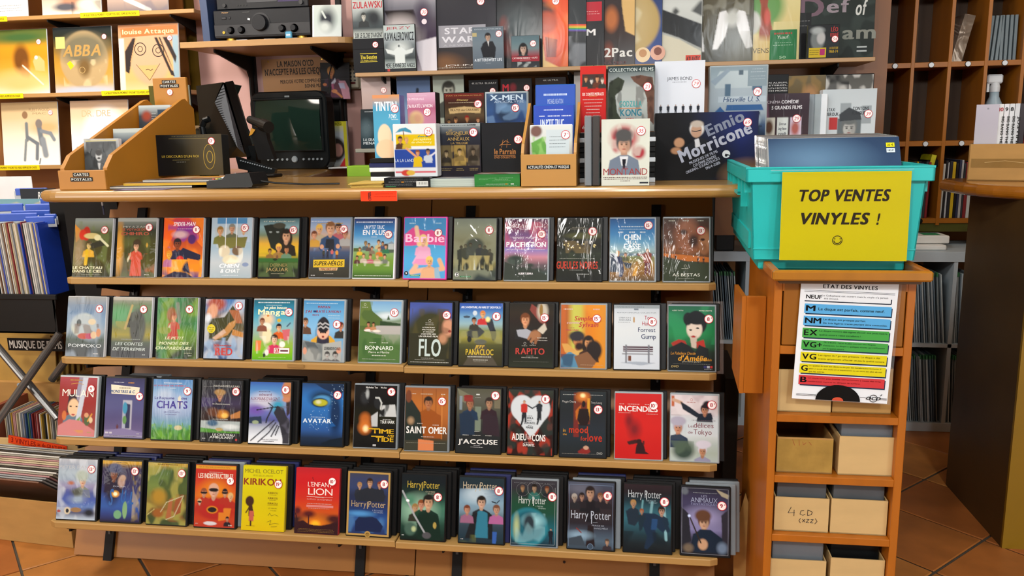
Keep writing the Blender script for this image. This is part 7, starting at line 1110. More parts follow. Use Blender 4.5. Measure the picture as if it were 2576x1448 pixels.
for i, c in enumerate(cols):
    t = .0145 if i not in (4, 5) else .018
    lx, ly = x, .02; o = link('dvd_case', case_mesh(t, .19, .14, mat('spine_'+c, c, .35, .1), .001)); o.location = (ct.location.x+lx*ca_-ly*sa_, ct.location.y+lx*sa_+ly*ca_, 1.228); o.rotation_euler = (0, 0, -.42)
    tag(o, '', 'dvd', 'discs standing in the carton'); nx = 'in the counter carton'
    o['label'] = f'{wr[i]} spined disc box '+['next to the pale end box', 'third from the pale end box', 'with red and black lettering', 'fourth of the white group', 'after the white group', 'with white lettering'][i]+' '+nx if i < 6 else f'{wr[i]} spined disc box '+('just past the dark red one ' if i < 12 else 'towards the picture edge ' if i < 18 else 'beyond the frame edge ')+nx
    if i < 4 or i == 5:
        V, F, L = text_mesh(['BIG BANG THEORY', 'BIG BANG THEORY', 'BIG BANG THEORY', 'JUSTIFIED', '', 'MASTANI'][i], 'b'); V = V.copy(); V[:, 0] *= .12/L; V[:, 1] *= .0075/CAP
        me = bpy.data.meshes.new('lettering'); me.from_pydata([(v[1]+.0035, -.0012-.00002*v[2], .148-v[0]) for v in V], [], [tuple(t_) for t_ in F]); me.materials.append(BLACK if i != 5 else MATS['white_case_plastic']); link('lettering', me, o)
        if i < 3: 
            q = text_mesh(['10', '9', '8'][i], 'b'); V = q[0].copy(); V[:, :2] *= .012/CAP; V[:, 0] -= V[:, 0].max()/2
            me = bpy.data.meshes.new('lettering'); me.from_pydata([(v[0], -.0012-.00002*v[2], .166+v[1]) for v in V], [], [tuple(t_) for t_ in q[1]]); me.materials.append(CASEM['red'] if i == 0 else BLACK); link('lettering', me, o)
    x += t+.0012
lx, ly = .02, .02; o = item('dvd_case', 'pale end box with a navy brush painted lower edge in the carton', 'dvd', (ct.location.x+.045*ca_-.015*sa_, ct.location.y+.045*sa_+.015*ca_, 1.228), (.068, .19, .14), 'g b8b4c0 b4b0bc b8b4bc a8a8b4;r 0 .78 1 1 202c48;m 202c48 .9 12 0 .7 1 .82;R .48 .06 .56 .09 8c8c94', 0, rz=-.42, body='w', inset=(0,)*4, bodyname='case', cell=.003, group='discs standing in the carton')
# ------------------------------------------------------------------ record wall at the picture's west side: shelves, records, yellow strips
YL = 3.75
lw = thing('wall_shelving', 'brown metal wall shelving with facing record sleeves lit by a spotlight', 'shelving', (-2.6, YL, 1.2))
def lpp(M_, n): o = M_.build(n, parent=lw); o.location = -lw.location; return o
xL = -3.35; xR = UY(528, 120, YL+.25).x
BRM = mat('west_panel_metal', '8c5624', .4, .08, 3)
lpp(MB().box(xL, UY(470, 120, YL+.24).x, YL+.235, YL+.245, .4, 2.6, BRM), 'back_panel')
lpp(MB().box(UY(470, 120, YL+.3).x, UY(528, 120, YL+.3).x, YL+.3, YL+.31, 1.1, 2.6, mat('olive_panel', '6a5010', .4, .1, 3)), 'end_panel')
SW = mat('west_shelf_edge', 'a8804e', .45, .05, 8, (.3, 6, 6), .05)
SZ = [UY(245, 33, YL).z, UY(230, 231, YL).z, UY(75, 416, YL).z]
ends = [UY(490, 20, YL).x, UY(466, 222, YL).x, UY(300, 410, YL).x]
for z, xe in zip(SZ, ends):
    lpp(MB().box(xL, xe, YL-.01, YL+.235, z-.019, z, SW, c=.002), 'shelf')
    for px in ((100, 395) if z > 2 else (120, 430)):
        x = UY(px, 60, YL).x; lpp(MB().prism([(YL, z-.02), (YL, z-.03), (YL+.235, z-.085), (YL+.235, z-.02)], x-.003, x+.003, 'x', BLACKM), 'bracket')
def strip(xl, xr, y, z, txt):
    a = UY(xl, 50, YL-.012).x; b = UY(xr, 50, YL-.012).x
    q = sheet('shelf_strip', b-a, .024, f'g e0c81c;U .5 .5 .9 .4 3c3410 {txt}', lw, y=0, z0=0, cell=.008); q.location = ((a+b)/2-lw.location.x, YL-.0115-lw.location.y, z-.0215-lw.location.z)
TX = 'LA SELECTION DU MOMENT ! POCHETTES VIDES, REMPLIES EN CAISSE'
strip(203, 352, 0, SZ[0], TX); strip(235, 400, 0, SZ[1], TX); strip(-130, 18, 0, SZ[0], TX); strip(-115, 34, 0, SZ[1], TX); strip(-90, 53, 0, SZ[2], TX)
S2 = 'records on the west wall shelves'
def lpl(xl, z, prog, label, st=None, seed=1, wrap=True, body='w', w=.315, cell=.0035):
    x = UY(xl, 150, YL+.02).x+w/2
    return item('vinyl_record', label, 'record', (x, YL+.02, z), (w, w, .008), prog, .10, body=body, inset=(.001,)*4, sticker=st, mt=M_WRAPL if wrap else M_PRINT, bodyname='sleeve', cell=cell, seed=seed, group=S2, hand=True, sr=.013)
lpl(-60, SZ[0], 'g d0ccc8 d8d4d0 d8d4d0;t .5 .86 .8 .01 8c8c8c;t .5 .9 .8 .01 8c8c8c;t .7 .82 .4 .01 8c8c8c', 'white record sleeve with fine grey print on the topmost west shelf')
lpl(120, SZ[0], 'g d0c4b4 b8b0a8 c8c0b0 a8a090 d0c8bc;e .6 .8 .3 .14 a87860 .3;e .4 .88 .2 .06 4c4c54 .4;e .8 .86 .2 .1 c8c0b0 .3;m 2c3038 .5 6 .5 .8 1 1', 'pale record sleeve with a crumpled skin and cream fold picture on the topmost west shelf')
lpl(283, SZ[0], 'g a08c80 98887c a08c80 b09888 6c6468;l e0e4e0 .03 .3 .8 .7 .98;m 6a6470 .6 7 0 .8 1 1', 'dusty mauve record sleeve in shiny film on the topmost west shelf')
lpl(-30, SZ[1], 'g 50602c 7c7428 c88c20 c88820 d09430 d8a850 e0c088 e8e0d0;e .55 .12 .5 .08 3c5c30 .6;e .54 .46 .14 .22 6a4018 .3;e .6 .66 .08 .16 8c5420 .3;p d8ac70 .74 .5 .78 .42 .86 .42 .94 .5 .94 .66 .78 .64;e .5 .82 .4 .16 d8b070 .6;l e8dcc0 .012 .56 .56 .9 .86;C .8 .44 .03 e8d8d0', 'golden record sleeve with a dark haired figure and raised fingers', ('47', .86, .20), 11)
lpl(130, SZ[1], 'g 1c2428 242820 5a4820 9c7428 b08430 b88c3c b89860 b0b4c0;m b08838 .4 6 0 .3 1 .9;e .52 .50 .41 .44 a89068 .04;e .52 .34 .4 .24 6a6450 .3;m c8b48c .7 9 .15 .5 .9 .9;e .52 .62 .1 .14 6c5430 .4;e .5 .98 .4 .06 a8b0c0 .5;R .04 .14 .2 .32 d8c070;W .48 .36 .66 .17 a8864c ABBA;Z d8d020 .22 .55 .28 .51 .34 .59 .28 .65;O .48 .66 .05 .006 c8a870', 'dark and gold record sleeve with a ribbed clear circle and gold capitals', ('65', .88, .16), 12)
lpl(295, SZ[1], 'g b07850 c09070 c89870 c8a070 c8a468 c8a468 d0b488;r 0 .2 .09 1 c8c0bc;r .9 .18 1 .9 8ca4b0;e .52 .5 .34 .42 c89c7c .1;p 2c2424 .1 .4 .24 .2 .3 .2 .22 .46 .16 .74 .1 .7;p 2c2424 .6 .2 .7 .2 .86 .6 .92 .8 .86 .78;p 2c2424 .74 .2 .82 .2 .96 .5 .94 .6;l c8986c .012 .2 .56 .3 .2;l c8986c .012 .66 .2 .88 .7;p c8a068 .3 .62 .66 .62 .5 .86;O .36 .37 .10 .013 2c2424;O .36 .37 .045 .01 2c2424;O .66 .40 .10 .013 2c2424;O .66 .40 .045 .01 2c2424;D 3c2c24 .008 .44 .69 .48 .68 .52 .7 .56 .68;D 3c2c24 .006 .28 .6 .5 .85 .68 .6;Z b06c3c .04 .05 .98 .03 .99 .16 .05 .185;U .5 .105 .86 .07 d8cc9c louise Attaque', 'orange tan record sleeve with a hand drawn face and wobbly cream title', ('18', .86, .22), 13)
lpl(-25, SZ[2], 'g c8ac80 d0b890 e0d4c0 e8e4dc ecece8;e .8 .4 .3 .1 d0a878 .6;l 70787c .028 .44 .34 .44 .6;l 7c8488 .022 .42 .6 .38 .92;l 6c747c .03 .46 .56 .62 .66 .6 .9;e .42 .2 .05 .06 8c6c50;l 6c747c .045 .66 .38 .7 .66;l 7c848c .03 .7 .46 .86 .5 .92 .6;l 848c94 .05 .72 .6 .76 .84;e .66 .34 .06 .07 7c7470;l 6c747c .012 .66 .9 .64 .98;T .68 .12 .36 .05 9c8464 FLEETWOOD;T .68 .18 .24 .03 9c8464 MAC', 'cream record sleeve with two grey draped dancers', ('49', .88, .17), 14, cell=.0025)
lpl(152, SZ[2], 'g c8a88c d8c0a0 e4dcd4 e8ecf0 e8f0f4;e .6 .5 .34 .36 e8ecf0 .3;e .6 .5 .06 .2 b8c4d4 .5;R .08 .72 .28 .75 8c9cac;T .45 .2 .5 .1 c8a880 DR. DRE', 'very pale record sleeve behind the wooden postcard rack', None, 15)
# ------------------------------------------------------------------ stereo shelf with amplifier
YS_ = 3.50
zS = UY(670, 98, YS_).z
ss = thing('wall_shelf', 'wooden wall shelf with rounded corner carrying the stereo on black brackets', 'shelf', (-1.6, YS_, zS))
xs0 = UY(452, 105, YS_).x; xs1 = UY(900, 100, YS_).x
outline([(xs0, YS_), (xs1-.15, YS_)]+arc(xs1-.15, YS_+.15, .15, -PI/2, 0)+[(xs1, 3.97), (xs0, 3.97)], zS-.026, zS, SW, 'board', ss, .002, (-1.6, YS_, zS))
for o in ss.children: o.location.z = -zS; 
for px in (538, 782):
    x = UY(px, 115, YS_+.08).x; o = MB().prism([(YS_+.08, zS-.027), (YS_+.08, zS-.04), (3.89, zS-.10), (3.91, zS-.13), (3.91, zS-.55), (3.97, zS-.55), (3.97, zS-.027)], x-.004, x+.004, 'x', BLACKM).box(x-.012, x+.012, 3.95, 3.97, zS-.42, zS+.3, BLACKM).build('bracket', parent=ss); o.location = -ss.location
AM = mat('stereo_black', '15171c', .4, .08, 20, spec=.25); AM2 = mat('stereo_dark_strip', '14161c', .3, .08)
loc, w_, h_ = spot(541, 783, 22, YS_+.04, zS+.014)
am = thing('amplifier', 'black stereo amplifier with a large round volume knob', 'amplifier', (loc[0], YS_+.04, zS+.0005))
MB().box(-w_/2, w_/2, 0, .3, .014, .014+h_, AM, c=.003).build('body', parent=am)
MB().box(-w_/2+.001, w_/2-.001, -.003, 0, .022, .014+h_*.48, AM2, c=.001).build('fascia_strip', parent=am)
k0 = MB().lathe([(0, .022), (.032, .022), (.034, .018), (.036, 0)], m=AM, n=30); k0.lathe([(.036, .001), (.044, .001), (.044, 0)], m=AM2, n=30)
kn = k0.build('volume_knob', parent=am, smooth=False); kn.rotation_euler = (PI/2, 0, 0); kn.location = (-.005, -.001, .014+h_*.50)
wm = MB().box(-.0055, .0055, 0, .001, -.004, .004, MATS['white_case_plastic']).build('white_mark', parent=am); wm.location = (-.048, -.024, .014+h_*.62); wm.rotation_euler = (0, .3, 0)
for fx_, fr in ((-.145, .011), (-.095, .011), (.095, .011), (.150, .012)):
    k = MB().lathe([(0, .018), (fr, .018), (fr*1.05, 0), (fr*1.5, 0), (fr*1.5, -.001)], m=AM, n=20).build('knob', parent=am); k.rotation_euler = (PI/2, 0, 0); k.location = (fx_, -.003, .014+h_*.27)
for i, (fx_, fz, ww, hh) in enumerate(((-.175, .72, .022, .011), (-.148, .72, .010, .010))): MB().box(fx_-ww/2, fx_+ww/2, -.003, 0, .014+h_*fz-hh/2, .014+h_*fz+hh/2, AM2, c=.002).build('button', parent=am)
k = MB().lathe([(0, .003), (.003, .003), (.0035, .004), (.006, .004), (.006, 0)], m=mat('brass', 'c8a040', .3, .05, metal=.8), n=16).build('jack', parent=am); k.rotation_euler = (PI/2, 0, 0); k.location = (-.178, -.003, .014+h_*.2)
s_ = sheet('maker_name', .036, .008, 'g 1a1c22;W .5 .5 .9 .6 c8a070 Pioneer', am, y=-.0006, z0=.014+h_*.88, cell=.004); s_.location.x = -.168
s_ = sheet('maker_name', .036, .006, 'g 1a1c22;t .5 .5 .9 .3 a8a8a0', am, y=-.0006, z0=.014+h_*.88, cell=.004); s_.location.x = -.07
for fx_ in (-w_*.36, w_*.38): MB().cyl((fx_, .03, 0), (fx_, .03, .014), .022, MATS['brass'], 20).build('foot', parent=am)
loc2, w2_, h2_ = spot(545, 776, -40, YS_+.06, zS+.016+h_, yb=18)
pl = thing('disc_player', 'slim black disc player resting on the amplifier', 'player', (loc2[0], YS_+.06, zS+.0155+h_))
MB().box(-w2_/2, w2_/2, 0, .28, .004, .085, AM, c=.003).build('body', parent=pl)
MB().box(-.07, .07, -.001, .0, .03, .05, mat('disc_tray', '24262c', .3, .05), c=.0005).build('disc_tray', parent=pl)
MB().box(.075, .17, -.001, .0, .028, .055, mat('display_glass', '3c3454', .15, .2)).build('display', parent=pl)
for fx_, r_ in ((-.175, .008), (.182, .009)):
    k = MB().lathe([(0, .008), (r_, .008), (r_, 0)], m=AM2, n=16).build('knob', parent=pl); k.rotation_euler = (PI/2, 0, 0); k.location = (fx_, 0, .022)
for i in range(4): k = MB().cyl((-.115+.014*i, -.002, .02), (-.115+.014*i, 0, .02), .0025, AM2, 10).build('button', parent=pl)
for fx_ in (-.15, .15): MB().cyl((fx_, .04, 0), (fx_, .04, .005), .015, AM2, 12).build('foot', parent=pl)
zz = zS+.0008
put('cd_case', 'cd with a dark blurred shape on pale green leaning by the amplifier', 'cd', (787, 858, 12), YS_+.01, zz, .010,
    'g c0c8c4 b8c4c0 c0c8c8;e .5 .45 .26 .32 30343c .6;e .34 .4 .1 .16 30343c .6;e .4 .7 .2 .16 c0c8c4 .5;l c0c8c4 .03 .3 .2 .42 .4', lean=.22, rz=.12, body='w', inset=(.008, .002, .002, .002))
a = UY(724, 88, YS_+.01)
tn = thing('correction_roller', 'small blue and white correction roller standing before the amplifier', 'roller', (a.x, YS_+.015, zS+.0005))
MB().box(-.015, .015, 0, .012, 0, .03, mat('sky_blue_plastic', '4c94b8', .35, .05), c=.004).build('body', parent=tn)
MB().box(-.009, .009, -.0006, 0, .012, .018, WHITE).build('print', parent=tn)
BL = mat('blue_board', '24385c', .5, .08, 5)
for i, (xl, xr, d, lab) in enumerate(((511, 529, 0, 'outer dark blue board standing upright at the stereo shelf end'), (531, 548, .07, 'inner dark blue board standing against the amplifier side'))):
    a = UY(xl, 97, YS_+.03+d); b = UY(xr, 97, YS_+.03+d)
    placed('blue_board', lab, 'board', MB().box(0, b.x-a.x, 0, .28-d, 0, .42, BL, c=.001), (a.x, YS_+.03+d, zS+.0005), (0, -.03 if i else -.02, 0))
for i in range(5): placed('cd_case', 'flat disc case or lighter pushed under the amplifier edge', 'cd', MB().box(0, .05, 0, .05, 0, .007, MATS['grey_plastic'] if i % 2 else MATS['white_case_plastic'], c=.001), (am.location.x-.13+.065*i, YS_+.05+.004*(i % 2), zS+.0007), (0, 0, .05*i), 'small things under the amplifier')
# ------------------------------------------------------------------ notices on the pinkish wall
a = UY(663, 231, 3.97); b = UY(818, 150, 3.97); zt_ = UY(740, 146, 3.97).z; hh = zt_-UY(740, 250, 3.97).z
ps = thing('wall_notice', 'tan paper notice with black condensed capitals refusing cheques', 'notice', ((a.x+b.x)/2+.012, 3.971, zt_-hh), (0, -.012, 0))
sheet('notice_sheet', b.x-a.x+.02, hh, 'g b88c64 b48860 b08458;U .50 .13 .54 .14 241c18 LA MAISON O\'CD;U .50 .32 .92 .15 241c18 N\'ACCEPTE PAS LES CHEQUES;U .62 .56 .72 .085 382c24 MERCI DE VOTRE COMPREHENSION;U .80 .68 .36 .085 382c24 BONNE MUSIQUE;D 5c4c3c .008 .36 .9 .42 .86 .5 .87 .54 .95;D 5c4c3c .008 .5 .88 .56 .8', ps, y=-.001, mt=M_PRINT, cell=.006)
for sx in (-1, 1): MB().cyl((sx*.14, -.003, hh-.012), (sx*.14, 0, hh-.012), .004, MATS['brass'], 10).build('pin', parent=ps)
a = UY(809, 250, 3.895); b = UY(882, 250, 3.895); zt_ = UY(845, 157, 3.895).z
ph = thing('photo_card', 'dark photo of a man in a plum waistcoat and pink shirt pinned on the wall', 'photo', ((a.x+b.x)/2, 3.895, a.z), (0, .02, 0))
sheet('photo_print', b.x-a.x, zt_-a.z, 'g 1c1c20 24242a 202024 1c1a1c;B .36 .26 .12 b87850 a87840 3c2c3c;p 5c3848 .3 .96 .4 .5 .6 .44 .84 .6 .8 .96;p c08ca0 .62 .5 .84 .5 .96 .7 1 1 .76 1 .7 .8;p b8b8d8 .6 .56 .8 .56 .84 .72 .66 .7;p c8c8d8 .36 .56 .5 .42 .52 .52 .42 .62;p a85c7c .36 .6 .44 .56 .46 .76 .38 .72;l b87850 .03 .44 .78 .6 .86 .7 .94;e .46 .78 .1 .05 c08058;e .14 .6 .07 .04 b87048;D 4c4c50 .006 0 .46 1 .45', ph, y=-.001, cell=.0025)
MB().box(-(b.x-a.x)/2, (b.x-a.x)/2, -.0005, .001, 0, zt_-a.z, BLACK).build('backing', parent=ph)
a = UY(868, 222, 3.94); b = UY(905, 222, 3.94); zt_ = UY(885, 145, 3.94).z
kp = thing('alarm_keypad', 'cream wall keypad with small grey buttons beside the pinned photo', 'keypad', ((a.x+b.x)/2, 3.942, a.z))
w_ = b.x-a.x; h_ = zt_-a.z; KP = mat('cream_plastic', 'b8b4a0', .4, .04)
MB().box(-w_/2, w_/2+.02, 0, .03, -.004, h_-.005, KP, c=.005).build('back_box', parent=kp)
MB().box(-w_/2, w_/2, -.015, 0, 0, h_, KP, c=.005).build('body', parent=kp)
for i in range(3):
    for j in range(5): MB().box(-w_*.33+w_*.26*i, -w_*.33+w_*.26*i+.010, -.018, -.014, h_*(.70-.12*j), h_*(.70-.12*j)+.008, GREY, c=.001).build('button', parent=kp)
MB().box(-.002, .022, -.0165, -.014, h_*.13, h_*.13+.010, mat('dark_red_window', '5a2020', .2, .1), c=.001).build('display', parent=kp)
cp = [UY(870, 132, 3.85), UY(850, 133, 3.88), UY(838, 150, 3.87), UY(829, 185, 3.87), UY(828, 240, 3.87), UY(832, 320, 3.87)]
cbl = MB().tube(cp, .003, BLACK).build('black_cable'); tag(cbl, 'thin black cable hanging down the wall in front of the pinned photo', 'cable')
tag(MB().box(UY(838, 300, 3.95).x, UY(855, 300, 3.95).x, 3.955, 3.965, UY(845, 400, 3.95).z, UY(845, 130, 3.95).z, BLACKM).build('metal_post'), 'dark metal shelf post on the wall behind the pinned photo', 'post')
# ------------------------------------------------------------------ television
YT = 3.72
loc, w_, h_ = spot(638, 832, 229, YT, T)
TVB = mat('tv_black', '0d1113', .35, .06, 20, spec=.25)
tv = thing('tv', 'black portable tube television with dark green screen showing lamp reflections', 'television', (loc[0], YT, T), (0, 0, -.10))
W_, H_ = w_*1.03, h_
def ring(w, h, y, zc, n=.18):
    r = min(w, h)*n; pts = []
    for cx, cy, a0 in ((w/2-r, h/2-r, 0), (-w/2+r, h/2-r, PI/2), (-w/2+r, -h/2+r, PI), (w/2-r, -h/2+r, 1.5*PI)): pts += [(cx+r*math.cos(a0+PI/2*i/4), y, zc+cy+r*math.sin(a0+PI/2*i/4)) for i in range(5)]
    return pts
def loft(rings, m, name, parent, capf=True, capb=True, smooth=False):
    M_ = MB(); n = len(rings[0]); vs = sum(rings, []); fs = []
    for k in range(len(rings)-1): fs += [(k*n+i, k*n+(i+1) % n, (k+1)*n+(i+1) % n, (k+1)*n+i) for i in range(n)]
    if capf: fs.append(tuple(range(n)))
    if capb: fs.append(tuple(range((len(rings)-1)*n, len(rings)*n)))
    M_.add(vs, fs, m); return M_.build(name, parent=parent, smooth=smooth)
loft([ring(W_-.01, H_-.01, 0, H_/2, .14), ring(W_, H_, .006, H_/2, .14), ring(W_, H_, .07, H_/2, .14), ring(W_*.96, H_*.94, .09, H_*.5, .16), ring(W_*.72, H_*.72, .15, H_*.45, .2), ring(W_*.6, H_*.55, .21, H_*.4, .2)], TVB, 'body', tv)
sw, sh, sc = W_*.84, H_*.64, H_*.57
def fr(w, h, y, zc): return [(-w/2, y, zc-h/2), (w/2, y, zc-h/2), (w/2, y, zc+h/2), (-w/2, y, zc+h/2)]
MB().box(-sw/2-.012, sw/2+.012, -.010, .001, sc+sh/2, sc+sh/2+.012, TVB, c=.003).box(-sw/2-.012, sw/2+.012, -.010, .001, sc-sh/2-.006, sc-sh/2, TVB, c=.002).box(-sw/2-.012, -sw/2, -.010, .001, sc-sh/2, sc+sh/2, TVB, c=.003).box(sw/2, sw/2+.012, -.010, .001, sc-sh/2, sc+sh/2, TVB, c=.003).build('screen_bezel', parent=tv)
M_ = MB(); N = 12; vs = []
for j in range(N+1):
    for i in range(N+1):
        u, v = i/N*2-1, j/N*2-1; vs.append((u*sw/2, -.001-.012*(1-v*v)-.008*(1-u*u), sc+v*sh/2))
M_.add(vs, [(j*(N+1)+i, j*(N+1)+i+1, (j+1)*(N+1)+i+1, (j+1)*(N+1)+i) for j in range(N) for i in range(N)], mat('crt_glass', '14241e', .06, .04, 3, spec=.4)); M_.build('screen', parent=tv, smooth=True)
sheet('maker_name', .024, .007, 'g 8c9498;t .5 .5 .8 .4 3c4448', tv, y=-.001, z0=H_*.925, cell=.003)
k = MB().lathe([(0, .006), (.013, .006), (.016, 0)], m=MATS['grey_case_plastic'], n=20).build('knob', parent=tv); k.rotation_euler = (PI/2, 0, 0); k.location = (W_*.05, -.003, H_*.13)
for i, fx_ in enumerate((-.30, -.22, -.15, -.08, .16, .24, .30, .36, .42, -.36)): k = MB().cyl((W_*fx_*.9+.01, -.006, H_*.13), (W_*fx_*.9+.01, 0, H_*.13), .0055, MATS['grey_case_plastic'], 12).build('button', parent=tv)
# ------------------------------------------------------------------ monitor seen from behind
mo = thing('computer_monitor', 'dark flat computer monitor seen from behind, tilted, with slotted side vent', 'monitor', (-1.56, 3.10, T), (0, 0, 0))
q = lambda px, py, y: UY(px, py, y)-mo.location
yM = 3.12
A = [q(566, 206, 3.08), q(586, 203, 3.16), q(640, 384, 3.16), q(622, 398, 3.08)]
# screen slab: thick edge towards the camera, body going back to the wall side
B = [v+Vector((-.16, .34, .0)) for v in A]
M_ = MB(); M_.add(A+B, [(0, 1, 2, 3), (7, 6, 5, 4), (0, 4, 5, 1), (1, 5, 6, 2), (2, 6, 7, 3), (3, 7, 4, 0)], TVB); M_.build('screen_frame', parent=mo)
H4 = [q(493, 216, 3.12), q(560, 207, 3.07), q(541, 252, 3.04), q(600, 365, 3.05), q(575, 398, 3.10), q(510, 398, 3.14)]
HB = [v+Vector((-.03, .22, 0)) for v in H4]
M_ = MB(); n = 6; M_.add(H4+HB, [tuple(range(n)), tuple(range(2*n-1, n-1, -1))]+[(i, (i+1) % n, n+(i+1) % n, n+i) for i in range(n)], mat('monitor_back', '161614', .25, .08, 12, spec=.3)); M_.build('back_housing', parent=mo)
VT = [q(562, 212, 3.065), q(616, 388, 3.065), q(598, 372, 3.035), q(540, 258, 3.035)]
M_ = MB(); M_.add(VT, [(0, 1, 2, 3)], mat('vent_grey', '3c3c40', .4, .1)); M_.build('vent_panel', parent=mo)
for i in range(24):
    t = .06+.88*i/24; a = VT[0].lerp(VT[1], t); b = VT[3].lerp(VT[2], max(0, (t-.2)/.8)) if t > .2 else VT[0].lerp(VT[3], t/.2)
    a = a+(b-a)*.08; a.y -= .002; b.y -= .002
    MB().cyl(a, b, .0016, BLACKM, 5).build('vent_slot', parent=mo)
MB().box(-.02, .10, -.06, .12, 0, .012, TVB, c=.004).box(.02, .06, .02, .06, .01, .12, TVB).build('stand', parent=mo)
# handset, scanner, keyboard bar, mouse
def poly3(pts, y0, th, m, name, parent=None, loc0=None):
    P = [UY(px, py, y0) for px, py in pts]; o0 = loc0 or Vector((0, 0, 0)); M_ = MB(); M_.prism([(p.x-o0.x, p.z-o0.z) for p in P], y0-o0.y, y0-o0.y+th, 'y', m); return M_.build(name, parent=parent)
sc_ = thing('barcode_scanner', 'black handheld barcode scanner resting in its stand before the television', 'scanner', UY(665, 410, 3.0))
L0 = sc_.location
MB().cyl(UY(628, 300, 3.0)-L0, UY(662, 314, 2.95)-L0, .014, TVB, 16, .020).cyl(UY(662, 314, 2.95)-L0, UY(676, 320, 2.92)-L0, .024, BLACK, 16, .022).build('head', parent=sc_)
poly3([(640, 318), (668, 322), (672, 350), (690, 400), (650, 402), (632, 340)], 2.99, .03, BLACK, 'handle', sc_, L0)
poly3([(632, 322), (642, 326), (634, 338), (626, 342)], 2.985, .004, mat('amber_trigger', 'b8842c', .3, .05), 'trigger', sc_, L0)
pa = UY(660, 410, 3.0); MB().box(-.05, .05, -.03, .05, CT-L0.z, CT-L0.z+.012, BLACK, c=.004).build('base', parent=sc_)
hs = MB().box(UY(500, 340, 2.98).x, UY(530, 340, 2.98).x, 2.93, 3.03, CT+.001, UY(512, 345, 2.98).z, BLACK, c=.01).tube([UY(512, 347, 2.98), UY(508, 318, 2.98), UY(514, 303, 2.98), UY(526, 299, 2.98)], .012, TVB, 12).build('telephone_handset'); tag(hs, 'curved black telephone handset standing behind the gold lettered box', 'telephone')
kb = thing('keyboard', 'black keyboard propped on its edge between the monitor and the mouse', 'keyboard', UY(640, 420, 2.86)); L0 = kb.location
poly3([(592, 393), (600, 396), (693, 425), (690, 436), (640, 432), (600, 424)], 2.86, .02, TVB, 'body', kb, L0)
for i in range(14): 
    t = i/14; a = UY(604+82*t, 401+22*t, 2.858)-L0; MB().box(a.x, a.x+.005, -.003, .0, a.z-.006, a.z-.002, MATS['grey_case_plastic']).build('key', parent=kb)
ms = thing('computer_mouse', 'black computer mouse with a silver edge in front of the television', 'mouse', UZ(712, 424, CT+.001), (0, 0, .5))
b_ = bmesh.new(); bmesh.ops.create_uvsphere(b_, u_segments=20, v_segments=12, radius=1)
for v in b_.verts: v.co = (v.co.x*.045, v.co.y*.03, max(v.co.z, 0)*.028)
me = bpy.data.meshes.new('body'); b_.to_mesh(me); b_.free(); me.materials.append(TVB); me.shade_smooth(); link('body', me, ms)
MB().tube([(.045*math.cos(t), .030*math.sin(t), .006) for t in [PI*2*i/20 for i in range(21)]], .0015, MATS['grey_case_plastic'], 5).build('edge_strip', parent=ms)
pdd = placed('paper_sheet', 'folded white paper lying between the television and the standing magazine', 'paper', MB().box(-.06, .06, 0, .1, 0, .006, WHITE, c=.002), (UY(855, 400, 3.74).x, 3.75, T), (0, 0, .3))
put('dvd_case', 'thick magazine with a yellow title band and a dark circle, standing beside the television', 'magazine', (829, 877, 305), 3.86, T, .02, 'g c8c030 a8acb0 a8b0b0 9ca4a8 a8a49c;r 0 0 1 .1 c8c030;e .4 .6 .5 .26 2c2420 .15;e .5 .62 .24 .14 a8786c;p b02c30 .5 1 .9 .74 1 .8 1 1;U .4 .055 .7 .06 382c14 GINO ROSSI;R .84 0 1 1 c0b830', inset=(0,)*4, body='w').children[0].name = 'magazine_body'
tag(bpy.data.objects['dvd_case'], bpy.data.objects['dvd_case']['label'], 'dvd')
placed('storage_box', 'bright green box under the lower wall shelf end behind the counter', 'box', MB().box(0, .10, 0, .1, 0, .042, mat('lime_green', '7aa81c', .5, .05), c=.003), (UY(873, 443, 3.02).x, 3.02, CT-.004+.0), (0, 0, 0))
# ------------------------------------------------------------------ boxed film, magazines, card reader
loc, w_, h_ = spot(398, 566, 337, 2.72, CT+.022)
put('box_set', 'wide black box set with thin gold letters and a gold reel, 17 euro sticker', 'box', (398, 563, 338), 2.62, CT+.028, .05,
    'h 0e0e10 101010 1c1a12 3c3420 443c28 3c3420;t .5 .045 .5 .02 5c5434;D 8c7c44 .006 .2 .1 .78 .1;T .36 .53 .56 .055 b09838 LE DISCOURS D\'UN ROI;D 8c8048 .006 .24 .62 .5 .62;t .38 .67 .16 .014 8c8c84;O .80 .52 .001 .001 000;'+'D a88c34 .012 '+' '.join(f'{.80+.085*math.cos(t):.3f} {.55+.30*math.sin(t):.3f}' for t in [2*PI*i/24 for i in range(25)])+';D a88c34 .016 '+' '.join(f'{.81+.045*math.cos(t):.3f} {.55+.14*math.sin(t):.3f}' for t in [2*PI*i/20 for i in range(21)]), sticker=('17€', .85, .17), inset=(0,)*4, bodyname='box', lean=.04, cell=.003)
for i, (px, py, c, lab, rz) in enumerate(((420, 466, '1c1c20', 'black bordered magazine at the bottom of the pile under the wide black box', .1), (430, 462, 'a8782c', 'yellow and orange magazine in the pile under the wide black box', .02), (440, 458, '8c7c68', 'photo covered magazine topmost in the pile under the wide black box', -.05))):
    p = UZ(px, py, CT+.002+.008*i); T_ = item('magazine', lab, 'magazine', (p.x+.02, 2.36+.02*i, CT+.0012+.0082*i), (.28, .0075, .22), 'g 1c1c20 c8c4bc 1c1c20' if i != 1 else 'g b8882c c8a83c', 0, rz=rz, body=BLACK if i == 0 else WHITE, inset=(0,)*4, bodyname='pages', cell=.003)
    q = sheet('top_print', .276, .216, 'g c8a030 b87838 8c5c3c 5c5048;m 2c2820 .6 6;m d0c8b0 .5 7', T_, cell=.006, seed=i); q.rotation_euler = (-PI/2, 0, 0); q.location = (0, .002, .0080)
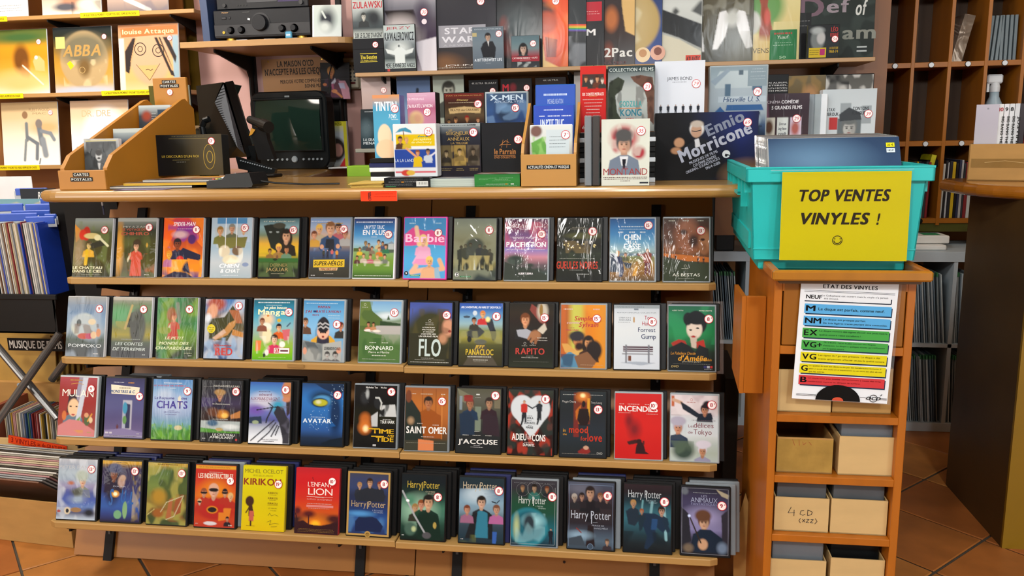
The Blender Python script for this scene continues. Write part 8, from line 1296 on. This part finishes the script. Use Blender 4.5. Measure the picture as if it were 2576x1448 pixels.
placed('leaflet', 'colourful leaflet lying flat at the counter edge below the magazine pile', 'leaflet', MB().box(-.08, .08, 0, .06, 0, .001, mat('violet_print', '7c7498', .4, .5, 60)), (UZ(385, 474, CT).x, 2.292, T), (0, 0, .05))
cr2 = thing('card_reader', 'black chip card reader with a small keypad on the counter edge', 'card reader', (UZ(555, 477, CT).x, 2.33, T), (0, 0, -.12))
M_ = MB(); M_.prism([(-.075, 0), (-.075, .022), (-.02, .026), (-.005, .043), (.075, .046), (.085, .012), (.08, .004)], 0, .09, 'y', TVB); M_.build('body', parent=cr2)
M_ = MB(); M_.prism([(-.072, .0225), (-.022, .0265), (-.022, .0285), (-.072, .0245)], .008, .08, 'y', AM2); M_.build('key_bed', parent=cr2)
for i in range(4):
    for j in range(3): MB().box(-.066+.011*i, -.058+.011*i, .016+.02*j, .030+.02*j, .0245+.0008*i, .0285+.0008*i, GREY if j else mat(['key_red', 'key_yellow', 'key_green', 'key_grey'][i], ['a83030', 'c8b030', '308040', '6c7074'][i], .4, .03), c=.001).build('key', parent=cr2)
MB().tube([(.08, .05, .02), (.12, .07, .012), (.20, .10, .006), (.3, .14, .005)], .003, BLACK, 7).build('cord', parent=cr2)
MB().tube([(-.12, .10, .006), (-.10, .09, .02), (-.06, .09, .034), (-.03, .09, .040)], .0025, MATS['white_case_plastic'], 7).build('cord', parent=cr2)
# painting and carton behind the postcard rack
put('framed_picture', 'dark olive and grey painting leaning behind the postcard rack', 'picture', (395, 497, 214), 3.30, T, .01, 'h 4c4818 50481c 3c2c18 70746c 8c9088 5c5c50;m 3c3414 .6 5 0 0 .6 1;l 3c342c .03 .6 0 .78 .8;m 7c6c50 .6 6 0 .8 1 1', inset=(.001,)*4, cell=.005)
loc, w_, h_ = spot(404, 492, 322, 3.05, T)
cbx = placed('cardboard_box', 'open grey carton with crumpled paper behind the wide black box', 'box', MB().box(-w_/2, w_/2, 0, .15, 0, h_, mat('grey_card', '6c6450', .8, .1)), (loc[0], 3.05, T))
sheet('box_label', .07, .02, 'g a8c0c8;t .5 .5 .7 .3 303c44', cbx, y=-.001, z0=h_-.026, cell=.004).location.x = -.02
for i in range(9):
    a_ = random.uniform(0, 3); MB().box(-.02, .02, -.012, .012, -.003, .003, mat('kraft_scrap', '8c7454', .8, .15), M=Matrix.Rotation(a_, 4, 'Z') @ Matrix.Rotation(.4, 4, 'X')).build('paper_scrap', parent=cbx).location = (-w_/2+.02+.016*i, .05, h_+.002)
# ------------------------------------------------------------------ wooden postcard rack with two label plates
yR = 2.33; loc, w_, h_ = spot(150, 268, 428, yR, T)
hr = mat('rack_board', 'a9701e', .45, .06, 5, bump=.03)
pr_ = thing('postcard_rack', 'wooden postcard rack with sloping sides and a tall back board lettered on top', 'rack', (loc[0], yR, T), (0, 0, .0))
dR = .56; w2 = w_/2
def upz(px, py, y): return UY(px, py, y).z-T
hA = upz(395, 253, yR+dR*.9)
MB().box(-w2, w2, 0, .014, 0, h_, hr, c=.0015).build('front_panel', parent=pr_)
for sx in (-1, 1):
    x0 = sx*w2; x1 = x0-sx*.014
    MB().prism([(.014, 0), (.014, h_+.006), (.05, h_+.045), (dR*.86, hA), (dR*.9, hA+.004), (dR, hA-.03), (dR, 0)], min(x0, x1), max(x0, x1), 'x', hr).build('side_panel', parent=pr_)
hB = upz(360, 198, yR+dR)
MB().box(-w2+.014, w2-.014, dR-.014, dR, 0, hB, hr, c=.002).build('back_board', parent=pr_)
MB().box(-w2+.014, w2-.014, .014, dR-.014, 0, .008, hr).build('base', parent=pr_)
for k, (yy_, zz_) in enumerate(((0, h_*.93), (dR-.014, hB-.006))):
    for q_, (txt, ww) in enumerate((('CARTES', .056), ('POSTALES', .076))):
        s_ = sheet('label_strip', ww, .0125, f'g 141414;U .5 .5 .9 .6 c8c8c0 {txt}', pr_, y=yy_-.0012, z0=zz_-.0155-.0145*q_, cell=.005); s_.location.x = .0 if k else .0
st2 = link('price_sticker', sticker_mesh('2', .012, True), pr_); st2.location = (0, dR-.0155, hB-.052)
for i, (yy_, yt_, prog, lab) in enumerate(((.10, 330, 'g a8acac 30383c 34383c 2c3034;r .0 0 1 .05 a8a8a0;r .06 .06 .94 1 34393c;e .42 .36 .09 .12 b8bcbc .15;e .42 .3 .1 .07 1c1c1c .2;e .42 .42 .05 .02 202020;p b8bcbc .38 .52 .46 .52 .44 .66 .40 .66;e .76 .62 .08 .1 8c9494 .2;D c8b840 .012 .05 .05 .95 .05;m 5c6468 .4 6', 'black and white postcard with a pale face in the front of the wooden postcard rack'),
                                          (.24, 300, 'g a8b4b4 2c3448 2c3448 30384c;r 0 0 1 .09 b0b8b4;e .62 .4 .16 .18 a8b4c8 .3;W .3 .6 .3 .1 b88c2c Les;t .5 .7 .5 .03 a8a8a8', 'navy postcard with a pale profile in the middle of the wooden postcard rack'),
                                          (.40, 262, 'g b0b8b8 3c4044 343c44 383c3c 3c3828;r 0 0 1 .05 b0b8b8;e .25 .25 .14 .12 8c3c28 .4;p 2c3c4c .6 .1 .95 .1 .95 .5 .6 .6;t .48 .2 .14 .02 c0c0c0;t .48 .26 .16 .02 c0c0c0;t .48 .32 .14 .02 c0c0c0;t .48 .38 .16 .02 c0c0c0;t .4 .62 .56 .08 8c8c8c;U .45 .80 .7 .12 b8802c DEVOIR', 'charcoal film postcard with a yellow word at the back of the wooden postcard rack'))):
    yy2 = yR+yy_; zt2 = UY([235, 300, 335][i], yt_+[30, 25, 5][i], yy2).z; hh = .148
    item('postcard', lab, 'postcard', (loc[0]+[.0, .012, .012][i], yy2, max(zt2-hh*.98, T+.009)), (w_-.04, hh, .02+.0*i), prog, .10, body='w', inset=(0,)*4, bodyname='card', cell=.0022, mt=M_WRAP if i == 0 else M_PRINT)
# ------------------------------------------------------------------ record browsers down the west side
def rec(m, w=.315, t=.004): 
    k = ('rec', m.name)
    if k not in _CASE:
        o = MB().box(-t/2, t/2, 0, w, 0, w, m).build('r'); _CASE[k] = o.data; bpy.data.objects.remove(o)
    return _CASE[k]
SP = [mat('spine_tone_'+n, c, .5, .1, 20) for n, c in (('white', 'c8c4bc'), ('cream', 'b8a888'), ('grey', '8c8c8c'), ('black', '1c1c1e'), ('red', '7c2424'), ('blue', '2c4c7c'), ('brown', '6a4a34'), ('pink', 'a87c7c'), ('green', '4c6a4c'), ('mustard', 'a8842c'))]
SPN = ['white', 'cream', 'grey', 'black', 'red', 'blue', 'brown', 'pink', 'green', 'mustard']
yb_ = 2.62
bx0 = UY(-60, 745, yb_).x; bx1 = UY(140, 745, yb_).x
bz1 = UY(80, 742, yb_).z; bz0 = UY(80, 838, yb_).z
bin1 = thing('record_bin', 'black plastic record bin on a crossed tube stand packed with records', 'bin', ((bx0+bx1)/2, yb_, bz0))
wB = (bx1-bx0)/2; M_ = MB(); hB_ = bz1-bz0
M_.prism([(-wB, hB_), (wB, hB_), (wB-.02, 0), (-wB, 0)], 0, .006, 'y', BLACK); M_.box(-wB, wB, .0, .6, 0, .006, BLACK); M_.box(wB-.016, wB-.008, 0, .6, 0, hB_, BLACK); M_.box(-wB, -wB+.006, 0, .6, 0, hB_, BLACK); M_.box(-wB, wB, .594, .6, 0, hB_, BLACK)
M_.build('tub', parent=bin1)
MB().box(-wB-.004, wB+.008, -.010, .004, hB_-.016, hB_+.004, BLACK, c=.003).build('rim', parent=bin1)
q0 = UY(152, 740, 2.74)-bin1.location; q1 = UY(272, 500, 2.74)-bin1.location; MB().box(q0.x, q1.x, .12, .126, q0.z, 1.16-bin1.location.z, BLACKM).build('end_plate', parent=bin1)
p0 = UY(147, 480, yb_+.02)-bin1.location; p1 = UY(205, 735, yb_+.02)-bin1.location
MB().prism([(p0.x+.012, p0.z-.02), (p0.x+.03, p0.z), (p0.x+.22, p0.z), (p0.x+.22, hB_*.2), (p0.x+.02, hB_*.4)], .02, .03, 'y', BLACKM).build('end_plate', parent=bin1)
MB().cyl((p0.x+.028, .018, p0.z-.03), (p0.x+.028, .021, p0.z-.03), .004, MATS['grey_case_plastic'], 10).build('screw', parent=bin1)
tubem = mat('chrome_tube', '6c6c6c', .25, .1, metal=.7)
def tubeline(a, b, nm='leg'): MB().cyl(a-bin1.location, b-bin1.location, .014, tubem, 14).build(nm, parent=bin1)
tubeline(UY(150, 838, yb_-.01), UY(-20, 1080, yb_-.15)); tubeline(UY(-25, 850, yb_-.02), UY(145, 1052, yb_-.05)); tubeline(UY(205, 850, yb_+.04), UY(130, 955, yb_+.03), 'strut')
MB().cyl(UY(47, 967, yb_-.03)-bin1.location, UY(47, 967, yb_-.09)-bin1.location, .006, tubem, 10).build('bolt', parent=bin1)
x = bx0+.02; i = 0; ztop = UY(70, 562, yb_).z
while x < bx1-.03:
    k = random.choice([0, 0, 0, 1, 1, 2, 2, 3, 4, 6, 0]); blue = (i % 22 in (7, 15)) or x > bx1-.042
    o = link('vinyl_record', rec(SP[k] if not blue else mat('blue_divider', '1c3ca0', .4, .05))); o.location = (x, yb_+.015+random.uniform(0, .008), ztop-.315+random.uniform(-.006, .004)); o.rotation_euler = (0, -.06, 0)
    tag(o, (f'{SPN[k]} edged record standing among the blue dividers of the black bin' if not blue else 'royal blue record divider card standing in the black bin'), 'record', 'records in the black bin')
    x += random.uniform(.0052, .0078); i += 1
BT = mat('blue_tab', '2c50b0', .4, .05); PT = mat('pale_divider_top', 'a8b0b8', .4, .06)
for i, (px, py, dx, dy) in enumerate(((-30, 545, 110, 0.03), (60, 552, 70, .05), (25, 537, 90, .09), (108, 545, 32, .08), (-20, 520, 70, .14), (60, 520, 70, .17), (98, 505, 38, .22), (35, 480, 75, .40))):
    a = UY(px, py, yb_+dy); b = UY(px+dx, py, yb_+dy)
    T_ = thing('divider_card', f'blue tabbed divider card standing in the black bin, {["lowest at the rim", "second from the rim", "third from the rim", "beside the end plate", "fifth from the rim", "sixth from the rim", "seventh from the rim", "tallest at the back"][i]}', 'divider', (a.x, yb_+dy, a.z-.12), (0, 0, .25), 'divider cards')
    MB().box(0, b.x-a.x, 0, .003, .09 if i in (1, 3, 5, 6) else .04, .12, PT, c=.001).build('card', parent=T_); MB().box(.004, b.x-a.x-.004, -.002, .005, .10, .13, BT, c=.004).build('tab', parent=T_)
put('divider_card', 'black divider card with white capitals at the back of the black bin', 'divider', (60, 150, 474), yb_+.30, ztop-.02, .004, 'g 2c3034 30343a 2c3034;W .76 .22 .56 .22 d8d8d4 REGGAE', inset=(0,)*4)
put('vinyl_record', 'pale blue record sleeve with white stencil letters lying in front of the dividers', 'record', (-40, 140, 500), yb_+.24, ztop-.03, .005, 'g 6c98a4 8cb0b4 a8c0b8;m d0c090 .6 6;W .66 .45 .5 .3 98b8c0 SUBLIME', inset=(0,)*4, body='w')
wp_ = UY(78, 443, 3.3); placed('metal_plate', 'white painted metal plate standing behind the record bin', 'plate', MB().box(-.3, 0, 0, .004, -.14, 0, MATS['white_case_plastic'], c=.002), (wp_.x, 3.3, wp_.z+.0))
# lower cartons of records
yc = 2.95
def recs_leaning(x0, x1, y, z, tilt, group, labf, step=(.0055, .009), sc=1.0, rz=0):
    x = x0
    while x < x1:
        k = random.randrange(10); o = link('vinyl_record', rec(SP[k])); o.location = (x, y+random.uniform(0, .01), z+random.uniform(0, .004)); o.rotation_euler = (0, tilt, rz); o.scale = (1, 1, sc)
        tag(o, labf(SPN[k]), 'record', group); x += random.uniform(*step)
MC = mat('yellowed_sleeve', 'a8843c', .6, .15, 8)
cA = placed('cardboard_box', 'brown carton of yellowed film music records under the black bin', 'box', MB().box(-.45, 0, 0, .35, 0, .14, CARD), (UY(150, 960, 2.85).x, 2.85, UY(150, 965, 2.85).z-.14))
zc = cA.location.z
p = UY(160, 852, 2.86)
for i in range(16):
    y = 2.84+.012*i; o = link('vinyl_record', _CASE.setdefault('yrec', MB().box(-.1575, .1575, 0, .005, 0, .30, MC).build('r').data)); 
    o.location = (cA.location.x-.19-.02*(i % 3), y+.02, zc+.015+.004*i); o.rotation_euler = (-.12, 0, random.uniform(-.02, .02)); tag(o, 'yellowed record sleeve standing in the carton of film music', 'record', 'yellowed records in the film music carton')
    q = link('vinyl_record', _CASE['yrec']); q.location = (cA.location.x-.52-.02*(i % 3), y+.02, zc+.02+.004*i); q.rotation_euler = (-.12, 0, random.uniform(-.03, .03)); tag(q, 'yellowed record sleeve standing in the carton of film music', 'record', 'yellowed records in the film music carton')
for o in [o for o in COL.objects if o.name.split('.')[0] == 'r']: bpy.data.objects.remove(o)
put('divider_card', 'black divider card with bold white capitals above the yellowed records', 'divider', (22, 162, 851), 2.82, UY(90, 882, 2.82).z, .004, 'g 141416;U .5 .5 .94 .6 c8c8c4 MUSIQUE DE FILMS', inset=(0,)*4, cell=.02)
# slanted records in a carton behind the chromed legs
zq = .233
recs_leaning(UY(10, 1090, 2.70).x, UY(300, 1090, 2.70).x, 2.70, .003, .03, 'records standing in the low carton', lambda c: f'{c} edged record packed in the low carton behind the crossed legs', (.0075, .0105))
placed('cardboard_box', 'dusty red brown carton side holding the low records', 'box', MB().box(-.02, 0, 0, .4, -.228, .12, mat('red_brown_card', '7c3c24', .7, .1)), (UY(8, 1080, 2.70).x, 2.68, zq))
placed('cardboard_box', 'pale carton front below the low records', 'box', MB().box(-.6, .60, 0, .01, -.232, 0, CARDL), (UY(10, 1090, 2.66).x, 2.66, zq-.0+.0))
# front carton with the orange sign
cxr = UY(185, 1380, 2.30).x; cz1 = UY(60, 1262, 2.30).z
c2 = thing('cardboard_box', 'open brown carton on the floor full of cheap records', 'box', (cxr, 2.30, 0), (0, 0, -.09))
MB().box(-.62, 0, 0, .006, 0, cz1, CARD, c=.001).build('front_panel', parent=c2); MB().box(-.006, 0, .006, .60, 0, cz1+.02, CARD).build('side_panel', parent=c2); MB().box(-.62, -.006, .594, .60, 0, cz1+.02, CARD).build('back_panel', parent=c2); MB().box(-.62, -.006, .006, .594, 0, .006, CARD).build('base', parent=c2)
DU = mat('dusty_sleeve', '9c9484', .7, .2, 9); DK = mat('dark_sleeve', '2c2418', .7, .2, 9); FR_ = mat('copper_sleeve', '6c4c3c', .5, .25, 6)
for i in range(18):
    m = FR_ if i == 0 else random.choice([DU, DU, SP[0], SP[1], DK, SP[7], SP[2]]); k = ('frec', m.name)
    if k not in _CASE: o = MB().box(-.5, -.003, 0, .005, 0, .315, m).build('r'); _CASE[k] = o.data; bpy.data.objects.remove(o)
    o = link('vinyl_record', _CASE[k]); o.rotation_euler = (.85-.004*i, 0, -.09); o.location = (cxr-.075+.003*i, 2.535+.0125*i, .022)
    tag(o, 'worn copper brown record sleeve leaning at the front of the floor carton' if i == 0 else 'dusty record edge leaning in the floor carton behind the copper brown one', 'record', 'records in the floor carton')
sgn = thing('orange_sign', 'orange cardboard sign with red capitals behind the floor carton', 'sign', UY(170, 1140, 2.615)+Vector((0, .22, 0)), (0, 0, -.05))
a = UY(-80, 1100, 2.72)
sheet('sign_face', .24, .032, 'g e0481c;U .3 .5 .5 .6 8c1c14 3 VINYLES =;U .78 .5 .40 .6 8c1c14 4e GRATUIT !!!', sgn, y=-.001, cell=.02).location = (-.12, 0, 0)
MB().box(-.24, 0, 0, .003, 0, .032, CASEM['red']).build('backing', parent=sgn)
sgn.location = UY(168, 1142, 2.60); sgn.rotation_euler = (0, .15, 0)

pn = thing('pen', 'blue and white pen clipped under the counter nose above the rack', 'pen', UY(262, 540, 2.45))
MB().cyl((0, 0, 0), (-.002, 0, .03), .003, mat('navy_ink_plastic', '141c50', .3, .05), 10).build('barrel', parent=pn); MB().cyl((-.002, 0, .03), (-.003, 0, .048), .003, MATS['white_case_plastic'], 10).build('cap', parent=pn)
